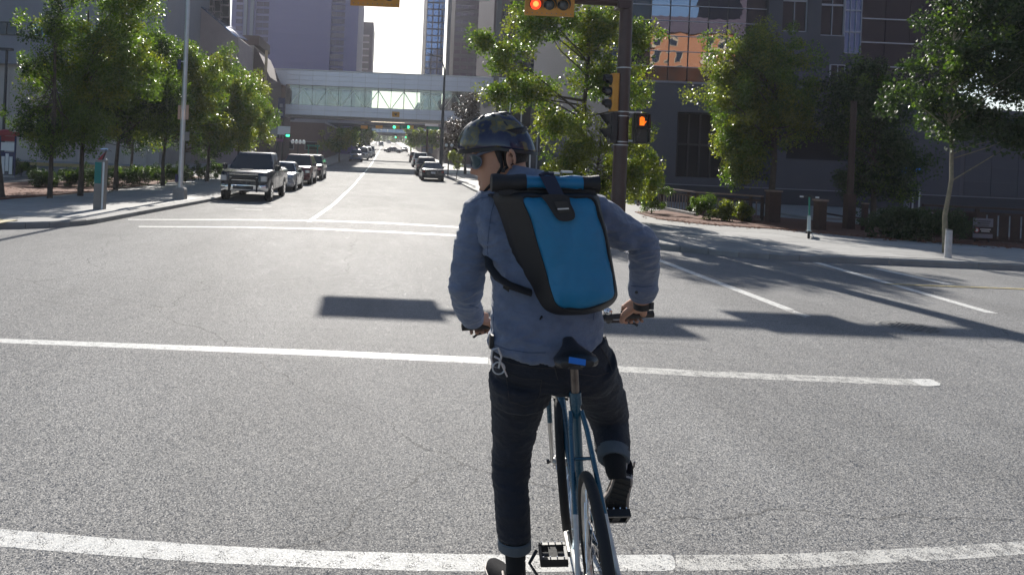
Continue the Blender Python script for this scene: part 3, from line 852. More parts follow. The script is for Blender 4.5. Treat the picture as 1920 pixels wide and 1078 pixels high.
part(R3, 'glazing_backing', 'void', gx0, gx1, YF + 0.5, YF + 1.19, PZ + .13, PZ + .139 + ph * 8)
# piers, tall windows, pale glass strip, dark banded glazing
def pier(px0, px1, pyb): part(R3, 'pier', 'conc_blue', fx(px0, 60), fx(px1, 60), YF - 0.2, YF + 1.19, fz((px0 + px1) / 2, pyb), 36)
part(R3, 'pier', 'conc_blue', gx1 + .001, fx(1463, 60) - .001, YF - 0.2, YF + 1.19, PZ + .125, 36)
part(R3, 'pier', 'conc_blue', fx(1510, 60) + .001, fx(1535, 60) - .001, YF - 0.2, YF + 1.19, PZ + .125, 36)
def tallwin(px0, px1, pyb):
    x0, x1, z0 = fx(px0, 60), fx(px1, 60), fz(px0, pyb)
    part(R3, 'spandrel', 'conc_blue', x0, x1, YF - 0.198, YF + 1.19, PZ + .125, z0)
    ms = window_mesh(x1 - x0, 1.72, 'mullion', 'win_dark', 0.04, (2, 1))
    for k in range(8): put_window(ms, (x0 + x1) / 2, YF - 0.05, z0 + 0.88 + 1.74 * k, R3)
    part(R3, 'window_backing', 'void', x0, x1, YF + 0.3, YF + 1.19, z0, z0 + 14)
    part(R3, 'upper_wall', 'conc_blue', x0, x1, YF - 0.198, YF + 1.19, z0 + 14, 36)
tallwin(1463, 1510, 60); tallwin(1535, 1580, 68)
w1 = window_mesh(0.85, 1.45, 'mullion', 'win_dark', 0.04, (2, 1)); put_window(w1, fx(1564, 147), YF - 0.27, fz(1564, 147), R3)
x0, x1 = fx(1580, 60) + .002, fx(1612, 60)
part(R3, 'wall_below_glass', 'conc_blue', x0, x1, YF - 0.15, YF + 1.19, PZ + .125, fz(1600, 102))
sg = window_mesh(x1 - x0, 1.2, 'mullion', 'win_blue', 0.03, (3, 1))
for k in range(10): put_window(sg, (x0 + x1) / 2, YF - 0.1, fz(1600, 102) + 0.61 + 1.21 * k, R3)
part(R3, 'upper_wall', 'conc_blue', x0, x1, YF - 0.15, YF + 1.19, fz(1600, 102) + 12.12, 36)
x0, x1 = fx(1612, 60) + .002, 31.9
bp_ = MB().box((0, 0, 0), ((x1 - x0) / 4 - .03, 0.04, 1.28)).mesh('glass_pane', 'win_dark')
for k in range(10):
    z = PZ + 0.14 + 1.33 * k
    for i in range(4):
        inst('glass_pane', bp_, Vector((x0 + (x1 - x0) * (i + .5) / 4, YF, z + .66)) - base_of(R3), R3)
    part(R3, 'mullion', 'mullion', x0, x1, YF - 0.12, YF - 0.03, z - .03, z + .03)
part(R3, 'glazing_backing', 'void', x0, x1, YF + 0.3, YF + 1.19, PZ + .13, 36)
# plaza step in front of the base
struct(part(None, 'plaza', 'concrete', 17.8, 60, 31.5, 41.3, zg(36) + .05, zg(36) + KH + 0.10))

# ---- orange building across the street behind the photographer, seen mirrored in the curtain wall
OB = thing('orange_building', 'sunlit orange building reflected in the mirrored panes', 'building', (47, -32, 0))
part(OB, 'wall', 'brick_orange', 40, 53.5, -45, -32, 0, 23)
part(OB, 'roof', 'plum_wall', 39.4, 54, -45.5, -31.4, 23, 25.2)
wO = window_mesh(1.5, 1.6, 'stone_tan', 'win_dark', 0.12)
for i in range(5):
    for k in range(8):
        if i == 2: continue
        put_window(wO, 41.4 + 2.65 * i, -31.95, 3.5 + 2.6 * k, OB, PI)
for k in range(8):
    part(OB, 'balcony', 'stone_tan', 48.2, 53.4, -31.999, -31.3, 2.2 + 2.6 * k, 2.9 + 2.6 * k)
    part(OB, 'balcony', 'stone_tan', 40.1, 41.0, -31.999, -31.3, 2.2 + 2.6 * k, 2.9 + 2.6 * k)
OD = thing('dark_block', 'dark block beside the orange building, seen only as a reflection', 'building', (62, -34, 0))
part(OD, 'wall', 'plum_wall', 55, 120, -50, -34, 0, 46)
part(OD, 'wing', 'plum_wall', 16, 39.2, -50, -33, 0, 19)

# ---- the skywalk
YS = 95.0
SK = thing('skywalk', 'enclosed pedestrian skywalk of aluminium panels and glass crossing over the street', 'skywalk', (0, YS, zg(YS)))
z_bot, z_sill, z_head, z_top = 5.75, 7.35, 9.82, 11.72
sx0, sx1 = W(536, 180, YS).x, 17.0
n = 18; pw = (sx1 - sx0) / n; DEP = 4.2
def sk_panel(w, h): return MB().box((0, 0, 0), (w - 0.03, 0.08, h - 0.03)).mesh('fascia_panel', 'alu')
up = sk_panel(pw, (z_top - z_head - .06) / 3); lo_ = sk_panel(pw, (z_sill - z_bot - .3) / 2)
for i in range(n):
    x = sx0 + pw * (i + .5)
    for r in range(3):
        inst('fascia_panel', up, Vector((x, YS, z_head + .04 + (z_top - z_head - .06) / 3 * (r + .5))) - base_of(SK), SK)
    for r in range(2):
        inst('fascia_panel', lo_, Vector((x, YS, z_bot + .3 + (z_sill - z_bot - .3) / 2 * (r + .5))) - base_of(SK), SK)
for r, (a, b_) in enumerate(((z_bot + .3, z_sill), (z_head, z_top - .06))):
    for y in (YS + 0.06, YS + DEP - .1): part(SK, 'beam', 'soffit', sx0, sx1, y, y + .05, a, b_)
part(SK, 'roof_edge', 'white', sx0 - 1.8, sx1, YS - 0.12, YS + DEP + .1, z_top - .02, z_top + 0.12)
part(SK, 'floor', 'soffit', sx0, sx1, YS + 0.12, YS + DEP - .12, z_bot + .3, z_bot + 0.7)
part(SK, 'ceiling', 'white', sx0, sx1, YS + 0.12, YS + DEP - .12, z_head + .3, z_head + 0.4)
part(SK, 'soffit', 'soffit', sx0, sx1, YS + 0.3, YS + DEP - .3, z_bot, z_bot + .299)
gp = MB().box((0, 0, 0), (pw - .07, 0.02, z_head - z_sill - .05)).mesh('glass_pane', 'glass_clear')
for i in range(n):
    x = sx0 + pw * (i + .5)
    inst('glass_pane', gp, Vector((x, YS + .02, (z_sill + z_head) / 2)) - base_of(SK), SK)
    inst('glass_pane', gp, Vector((x, YS + DEP, (z_sill + z_head) / 2)) - base_of(SK), SK)
for i in range(n + 1):
    x = sx0 + pw * i
    part(SK, 'mullion', 'steel_dark', x - .03, x + .03, YS - .01, YS + .059, z_sill, z_head)
    part(SK, 'mullion', 'steel_dark', x - .03, x + .03, YS + DEP - .03, YS + DEP + .03, z_sill, z_head)
for i in range(0, n, 2):
    for yy in (YS + DEP - .5,):
        a = (sx0 + pw * i, yy, z_sill); c = (sx0 + pw * (i + 1), yy, z_head); e = (sx0 + pw * (i + 2), yy, z_sill)
        MB().tube([a, c], 0.06, 6).build('brace', 'truss', SK); MB().tube([c, e], 0.06, 6).build('brace', 'truss', SK)
# tapered left end
e = W(508, 130, YS); ex = e.x
MB().add([(ex, YS, z_top - .021), (sx0 - .001, YS, z_top - .021), (sx0 - .001, YS, z_head - .15), (ex - .1, YS, z_top - 1.25),
          (ex, YS + DEP, z_top - .021), (sx0 - .001, YS + DEP, z_top - .021), (sx0 - .001, YS + DEP, z_head - .15), (ex - .1, YS + DEP, z_top - 1.25)],
         [(0, 1, 2, 3), (4, 7, 6, 5), (0, 3, 7, 4), (3, 2, 6, 7), (1, 5, 6, 2), (0, 4, 5, 1)]).build('end_cap', 'alu', SK)
cs = thing('clearance_sign', 'small yellow clearance sign fixed low on the skywalk front', 'sign', (W(742, 215, YS).x, YS - .05, 6.4))
pc = W(742, 215, YS)
part(cs, 'panel', 'sig_yellow', pc.x - .48, pc.x + .48, YS - .09, YS - .05, pc.z - .34, pc.z + .34)
MB().add([(pc.x - .22, YS - .1, pc.z + .1), (pc.x + .22, YS - .1, pc.z + .1), (pc.x, YS - .1, pc.z - .2), (pc.x - .22, YS - .092, pc.z + .1), (pc.x + .22, YS - .092, pc.z + .1), (pc.x, YS - .092, pc.z - .2)],
         [(0, 1, 2), (3, 5, 4), (0, 3, 4, 1), (1, 4, 5, 2), (2, 5, 3, 0)]).build('arrow', 'black', cs)

# ---- far street: second overpass and rows of buildings
O2 = thing('far_overpass', 'distant teal glazed overpass across the street', 'overpass', (0, 235, zg(235)))
a, c = W(650, 250, 235), W(800, 250, 235)
zt_, zb_ = W(725, 243, 235).z, W(725, 254, 235).z
part(O2, 'deck', 'conc_blue', -16, 16, 235, 239, zb_, zb_ + .9); part(O2, 'roof', 'base_dark', -16, 16, 235, 239, zt_ + .1, zt_ + 1.2)
for k in range(16): part(O2, 'glass_pane', 'win_blue', -16 + 2 * k, -14.05 + 2 * k, 235.1, 235.2, zb_ + .9, zt_ + .1)
for s_ in (-1, 1): part(O2, 'support', 'conc_blue', s_ * 13 - .6, s_ * 13 + .6, 236, 238, zg(235), zb_)
O3 = thing('parkade_bridge', 'dark bridge deck right behind the skywalk', 'bridge', (0, 128, zg(128)))
part(O3, 'deck', 'base_dark', -16, 12, 128, 131, W(725, 239, 128).z, W(725, 233, 128).z)
part(O3, 'parapet', 'conc_grey', -16, 12, 127.8, 127.99, W(725, 235, 128).z, W(725, 230, 128).z)
far = [('left', -24, -9.5, 112, 140, 5.5, 'brown_wall'), ('left', -26, -9.8, 141, 148, 8, 'base_dark'), ('left', -22, -9.5, 182, 232, 12, 'brown_wall'), ('left', -30, -9.5, 240, 300, 15, 'conc_blue'), ('left', -30, -9.5, 310, 400, 14, 'brown_wall'),
       ('right', 9.2, 24, 116, 150, 6.5, 'brown_wall'), ('right', 9.4, 26, 190, 232, 12, 'conc_blue'), ('right', 9.4, 30, 240, 310, 15, 'brown_wall'), ('right', 9.4, 30, 320, 420, 15, 'plum_wall')]
wf = window_mesh(2.0, 1.3, 'conc_grey', 'win_dark', 0.1)
for k, (s_, x0, x1, y0, y1, h, m_) in enumerate(far):
    order = ['nearest', 'second', 'third', 'fourth', 'fifth'][k if k < 5 else k - 5]
    b_ = thing('shop_building', '%s low shop building on the %s side of the street beyond the skywalk' % (order, s_), 'building', ((x0 + x1) / 2, y0, zg(y0)))
    part(b_, 'wall', m_, x0, x1, y0, y1, zg(y0) - 2, zg(y0) + h)
    part(b_, 'parapet', 'conc_grey', x0 - .1, x1 + .1, y0 - .1, y1 + .1, zg(y0) + h + .001, zg(y0) + h + .3)
    nwin = 4
    for i in range(nwin):
        for r in range(int(h // 4)):
            put_window(wf, x0 + (x1 - x0) * (i + .5) / nwin, y0 - .06, zg(y0) + 2 + 3.2 * r, b_)

# ---- the air between here and the far end of the street
hz_m = bpy.data.materials.new('haze'); hz_m.use_nodes = True
hz_nt = hz_m.node_tree
for n_ in list(hz_nt.nodes):
    if n_.type != 'OUTPUT_MATERIAL': hz_nt.nodes.remove(n_)
pv_ = hz_nt.nodes.new('ShaderNodeVolumePrincipled')
pv_.inputs['Color'].default_value = (0.90, 0.92, 1.0, 1)
pv_.inputs['Density'].default_value = 0.00032
pv_.inputs['Anisotropy'].default_value = 0.35
hz_nt.links.new(pv_.outputs[0], hz_nt.nodes['Material Output'].inputs['Volume'])
M['haze'] = hz_m
stuff(BX(-3100, 3100, -450, 5100, -1.7, 48).build('haze', 'haze'), 'thin pale air haze over the whole street', 'haze')
# ================================================================ TREES AND PLANTS
def leaf_mesh(name, clumps, n_per, size, material, seed, squash=1.0):
    """clumps: array of (x, y, z, r). Every leaf is a folded quad of its own."""
    r = np.random.default_rng(seed)
    C = np.asarray(clumps, float); idx = np.repeat(np.arange(len(C)), int(n_per * 1.75))
    n = len(idx)
    size = size * 1.02
    d = r.normal(size=(n, 3)); d /= np.linalg.norm(d, axis=1)[:, None]
    rad = r.random(n) ** 0.45
    P = C[idx, :3] + d * (C[idx, 3] * rad)[:, None] * np.array([1, 1, squash])
    a = r.normal(size=(n, 3)) + d * 0.5 + np.array([0, 0, -0.3]); a /= np.linalg.norm(a, axis=1)[:, None]
    b = np.cross(a, r.normal(size=(n, 3))); b /= np.linalg.norm(b, axis=1)[:, None]
    nn = np.cross(a, b)
    s = size * r.uniform(0.6, 1.35, n)[:, None]
    v0 = P; v1 = P + a * s * .45 + b * s * .34 + nn * s * .10; v2 = P + a * s; v3 = P + a * s * .45 - b * s * .34 + nn * s * .10
    V = np.stack([v0, v1, v2, v3], 1).reshape(-1, 3)
    me = bpy.data.meshes.new(name)
    me.vertices.add(4 * n); me.vertices.foreach_set('co', V.ravel())
    me.loops.add(4 * n); me.loops.foreach_set('vertex_index', np.arange(4 * n, dtype=np.int32))
    me.polygons.add(n); me.polygons.foreach_set('loop_start', np.arange(0, 4 * n, 4, dtype=np.int32))
    try: me.polygons.foreach_set('loop_total', np.full(n, 4, dtype=np.int32))
    except Exception: pass
    me.materials.append(M[material]); me.update(calc_edges=True); me.validate()
    return me
def crown_clumps(blobs, n, r0, r1, seed, shell=0.55):
    r = np.random.default_rng(seed); out = []
    vol = np.array([b[3] * b[4] * b[5] for b in blobs]) ** 0.7; vol /= vol.sum()
    for _ in range(n):
        b = blobs[r.choice(len(blobs), p=vol)]
        d = r.normal(size=3); d /= np.linalg.norm(d)
        k = shell + (1 - shell) * r.random() if r.random() < 0.75 else r.random() * shell
        wob = 1 + 0.16 * math.sin(5 * d[0] + 3 * d[2] + seed) + 0.1 * math.sin(9 * d[1] + 7 * d[2])
        out.append((b[0] + d[0] * b[3] * k * wob, b[1] + d[1] * b[4] * k * wob, b[2] + d[2] * b[5] * k * wob, r.uniform(r0, r1)))
    return out
def limb_mesh(trunk, clumps, rt, n_br, seed, start=0.45):
    r = random.Random(seed); b = MB()
    T = [Vector(p) for p in trunk]
    k = len(T)
    b.tube(T, [rt * (1.25 if i == 0 else 1.0 - 0.72 * i / (k - 1)) for i in range(k)], 9)
    def at(t):
        f = t * (k - 1); i = min(k - 2, int(f)); return T[i].lerp(T[i + 1], f - i), rt * (1 - 0.72 * t)
    for c in r.sample(list(clumps), min(n_br, len(clumps))):
        e = Vector(c[:3])
        hd = math.hypot(e.x - T[0].x, e.y - T[0].y)
        t = (e.z - .7 * hd - T[0].z) / max(.1, T[-1].z - T[0].z)
        t = max(start * .75 + r.uniform(0, .22), min(.97, t)) * r.uniform(.9, 1.0)
        p, rr = at(t); mid = p.lerp(e, 0.5) + Vector((r.uniform(-.12, .12), r.uniform(-.12, .12), r.uniform(-.05, .25)))
        q = mid.lerp(e, 0.5) + Vector((r.uniform(-.08, .08), r.uniform(-.08, .08), 0))
        b.tube([p, mid, q, e], [rr * .45, rr * .28, rr * .17, rr * .07], 5)
    return b
def make_tree(name, label, x, y, base_z, trunk, blobs, nc, nl, leaf, mats, seed, rt=0.09, r0=.28, r1=.55, nbr=45, group=None, bark='bark', shell=.55, cat='tree'):
    """blobs and trunk given relative to the foot of the tree"""
    t = thing(name, label, cat, (x, y, base_z), 0, group)
    cl = crown_clumps(blobs, nc, r0, r1, seed, shell)
    limb = limb_mesh(trunk, cl, rt, nbr, seed)
    me = limb.mesh('trunk', bark, (0, 0, 0), True)
    inst('trunk', me, (0, 0, 0), t)
    if isinstance(mats, str): mats = [(mats, 1.0)]
    cl = np.array(cl); pick = np.random.default_rng(seed + 5).random(len(cl)); lo = 0
    for k, (m_, sh) in enumerate(mats):
        sel = cl[(pick >= lo) & (pick < lo + sh)]; lo += sh
        if len(sel): inst('crown', leaf_mesh('crown', sel, nl, leaf, m_, seed * 10 + k), (0, 0, 0), t)
    return t
def bend_trunk(h, dx=0, dy=0, seed=0, n=7, wob=.06):
    r = random.Random(seed)
    return [(dx * (i / (n - 1)) ** 1.5 + (r.uniform(-wob, wob) if i else 0), dy * i / (n - 1) + (r.uniform(-wob, wob) if i else 0), h * i / (n - 1) - (0.1 if i == 0 else 0)) for i in range(n)]
def tree_px(name, label, px, Y, blobs_px, top_px, mats, seed, nc=130, nl=90, leaf=0.085, rt=.09, depth=1.0, base=None, **k):
    """crown blobs measured as (centre px, centre py, half width px, half height px) at the tree's own distance"""
    s = Y / F; foot = W(px, 330, Y); x = foot.x; bz = (zg(Y) + KH) if base is None else base
    blobs = []
    for bx, by, hw, hh in blobs_px:
        c = W(bx, by, Y); blobs.append((c.x - x, random.Random(seed + bx).uniform(-.3, .3), c.z - bz, hw * s, hw * s * depth, hh * s))
    ht = W(px, top_px, Y).z - bz
    tr = bend_trunk(ht, k.pop('lean', 0.0), 0, seed)
    return make_tree(name, label, x, Y, bz, tr, blobs, nc, nl, leaf, mats, seed, rt, **k)

MG, MY, MD = 'leaf_mid', 'leaf_yel', 'leaf_dark'
G_L = 'young street trees in the left planting bed'
# left group, near to far
tree_px('street_tree', 'tall thin crowned tree at the far left with its trunk rising above the other crowns', 95, 24.0, [(110, 60, 60, 45), (70, 120, 45, 40), (120, -30, 70, 50), (90, 250, 60, 45), (45, 215, 40, 45)], -60, [(MG, .6), (MD, .4)], 11, nc=130, nl=66, leaf=.075, rt=.075, group=G_L, r0=.18, r1=.40, shell=.3)
tree_px('street_tree', 'bushy tree with glittering leaves second from the left in the planting bed', 152, 26.0, [(200, 60, 95, 70), (150, 150, 90, 70), (230, 130, 85, 75), (150, 235, 90, 50), (250, 0, 60, 50)], 20, [(MG, .75), (MY, .25)], 12, nc=360, nl=85, leaf=.08, rt=.09, group=G_L, r0=.25, r1=.5)
tree_px('street_tree', 'broad dark tree directly left of the silver light pole', 218, 31.0, [(250, 120, 80, 75), (240, 210, 90, 55), (300, 190, 60, 60), (285, 90, 55, 55)], 60, [(MG, .7), (MD, .3)], 13, nc=310, nl=85, leaf=.09, rt=.09, group=G_L)
tree_px('street_tree', 'bright green tree just behind the silver light pole', 306, 36.0, [(320, 160, 70, 70), (370, 170, 70, 75), (330, 230, 70, 40), (355, 115, 50, 40)], 90, [(MG, .45), (MY, .55)], 14, nc=260, nl=85, leaf=.10, rt=.09, group=G_L)
tree_px('street_tree', 'bright green tree above the parked pickup truck', 388, 42.0, [(400, 160, 65, 70), (440, 190, 55, 60), (420, 245, 65, 35)], 100, [(MG, .4), (MY, .6)], 15, nc=250, nl=85, leaf=.11, rt=.09, group=G_L)
tree_px('street_tree', 'rightmost tree of the left row, reaching towards the skywalk', 446, 50.0, [(455, 180, 50, 60), (485, 215, 38, 40), (450, 245, 55, 38)], 125, [(MG, .45), (MY, .55)], 16, nc=200, nl=80, leaf=.12, rt=.09, group=G_L)
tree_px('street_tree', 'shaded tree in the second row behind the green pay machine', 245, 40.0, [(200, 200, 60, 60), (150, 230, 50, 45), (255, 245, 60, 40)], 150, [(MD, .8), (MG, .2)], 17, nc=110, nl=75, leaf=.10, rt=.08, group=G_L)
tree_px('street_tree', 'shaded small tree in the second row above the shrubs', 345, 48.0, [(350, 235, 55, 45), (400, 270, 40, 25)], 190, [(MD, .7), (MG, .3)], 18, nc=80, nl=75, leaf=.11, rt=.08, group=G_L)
# stump like trunk at the left edge
st = thing('bare_tree', 'thick dark tree trunk cut by the left edge of the picture', 'tree', (G(4, 372).x, G(4, 372).y, zg(20) + KH))
b0 = G(3, 372, KH)
MB().tube([(b0.x, b0.y, b0.z - .1), (b0.x - .02, b0.y, b0.z + .12), (b0.x - .05, b0.y, b0.z + .5), (b0.x - .5, b0.y, b0.z + 3.5)], [.20, .11, .085, .07], 9).build('trunk', 'bark', st, True)

# right side
tree_px('street_tree', 'large sunlit tree with drooping branches behind the signal pole', 1092, 27.0,
        [(1010, 40, 80, 60), (1120, 60, 90, 60), (940, 110, 55, 38), (1000, 175, 70, 40), (1130, 150, 70, 50), (940, 170, 42, 26), (1190, 70, 45, 35), (1040, 235, 60, 40), (905, 75, 28, 26), (1190, 180, 30, 22)], -20,
        [(MG, .55), (MY, .45)], 21, nc=360, nl=66, leaf=.095, rt=.13, r0=.22, r1=.48, nbr=16, shell=.35)
tree_px('bushy_tree', 'yellow green bushy small tree filling the ground behind the signal pole', 1120, 25.0,
        [(1100, 270, 60, 50), (1190, 260, 42, 45), (1060, 320, 45, 35), (1190, 335, 55, 40), (1130, 350, 60, 40), (1225, 300, 20, 22)], 235,
        [(MY, .85), (MG, .15)], 22, nc=190, nl=75, leaf=.075, rt=.06, r0=.18, r1=.38, nbr=60, depth=.8)
tree_px('street_tree', 'round crowned tree lit on its left side in front of the mirrored panes', 1447, 28.0,
        [(1400, 110, 78, 65), (1400, 190, 92, 55), (1450, 140, 80, 80), (1395, 265, 60, 55), (1385, 315, 50, 28), (1470, 220, 75, 60)], 60,
        [(MG, .55), (MY, .45)], 23, nc=330, nl=100, leaf=.085, rt=.13, r0=.25, r1=.5, nbr=60)  # extra yellow green leaves put sunlit brightness into the crown colour
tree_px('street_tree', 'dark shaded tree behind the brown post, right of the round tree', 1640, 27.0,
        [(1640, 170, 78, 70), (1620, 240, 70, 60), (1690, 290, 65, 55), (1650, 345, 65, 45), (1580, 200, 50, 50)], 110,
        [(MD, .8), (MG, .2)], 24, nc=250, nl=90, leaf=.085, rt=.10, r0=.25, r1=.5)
tree_px('street_tree', 'overhanging tree at the right edge with a thin pale trunk', 1779, 17.3,
        [(1850, 30, 130, 80), (1790, 120, 95, 70), (1900, 160, 80, 70), (1760, 190, 70, 45), (1840, 225, 90, 38), (1790, 255, 40, 25), (1900, 250, 60, 40), (1900, 60, 90, 90)], 60,
        [(MD, .92), (MG, .08)], 25, nc=340, nl=62, leaf=.085, rt=.055, r0=.18, r1=.40, nbr=70, bark='birch', shell=.3)  # mostly dark leaf colour, standing in for shade on this crown
sl = G(1777, 484, KH)
M['guard'] = mat('shaded white sleeve', (0.42, 0.42, 0.43), 0.7, var=.25, scale=8)  # white lowered to grey in the colour, for the shade around it
sg_ = thing('tree_guard', 'white sleeve wrapped round the foot of the thin pale trunk', 'tree guard', sl)
MB().tube([(sl.x, sl.y, sl.z), (sl.x + .005, sl.y, sl.z + .60)], [.068, .062], 14).build('sleeve', 'guard', sg_)
MB().tube([(sl.x, sl.y, sl.z + .60), (sl.x + .005, sl.y, sl.z + .62)], [.065, .065], 14).build('rim', 'grey_box', sg_)
# far along the street
tree_px('street_tree', 'small round tree on the left pavement under the skywalk', 635, 105.0, [(635, 258, 33, 24), (620, 275, 20, 12), (650, 262, 24, 20)], 240, [(MG, .4), (MY, .6)], 31, nc=70, nl=60, leaf=.2, rt=.10, r0=.4, r1=.8, nbr=20)
tree_px('street_tree', 'dark plum leaved tree right of the tall street lamp', 872, 75.0, [(870, 240, 38, 45), (885, 205, 25, 28), (855, 265, 25, 28)], 200, 'leaf_plum', 32, nc=90, nl=70, leaf=.16, rt=.13, r0=.35, r1=.7, nbr=20)
tree_px('street_tree', 'green tree over the right kerb beyond the black car', 800, 125.0, [(800, 256, 26, 14), (815, 262, 18, 14), (785, 262, 14, 16)], 246, [(MG, .6), (MY, .4)], 33, nc=60, nl=50, leaf=.26, rt=.12, r0=.5, r1=.9, nbr=14)
tree_px('young_tree', 'thin young tree with yellow leaves on the right pavement by the face', 856, 60.0, [(853, 296, 12, 10), (858, 310, 9, 9), (848, 288, 6, 6)], 290, [(MY, 1.0)], 34, nc=26, nl=40, leaf=.10, rt=.03, r0=.12, r1=.3, nbr=8)
for k, (px, Y, hw, lab) in enumerate([(668, 150, 16, 'first small far tree on the left side beyond the skywalk'), (690, 200, 12, 'second small far tree on the left side beyond the skywalk'), (770, 170, 12, 'narrow far tree right of the far signals'), (705, 330, 12, 'left far tree at the end of the street'), (742, 380, 12, 'right far tree at the end of the street'), (725, 430, 14, 'tree at the vanishing point of the street')]):
    s_ = hw * Y / F
    make_tree('far_tree', lab, W(px, 280, Y).x, Y, zg(Y), bend_trunk(4.2, 0, 0, k), [(0, 0, 4.2, s_, s_, 2.4)], 30, 40, .35 if Y < 250 else .6, [(MG, .7), (MY, .3)], 40 + k, .12, .6, 1.1, 8)
# a wooded rise closing the far end of the street
def wood():
    r = np.random.default_rng(5)
    cl = [(r.uniform(-70, 70), r.uniform(520, 560), zg(540) + r.uniform(0, 8) , r.uniform(2, 3.5)) for _ in range(260)]
    me = leaf_mesh('far_wood', cl, 26, 1.5, MD, 77)
    return inst('far_wood', me, (0, 0, 0))
stuff(wood(), 'dark line of trees closing the far end of the street', 'wood')

# shrubs: low mounds of leaves
def shrub(label, x, y, w, h, mats, seed, nc=26, nl=70, leaf=.055, group=None, bz=None, name='shrub'):
    bz = zg(y) + KH + .02 if bz is None else bz
    return make_tree(name, label, x, y, bz, bend_trunk(h * .6, 0, 0, seed, 4, .02), [(0, 0, h * .5, w / 2, w / 2 * .8, h * .48)], nc, nl, leaf, mats, seed, .02, .10, .22, 12, group, shell=.5, cat='shrub')
SG = 'low shrubs in the right mulch bed'
for k, (px, py, w, h, lab, mm) in enumerate([(1222, 402, 1.5, 1.3, 'large dark shrub against the left end of the wooden rail', MG), (1318, 412, 1.15, 1.05, 'round shrub in front of the middle of the wooden rail', MG), (1358, 416, .7, .75, 'small shrub between the round one and the yellow one', MY), (1395, 417, .65, .65, 'small yellowish spiky shrub at the right end of the rail', MY)]):
    p = G(px, py, KH); shrub(lab, p.x, p.y, w, h, [(mm, .75), (MD, .25)], 60 + k, nc=34, nl=80, group=SG)
ord_ = ['first', 'second', 'third', 'fourth', 'fifth']
for k in range(5):
    p = G(1650 + 34 * k, 447 + 2.6 * k, KH)
    shrub('%s dark hedge shrub counted from the left, right of the brown post' % ord_[k], p.x, p.y, 1.1, 1.0, MD, 70 + k, nc=30, nl=75, group='dark hedge shrubs by the right fence')
LP = [(85, 352, 1.0, .8), (130, 350, 1.1, .75), (165, 352, 1.2, .95), (222, 350, 1.3, 1.0), (262, 349, 1.2, 1.05), (296, 346, 1.2, .95), (330, 343, 1.3, 1.0), (372, 338, 1.4, 1.0), (408, 332, 1.3, 1.1), (40, 330, 1.2, .8)]
nm = ['spreading', 'pointed', 'wide', 'dark', 'tall', 'leafy', 'dense', 'rounded', 'loose', 'squat']
wh = ['left of the thin crowned tree', 'at the foot of the thin crowned tree', 'between the second tree and the pay machine', 'right behind the pay machine', 'right of the pay machine', 'midway between pay machine and light pole', 'left of the light pole foot', 'right of the light pole foot', 'just left of the pickup truck', 'at the far left by the lot']
for k, (px, py, w, h) in enumerate(LP):
    p = G(px, py, KH); shrub('%s low shrub %s' % (nm[k], wh[k]), p.x, p.y, w * 1.5, h, [(MD, .8), (MG, .2)], 80 + k, nc=40, nl=75, leaf=.06, group='shrubs in the left planting bed')
# ================================================================ STREET FURNITURE
YP = 21.0
# ---- traffic signal pole with mast arm
pb = W(1157, 436, YP); pbz = zg(YP) + KH
px0 = pb.x
SP = thing('signal_pole', 'dark brown steel traffic signal pole with a mast arm reaching over the street', 'signal pole', (px0, YP, pbz))
MB().tube([(px0, YP, pbz), (px0, YP, pbz + .35)], [.30, .30], 8).build('base_cover', 'brown_pole', SP)
MB().tube([(px0, YP, pbz + .351), (px0, YP, 4), (px0, YP, 9.2)], [.205, .19, .165], 12).build('pole', 'brown_pole', SP, True)
az = W(1150, 5, YP).z + .03
MB().tube([(px0 - .1, YP, az), (px0 - 2.5, YP, az + .02), (px0 - 7.25, YP, az + .06)], [.15, .125, .07], 10).build('mast_arm', 'brown_pole', SP, True)
MB().box((px0 - .12, YP, az), (.34, .40, .44)).build('arm_bracket', 'brown_pole', SP)
MB().tube([(px0, YP, 9.2), (px0, YP, 11.2), (px0 - .5, YP - .1, 11.9), (px0 - 2.2, YP - .2, 12.1)], [.10, .08, .06, .05], 8).build('lamp_arm', 'brown_pole', SP, True)
MB().box((px0 - 2.5, YP - .2, 12.08), (.8, .3, .14)).build('lamp_head', 'grey_box', SP)
for zz in (W(1163, 128, YP).z, W(1160, 210, YP).z, W(1160, 218, YP).z, W(1158, 266, YP).z, W(1158, 272, YP).z):
    MB().tube([(px0, YP, zz - .012), (px0, YP, zz + .012)], [.212, .212], 14).build('steel_band', 'steel', SP)

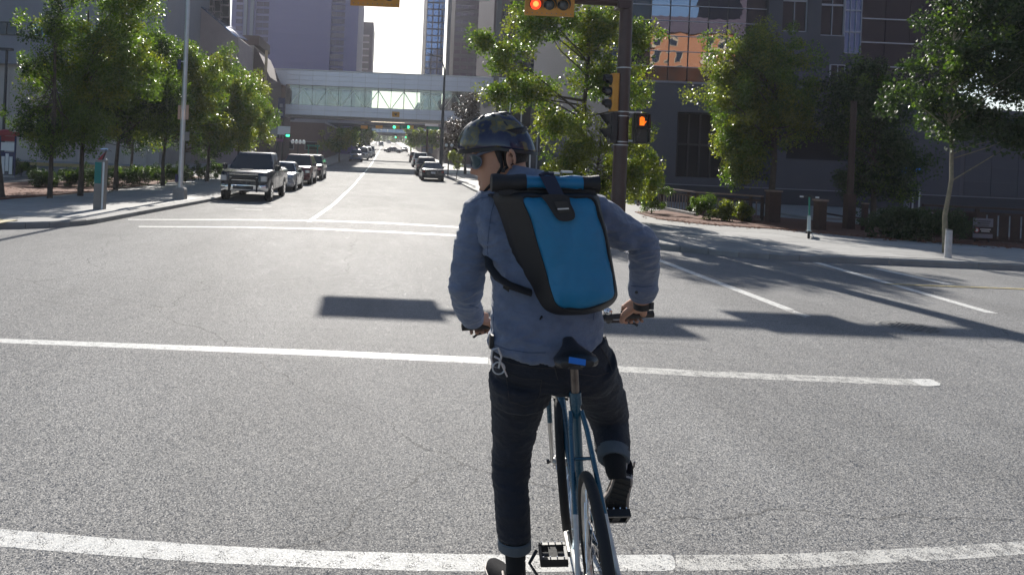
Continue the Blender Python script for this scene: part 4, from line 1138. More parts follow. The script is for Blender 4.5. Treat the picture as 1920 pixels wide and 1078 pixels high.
def signal_h(label, cx_px, cy_px, group):
    """horizontal three lamp head: red left"""
    c = W(cx_px, cy_px, YP - .35); w, h = 1.36, .62
    t = thing('traffic_light', label, 'traffic light', (c.x, c.y, c.z), 0, group)
    MB().box((c.x, c.y, c.z), (w, .035, h), bev=.0).build('backplate', 'sig_yellow', t)
    for s_ in (-1, 1):
        MB().box((c.x, c.y - .03, c.z + s_ * (h / 2 - .012)), (w, .05, .024)).build('rim', 'sig_yellow', t)
        MB().box((c.x + s_ * (w / 2 - .012), c.y - .03, c.z), (.024, .05, h - .05)).build('rim', 'sig_yellow', t)
    MB().box((c.x, c.y + .12, c.z), (w * .86, .2, .36), bev=.05).build('housing', 'sig_yellow', t)
    MB().tube([(c.x, c.y + .2, c.z + .1), (c.x, YP, c.z + .45)], .035, 6).build('hanger', 'brown_pole', t)
    for k in range(3):
        x = c.x + (k - 1) * .385
        MB().disc((x, c.y - .018, c.z), .195, (0, -1, 0), .012, 28).build('lamp_surround', 'sig_yellow', t)
        lamp = MB().ball((x, c.y - .02, c.z), .152, 20, 10, (1, .35, 1)).build('lamp', 'red_on' if k == 0 else 'lens_off', t, True, label='lit red lamp' if k == 0 else None)
        if k == 0: MB().ball((x, c.y - .055, c.z), .085, 16, 8, (1, .35, 1)).build('lamp_core', 'red_core', lamp, True)
        # cut-away visor: an open hood round the upper half
        vs = []; n = 20
        for i in range(n + 1):
            a = R(-35) + R(250) * i / n
            for (rr, yy) in ((.165, -.018), (.170, -.23 * (0.35 + .65 * max(0, math.sin(a * .72 + .35)))), (.178, -.23 * (0.35 + .65 * max(0, math.sin(a * .72 + .35)))), (.175, -.018)):
                vs.append((x + rr * math.cos(a), c.y + yy, c.z + rr * math.sin(a)))
        fs = [(4 * i + j, 4 * i + (j + 1) % 4, 4 * i + 4 + (j + 1) % 4, 4 * i + 4 + j) for i in range(n) for j in range(4)]
        MB().add(vs, fs).build('visor', 'black', t)
    for k in range(10):
        MB().disc((c.x - w / 2 + .08 + k * .133, c.y - .02, c.z - h / 2 + .07), .014, (0, -1, 0), .012, 8).build('bolt', 'grey_box', t)
    return t
GS = 'horizontal signal heads on the mast arm'
signal_h('yellow traffic light showing red, left one, over the top of the sky gap', 704, -8, GS)
signal_h('yellow traffic light showing red, nearest the brown pole', 1030, 10, GS)
# green street name board on the arm between the heads
g0 = W(878, -18, YP - .2)
gs = thing('street_name_sign', 'green street name board on the arm between the two signal heads', 'street sign', (g0.x, YP - .2, g0.z))
MB().box((g0.x, YP - .2, g0.z), (1.25, .03, .55)).build('board', 'sign_green', gs)
for s_ in (-1, 1): MB().box((g0.x, YP - .222, g0.z + s_ * .26), (1.25, .012, .014)).build('border', 'white', gs)

# vertical signal seen from the side, on the left face of the pole
c = W(1148, 174, YP)
vt = thing('traffic_light', 'yellow vertical traffic light seen edge on, on the left flank of the brown pole', 'traffic light', (c.x, YP, c.z))
MB().box((c.x + .05, YP, c.z), (.19, .36, 1.06), bev=.04).build('housing', 'sig_yellow', vt)
for k in range(3):
    z = c.z + (1 - k) * .345
    vs = []; n = 14
    for i in range(n + 1):
        a = R(-30) + R(240) * i / n
        for rr, xx in ((.15, 0), (.15, -.2 + (.1 if a < 0 or a > PI else 0)), (.158, -.2 + (.1 if a < 0 or a > PI else 0)), (.158, 0)):
            vs.append((c.x - .045 + xx, YP + rr * math.cos(a), z + rr * math.sin(a)))
    MB().add(vs, [(4 * i + j, 4 * i + (j + 1) % 4, 4 * i + 4 + (j + 1) % 4, 4 * i + 4 + j) for i in range(n) for j in range(4)]).build('visor', 'black', vt)
    MB().disc((c.x - .04, YP, z), .145, (-1, 0, 0), .02, 18).build('lamp', 'lens_off', vt)
for z in (c.z + .56, c.z - .56): MB().box((c.x + .18, YP, z), (.12, .06, .05)).build('bracket', 'steel', vt)
# pedestrian signal seen from the side
c = W(1146, 240, YP)
ps = thing('pedestrian_signal', 'black pedestrian signal seen edge on, left of the brown pole', 'pedestrian signal', (c.x, YP, c.z))
MB().box((c.x + .04, YP, c.z), (.2, .38, .86), bev=.03).build('housing', 'black', ps)
for k in (0, 1):
    z = c.z + .20 - .40 * k
    MB().add([(c.x - .06, YP - .18, z + .18), (c.x - .06, YP + .18, z + .18), (c.x - .30, YP + .18, z + .17), (c.x - .30, YP - .18, z + .17), (c.x - .06, YP - .18, z - .14), (c.x - .06, YP + .18, z - .14)],
             [(0, 1, 2, 3), (0, 3, 4), (1, 5, 2)]).build('visor', 'black', ps)
    MB().box((c.x - .065, YP, z), (.012, .3, .3)).build('lens', 'lens_off', ps)
# pedestrian signal facing us: orange hand
c = W(1203, 241, YP - .1)
pf = thing('pedestrian_signal', 'pedestrian signal showing a lit orange hand, right of the brown pole', 'pedestrian signal', (c.x, c.y, c.z))
MB().box((c.x, c.y + .12, c.z), (.42, .22, .86), bev=.03).build('housing', 'black', pf)
for z0, h in ((c.z + .2, .38), (c.z - .2, .38)):
    for s_ in (-1, 1): MB().box((c.x + s_ * .19, c.y - .07, z0), (.02, .16, h)).build('hood', 'black', pf)
    MB().box((c.x, c.y - .07, z0 + h / 2), (.40, .18, .02)).build('hood', 'black', pf)
MB().box((c.x, c.y + .004, c.z - .2), (.35, .012, .34)).build('lens', 'lens_off', pf)
# the hand: palm, four fingers, thumb
hb = MB(); hx, hz = c.x + .005, c.z + .185; yy = c.y - .004
hb.box((hx, yy, hz - .045), (.125, .014, .12), bev=.0)
for i, (dx, l) in enumerate(((-.052, .10), (-.018, .125), (.018, .12), (.052, .095))):
    hb.box((hx + dx, yy, hz + .017 + l / 2), (.026, .014, l))
hb.box((hx + .085, yy, hz - .02), (.026, .014, .10), mtx=Matrix.Rotation(R(38), 4, 'Y'))
hb.build('hand', 'orange_on', pf)
for z in (c.z + .44, c.z - .36):
    MB().box((c.x - .32, YP, z), (.62, .05, .05)).build('bracket', 'steel', pf)

# ---- silver light pole on the left
lp = G(337, 374, KH)
LP1 = thing('street_lamp', 'silver steel street lamp pole on a square concrete foot by the left kerb', 'street lamp', lp)
ztop = 11.0
MB().loft([[(lp.x + sx * w, lp.y + sy * w, lp.z + z) for sx, sy in ((-1, -1), (1, -1), (1, 1), (-1, 1))] for w, z in ((.21, -.05), (.20, .36), (.17, .42))]).build('foot', 'concrete', LP1)
MB().tube([(lp.x, lp.y, lp.z + .42), (lp.x, lp.y, ztop)], [.095, .06], 14).build('pole', 'steel', LP1, True)
MB().tube([(lp.x, lp.y, ztop), (lp.x + .6, lp.y + .3, ztop + .5), (lp.x + 2.2, lp.y + .6, ztop + .6)], [.05, .045, .04], 8).build('lamp_arm', 'steel', LP1, True)
MB().box((lp.x + 2.5, lp.y + .65, ztop + .58), (.7, .26, .13), bev=.05).build('lamp_head', 'grey_box', LP1)
for an in range(4):
    MB().disc((lp.x + .15 * math.cos(an * PI / 2 + .78), lp.y + .15 * math.sin(an * PI / 2 + .78), lp.z + .42), .018, (0, 0, 1), .05, 8).build('bolt', 'steel', LP1)
MB().box((lp.x - .13, lp.y - .02, lp.z + .75), (.1, .12, .28), bev=.01).build('junction_box', 'navy_sign', LP1)
def sign_on(label, px, py, w, h, material, name='sign_board', Y=lp.y - .12, cat='sign', back=None):
    c = W(px, py, Y); t = thing(name, label, cat, (c.x, c.y, c.z))
    MB().box((c.x, c.y, c.z), (w, .02, h)).build('panel', material, t)
    MB().box(((c.x + lp.x) / 2, c.y + .05, c.z + h * .3), (abs(c.x - lp.x) + .05, .05, .03)).build('bracket', 'steel', t)
    return t
sign_on('narrow tan sign edge left of the silver lamp pole', 336, 211, .09, .5, 'tan_sign')
sign_on('narrow tan sign edge right of the silver lamp pole', 351, 211, .10, .52, 'tan_sign')
sign_on('small grey box clamped right of the silver lamp pole', 350.5, 256, .17, .32, 'grey_box')
sign_on('dark oval plate high on the left of the lamp pole', 336, 121, .12, .36, 'navy_sign')

# ---- green and grey pay machine
pm_ = G(187, 393, KH)
PM = thing('parking_pay_machine', 'grey parking pay machine with a teal upper panel on the left pavement', 'pay machine', pm_)
x, y, z = pm_
MB().box((x, y, z + .66), (.27, .22, 1.32), bev=.02).build('body', 'grey_box', PM)
MB().box((x - .045, y - .113, z + .98), (.18, .008, .56)).build('side_panel', 'teal_panel', PM)
MB().box((x + .10, y - .114, z + .64), (.05, .010, 1.26)).build('edge_strip', 'steel', PM)
MB().box((x - .045, y - .1135, z + .30), (.18, .009, .7)).build('lower_panel', 'grey_box', PM)
MB().ball((x + .105, y - .03, z + 1.33), .05, 12, 6, (1, 1, .5)).build('cap', 'chrome', PM, True)
MB().tube([(x + .02, y, z + 1.32), (x + .10, y + .02, z + 1.56)], .02, 6).build('stem', 'black', PM)
MB().box((x + .10, y + .02, z + 1.585), (.20, .28, .025), mtx=Matrix.Rotation(R(-14), 4, 'X')).build('solar_panel', 'chrome', PM)
MB().add([(x - .12, y, z + 1.32), (x + .02, y, z + 1.32), (x + .10, y, z + 1.55), (x - .12, y + .08, z + 1.32), (x + .02, y + .08, z + 1.32), (x + .10, y + .08, z + 1.55)], [(0, 1, 2), (3, 5, 4), (0, 3, 4, 1), (1, 4, 5, 2), (0, 2, 5, 3)]).build('hood', 'red_trim', PM)

# ---- left lamp post and kiosk
q = W(4, 310, 46); z0 = zg(46) + KH
t = thing('lot_lamp', 'thin black lamp post with a flat head at the far left', 'street lamp', (q.x, 46, z0))
zt2 = W(8, 95, 46).z
MB().tube([(q.x, 46, z0), (q.x, 46, zt2)], [.10, .08], 10).build('pole', 'steel_dark', t, True)
MB().box((q.x - .05, 46, zt2 + .07), (.80, .4, .14), bev=.05).build('lamp_head', 'steel_dark', t)
q = W(13, 316, 38); z0 = zg(38) + KH
K = thing('info_kiosk', 'red topped kiosk with posters and dark posts at the left edge', 'kiosk', (q.x, 38, z0))
for s_ in (-1, 1): MB().box((q.x + s_ * .38, 38, z0 + 1.05), (.07, .07, 2.1)).build('post', 'navy_sign', K)
MB().box((q.x, 38, z0 + 2.2), (1.0, .5, .22), bev=.08).build('roof', 'red_trim', K)
MB().ball((q.x - .15, 38, z0 + 2.28), .36, 12, 6, (1, .6, .4)).build('dome', 'red_trim', K, True)
MB().box((q.x, 38, z0 + 1.95), (.68, .05, .26)).build('header_board', 'red_trim', K)
MB().box((q.x, 38, z0 + 1.55), (.68, .04, .42)).build('poster', 'white', K)
MB().box((q.x, 38, z0 + .95), (.68, .04, .66)).build('poster', 'navy_sign', K)
for k in range(3): MB().box((q.x - .2 + .2 * k, 37.97, z0 + .6 + .15 * (k % 2)), (.16, .03, .9)).build('leaflet_rack', 'white', K)
MB().box((q.x, 38, z0 + .04), (1.1, .6, .08)).build('plinth', 'concrete', K)

# ---- traffic of small signs at the left end of the skywalk
q = W(519, 290, 62); z0 = zg(62) + KH
BS = thing('station_sign', 'two sided grey and plum sign on a dark post behind the parked cars', 'sign', (q.x, 62, z0))
def pq(px, py, Y): return W(px, py, Y)
def plate(parent, name, px0_, px1_, py0, py1, Y, material, th=.08):
    a = W(px0_, (py0 + py1) / 2, Y); b_ = W(px1_, (py0 + py1) / 2, Y); t_ = W((px0_ + px1_) / 2, py0, Y).z; bo = W((px0_ + px1_) / 2, py1, Y).z
    return BX(a.x, b_.x, Y, Y + th, bo, t_).build(name, material, parent)
MB().tube([(q.x, 62.1, z0), (q.x, 62.1, W(519, 238, 62).z)], .13, 8).build('post', 'steel_dark', BS)
plate(BS, 'board', 505, 520, 238, 258, 61.9, 'conc_grey'); plate(BS, 'board', 520.5, 544, 237, 253, 61.95, 'alu'); plate(BS, 'lower_board', 506, 531, 259, 266, 61.9, 'plum_sign')
gg = thing('transit_display', 'small lit green display hanging by the grey and plum sign', 'display', W(540, 254, 61.5))
plate(gg, 'case', 534, 545, 251, 258, 61.5, 'black'); plate(gg, 'lit_panel', 536, 543, 252.5, 256.5, 61.47, 'green_on', .02)
bn = thing('banner', 'dark blue vertical banner with a pale emblem beside the skywalk end', 'banner', W(527, 202, 80))
plate(bn, 'cloth', 521, 534, 184, 221, 80, 'navy_sign', .05); plate(bn, 'emblem', 524, 530, 195, 202, 79.97, 'conc_grey', .02); plate(bn, 'emblem', 524, 530, 213, 218, 79.97, 'conc_grey', .02)
qb = W(527, 320, 80); MB().tube([(qb.x, 80.1, zg(80) + KH), (qb.x, 80.1, W(527, 183, 80).z)], .07, 8).build('pole', 'steel_dark', bn)
M['globe'] = mat('white lamp globe', (0.85, 0.85, 0.83), 0.3, var=0)
ql = W(557, 320, 66); z0 = zg(66) + KH
gl = thing('globe_lamp', 'lamp post with four white globes in a row behind the parked cars', 'street lamp', (ql.x, 66, z0))
MB().tube([(ql.x, 66, z0), (ql.x, 66, W(557, 271, 66).z)], .06, 8).build('post', 'steel_dark', gl)
za = W(557, 271, 66).z
MB().tube([(ql.x - .55, 66, za), (ql.x + .55, 66, za)], .035, 6).build('arm', 'steel_dark', gl)
for k in range(4):
    MB().ball((ql.x - .50 + .33 * k, 66, za + .22), .155, 12, 8, (1, 1, 1.25)).build('globe', 'globe', gl, True)
    MB().disc((ql.x - .50 + .33 * k, 66, za), .07, (0, 0, 1), .05, 8).build('holder', 'steel_dark', gl)
# green glass shelter and bollard lamp
q = W(588, 296, 80)
sh = thing('glass_shelter', 'green tinted glass shelter on the left pavement before the skywalk', 'shelter', (q.x, 80, zg(80) + KH))
for a, b_ in ((576, 580), (593, 597)): plate(sh, 'post', a + 1, a + 3, 274, 301, 80, 'sign_green')
plate(sh, 'glass_pane', 580, 592, 277, 299, 80.02, 'glass_clear', .03); plate(sh, 'roof', 575, 598, 272, 275, 79.8, 'sign_green', 1.2)

# ---- tall street lamp at the right kerb
q = W(826, 322, 72); z0 = zg(72) + KH
t = thing('street_lamp', 'tall dark grey street lamp standing before the skywalk at the right kerb', 'street lamp', (q.x, 72, z0))
MB().tube([(q.x, 72, z0), (q.x, 72, 5.5), (q.x, 72, W(829, 132, 72).z)], [.20, .15, .09], 10).build('pole', 'steel_dark', t, True)
MB().tube([(q.x, 72, W(829, 132, 72).z), (q.x - .4, 72, W(829, 132, 72).z + 1.2), (q.x - 1.8, 72, W(829, 132, 72).z + 1.6)], [.07, .05, .04], 8).build('lamp_arm', 'steel_dark', t, True)
MB().box((q.x, 72, z0 + .3), (.46, .46, .6)).build('foot', 'concrete', t)
q = W(841, 300, 68)
t = thing('pavement_lamp', 'short grey lamp post with two white heads right of the tall street lamp', 'street lamp', (q.x, 68, zg(68) + KH))
MB().tube([(q.x, 68, zg(68) + KH), (q.x, 68, W(841, 275, 68).z)], .06, 8).build('post', 'steel_dark', t)
for s_ in (-.25, .25): MB().ball((q.x + s_, 68, W(841, 273, 68).z), .15, 10, 6).build('globe', 'globe', t, True)
MB().tube([(q.x - .25, 68, W(841, 275, 68).z - .05), (q.x + .25, 68, W(841, 275, 68).z - .05)], .03, 6).build('arm', 'steel_dark', t)
# flag poles behind the helmet
for k, (px, pt) in enumerate(((936, 150), (952, 165), (974, 172))):
    q = W(px, 300, 58); t = thing('flag_pole', '%s of the three thin white poles above the helmet' % ('left', 'middle', 'right')[k], 'pole', (q.x, 58, zg(58) + KH))
    MB().tube([(q.x, 58, zg(58) + KH), (q.x, 58, W(px, pt, 58).z)], [.06, .045], 8).build('pole', 'white', t, True)
    MB().ball((q.x, 58, W(px, pt, 58).z + .05), .07, 8, 6).build('finial', 'white', t, True)
q = W(998, 330, 40); t = thing('sign_post', 'thin bent steel post right behind the helmet', 'post', (q.x, 40, zg(40) + KH))
MB().tube([(W(993, 330, 40).x, 40, zg(40) + KH), (W(994, 290, 40).x, 40, W(994, 285, 40).z), (W(999, 266, 40).x, 40, W(999, 266, 40).z)], .035, 8).build('post', 'steel', t, True)
# far signal gantries
def gantry(label, Y, xs, py, on, pxpole):
    t = thing('far_signals', label, 'traffic signals', (W(pxpole, 285, Y).x, Y, zg(Y)))
    z = W(740, py - 3, Y).z; xp = W(pxpole, 285, Y).x
    MB().tube([(xp, Y, zg(Y)), (xp, Y, z + .3)], .16, 8).build('pole', 'brown_pole', t)
    MB().tube([(xp, Y, z + .2), (W(xs[0], py, Y).x, Y, z + .2)], .10, 6).build('mast_arm', 'brown_pole', t)
    for k, x in enumerate(xs):
        c = W(x, py, Y)
        MB().box((c.x, Y - .2, c.z), (1.1, .2, .5)).build('head', 'sig_yellow', t)
        if k in on: MB().ball((c.x - .32, Y - .34, c.z), .24, 10, 6).build('lit_lamp', 'green_on', t, True)
    return t
gantry('signals with green lights on an arm just beyond the skywalk', 118, (683, 711, 743, 769), 239, (2, 3), 800)
gantry('second set of green signals further down the street', 200, (744, 763), 258, (0, 1), 792)
q = W(743, 234, 117.4); t = thing('street_name_sign', 'green street name board between the far green signals', 'street sign', (q.x, 117.4, q.z))
plate(t, 'board', 749, 764, 236, 241, 117.4, 'sign_green', .03)
q = W(808, 234, 112); t = thing('hanging_board', 'white board hanging under the skywalk at its right', 'sign', (q.x, 112, q.z))
plate(t, 'board', 797, 822, 229, 237, 112, 'alu', .06); plate(t, 'lower_board', 800, 823, 238, 243, 112, 'sign_green', .05)
plate(t, 'hanger', 808, 810, 222, 229, 112, 'steel_dark', .05)

# ---- right side: wooden rail fence, fence with sign, posts, scooter
M['wood_dark'] = mat('dark stained wood', (0.060, 0.035, 0.028), 0.7, var=0.3, scale=8, bump=0.3)
M['wood_pale'] = mat('weathered wood', (0.24, 0.18, 0.15), 0.75, var=0.3, scale=10, bump=0.3)
def railing(label, pts, n, h, gap_mat='wood_pale', rail='wood_pale', posts=2.4, body='wood_dark', bal_w=.035, name='rail_fence'):
    """pts: ground points; rail runs over them"""
    t = thing(name, label, 'fence', pts[0])
    for a, b_ in zip(pts, pts[1:]):
        d = b_ - a; L_ = d.length; an = math.atan2(d.y, d.x); sl = math.asin(d.z / L_)
        mid = (a + b_) / 2; mt = Matrix.Rotation(-sl, 4, 'Y')
        MB().box(mid + Vector((0, 0, h)), (L_, .14, .06), an, mtx=mt).build('top_rail', rail, t)
        MB().box(mid + Vector((0, 0, .10)), (L_, .10, .08), an, mtx=mt).build('bottom_rail', rail, t)
        MB().box(mid + Vector((0, 0, h - .16)), (L_, .05, .07), an, mtx=mt).build('upper_rail', body, t)
        m = max(2, int(L_ / n))
        for i in range(m + 1):
            q_ = a.lerp(b_, i / m)
            if i % 10 == 0 or i == m: MB().box(q_ + Vector((0, 0, h / 2 - .02)), (.09, .09, h - .04), an).build('post', body, t)
            else: MB().box(q_ + Vector((0, 0, h / 2 - .06)), (bal_w, .03, h - .20), an).build('baluster', gap_mat, t)
    return t
def GP(px, py, dz=KH): return G(px, py, dz)
a, b_, c = GP(1196, 386), GP(1306, 405), GP(1428, 417)
railing('wooden railing with pale top rail and balusters behind the round shrubs', [a, b_, c], .24, .96)
FR = railing('dark fence with thin pale balusters at the right edge', [GP(1728, 448), GP(1830, 454), GP(1960, 463)], .26, 1.0, rail='wood_dark', name='slat_fence')
def boards(fence, a, b_, w, h):
    d = b_ - a; m = int(d.length / w); an = math.atan2(d.y, d.x)
    me = MB().box((0, 0, 0), (w * .86, .02, h)).mesh('board', 'wood_dark')
    for i in range(m):
        q_ = a.lerp(b_, (i + .5) / m) + Vector((0, .05, h / 2 + .12)) - base_of(fence)
        inst('board', me, q_, fence, (0, 0, an))
boards(FR, GP(1728, 448), GP(1960, 463), .26, .72)  # boards added behind the balusters to darken what shows between them
# posts so it reads solid as in the place
for k, (px_, w_, h_, py_, lab) in enumerate([(1448, .42, 1.15, 419, 'brown square brick like post at the end of the wooden railing'), (1536, .26, .95, 433, 'short brown wooden post right of the scooter')]):
    p = GP(px_, py_); t = thing('wooden_post', lab, 'post', p)
    MB().box((p.x, p.y, p.z + h_ / 2), (w_, .3, h_)).build('shaft', 'wood_dark', t)
    MB().box((p.x, p.y, p.z + h_ + .03), (w_ + .08, .36, .06)).build('cap', 'wood_pale', t)
p = GP(1591, 431)
t = thing('wooden_pole', 'tall dark brown pole with a wider foot in front of the dark tree', 'pole', p)
zt3 = W(1600, 190, p.y).z
MB().box((p.x, p.y, p.z + .6), (.27, .27, 1.2)).build('foot', 'wood_dark', t)
MB().tube([(p.x, p.y, p.z + 1.2), (p.x, p.y, zt3)], [.105, .095], 10).build('pole', 'wood_dark', t, True)
for (u, v) in (((1540, 399), (1582, 406)), ((1600, 407), (1622, 411))):
    A, B_ = W(*u, p.y + .3), W(*v, p.y + .3)
    MB().tube([A, B_], .03, 6).build('chain_rail', 'wood_dark', t)
p = GP(1620, 434); t = thing('wooden_post', 'short dark post at the left end of the hedge shrubs', 'post', p)
MB().box((p.x, p.y, p.z + .45), (.14, .14, .9)).build('shaft', 'wood_dark', t); MB().box((p.x, p.y, p.z + .92), (.18, .18, .04)).build('cap', 'wood_pale', t)
# sign on the fence
sY = GP(1843, 455).y - .25
s0 = W(1843, 428, sY)
t = thing('notice_sign', 'white notice with a black band and red ringed symbol on the dark fence', 'sign', s0)
MB().box((s0.x, sY, s0.z), (.56, .02, .56)).build('board', 'conc_grey', t)
MB().box((s0.x, sY - .013, s0.z - .06), (.56, .006, .20)).build('band', 'black', t)
MB().ring((s0.x - .19, sY - .02, s0.z - .06), .06, .012, (0, 1, 0), 18, 6).build('ring', 'red_trim', t)
MB().disc((s0.x - .19, sY - .016, s0.z - .06), .055, (0, -1, 0), .004, 16).build('symbol', 'white', t)
for k in range(2): MB().box((s0.x + .06, sY - .018, s0.z - .03 - .055 * k), (.30 - .06 * k, .004, .025)).build('lettering', 'white', t)
for k in range(3): MB().box((s0.x, sY - .012, s0.z + .20 - .06 * k), (.40 - .05 * k, .004, .02)).build('lettering', 'black', t)
for s_ in (-.2, .2): MB().box((s0.x + s_, sY + .03, s0.z - .3), (.03, .03, .75)).build('stake', 'steel_dark', t)
# parking pay post and slim posts behind the hedge
q = W(1702, 385, 30); t = thing('ticket_box', 'small pale ticket box between two thin posts behind the hedge', 'ticket box', (q.x, 30, zg(30) + KH))
MB().box((q.x, 30, zg(30) + KH + .55), (.14, .12, 1.1)).build('stand', 'steel_dark', t); plate(t, 'box', 1698, 1706, 374, 392, 29.85, 'conc_grey', .12); plate(t, 'screen', 1700, 1704.5, 377, 382, 29.83, 'black', .02)
for px_ in (1711, 1723):
    q2 = W(px_, 385, 30); MB().tube([(q2.x, 30, zg(30) + KH), (q2.x, 30, W(px_, 355, 30).z)], .03, 6).build('side_post', 'steel', t)
M['blue_logo'] = mat('blue lit sign', (0.02, 0.12, 0.55), 0.4, var=0, emit=((0.03, 0.25, 0.9), .35))
q = W(1705, 318, 40.5); t = thing('blue_wall_sign', 'small blue sign seen through the dark tree', 'sign', q)
plate(t, 'panel', 1690, 1703, 314, 324, 41.2, 'blue_logo', .06); plate(t, 'panel', 1719, 1728, 316, 323, 41.2, 'blue_logo', .06)
# e-scooter
p = GP(1516, 448)
SCT = thing('electric_scooter', 'parked electric scooter seen end on at the edge of the mulch', 'scooter', p, -math.atan2(p.x, p.y))
x, y, z = 0.0, 0.0, 0.0
M['scoot'] = mat('white green scooter', (0.45, 0.52, 0.52), 0.4)
for yy in (0.0, 1.0): 
    w_ = MB().ring((x, y + yy, z + .115), .085, .032, (1, 0, 0), 20, 8).build('wheel', 'rubber', SCT, True)
    MB().disc((x - .02, y + yy, z + .115), .055, (1, 0, 0), .04, 14).build('hub', 'grey_box', w_)
MB().box((x, y + .5, z + .16), (.15, .78, .05), bev=.03).build('deck', 'black', SCT)
MB().tube([(x, y + .02, z + .2), (x - .005, y + .08, z + .62)], [.05, .045], 10).build('lower_stem', 'scoot', SCT, True)
MB().tube([(x - .005, y + .08, z + .62), (x - .02, y + .17, z + 1.12)], .022, 10).build('stem', 'sign_green', SCT, True)
MB().tube([(x - .25, y + .16, z + 1.12), (x - .02, y + .17, z + 1.13), (x + .21, y + .16, z + 1.12)], .017, 8).build('handlebar', 'black', SCT)
for s_ in (-1, 1): MB().tube([(x - .02 + s_ * .14, y + .16, z + 1.12), (x - .02 + s_ * .23, y + .16, z + 1.12)], .022, 8).build('grip', 'steel', SCT)
MB().box((x - .02, y + .14, z + 1.15), (.08, .05, .06)).build('display', 'black', SCT)
MB().box((x, y - .1, z + .23), (.09, .12, .02)).build('mudguard', 'scoot', SCT)
MB().tube([(x + .05, y + .4, z + .14), (x + .14, y + .42, z + .0)], .012, 6).build('kickstand', 'steel', SCT)
# pale planter kerb along the shrubs
A, B_ = GP(1240, 394), GP(1302, 407)
t = thing('edging', 'sunlit pale concrete edging below the wooden railing', 'edging', A)
d = B_ - A; MB().box((A + B_) / 2 + Vector((0, -.15, .08)), (d.length, .18, .16), math.atan2(d.y, d.x)).build('edging_block', 'concrete', t)
# stick lying in the left bed
A, B_ = GP(203, 363), GP(246, 353)
t = thing('fallen_branch', 'thin pale fallen branch lying in the left bed behind the pay machine', 'branch', A)
MB().tube([A + Vector((0, 0, .05)), (A + B_) / 2 + Vector((0, 0, .12)), B_ + Vector((0, 0, .10))], [.03, .025, .012], 6).build('branch', 'birch', t)
# ================================================================ VEHICLES  (x forward, built round their own origin)
def paint(name, col, metal=0.0):
    m = mat(name, col, 0.28, metal, var=0.04); m.node_tree.nodes['Principled BSDF'].inputs['Coat Weight'].default_value = 0.5
    m.node_tree.nodes['Principled BSDF'].inputs['Coat Roughness'].default_value = 0.04
    return m
M['car_navy'] = paint('navy car paint', (0.012, 0.018, 0.035)); M['car_silver'] = paint('silver car paint', (0.42, 0.44, 0.46), .6)
M['car_maroon'] = paint('maroon car paint', (0.10, 0.010, 0.016)); M['car_black'] = paint('black car paint', (0.010, 0.011, 0.018))
M['car_white'] = paint('white car paint', (0.62, 0.63, 0.62), 0); M['car_blue'] = paint('blue car paint', (0.05, 0.09, 0.2))
M['car_glass'] = glass_mat('car glass', (0.035, 0.045, 0.055), .35, 0, 1, .04)
M['headlamp'] = mat('headlamp', (0.55, 0.57, 0.60), 0.12, 0.5, var=0)
M['tail'] = mat('tail lamp', (0.22, 0.010, 0.012), 0.2, var=0)
M['plate'] = mat('number plate', (0.60, 0.60, 0.62), 0.5, var=0.05)
def sect(x, w, z0, z1, r=.10, tum=0.0, n=3):
    """closed ring, rounded rectangle across the car at station x"""
    pts = []
    def arc(cy, cz, a0):
        for i in range(n + 1):
            a = a0 + (PI / 2) * i / n; pts.append((cy + r * math.cos(a), cz + r * math.sin(a)))
    r = min(r, w * .45, (z1 - z0) * .45)
    arc(w - r, z1 - r, 0); arc(-w + r, z1 - r, PI / 2); arc(-w + r, z0 + r, PI); arc(w - r, z0 + r, 1.5 * PI)
    zm = (z0 + z1) / 2
    return [(x, y * (1 - tum * max(0, (z - zm) / (z1 - zm))), z) for y, z in pts]
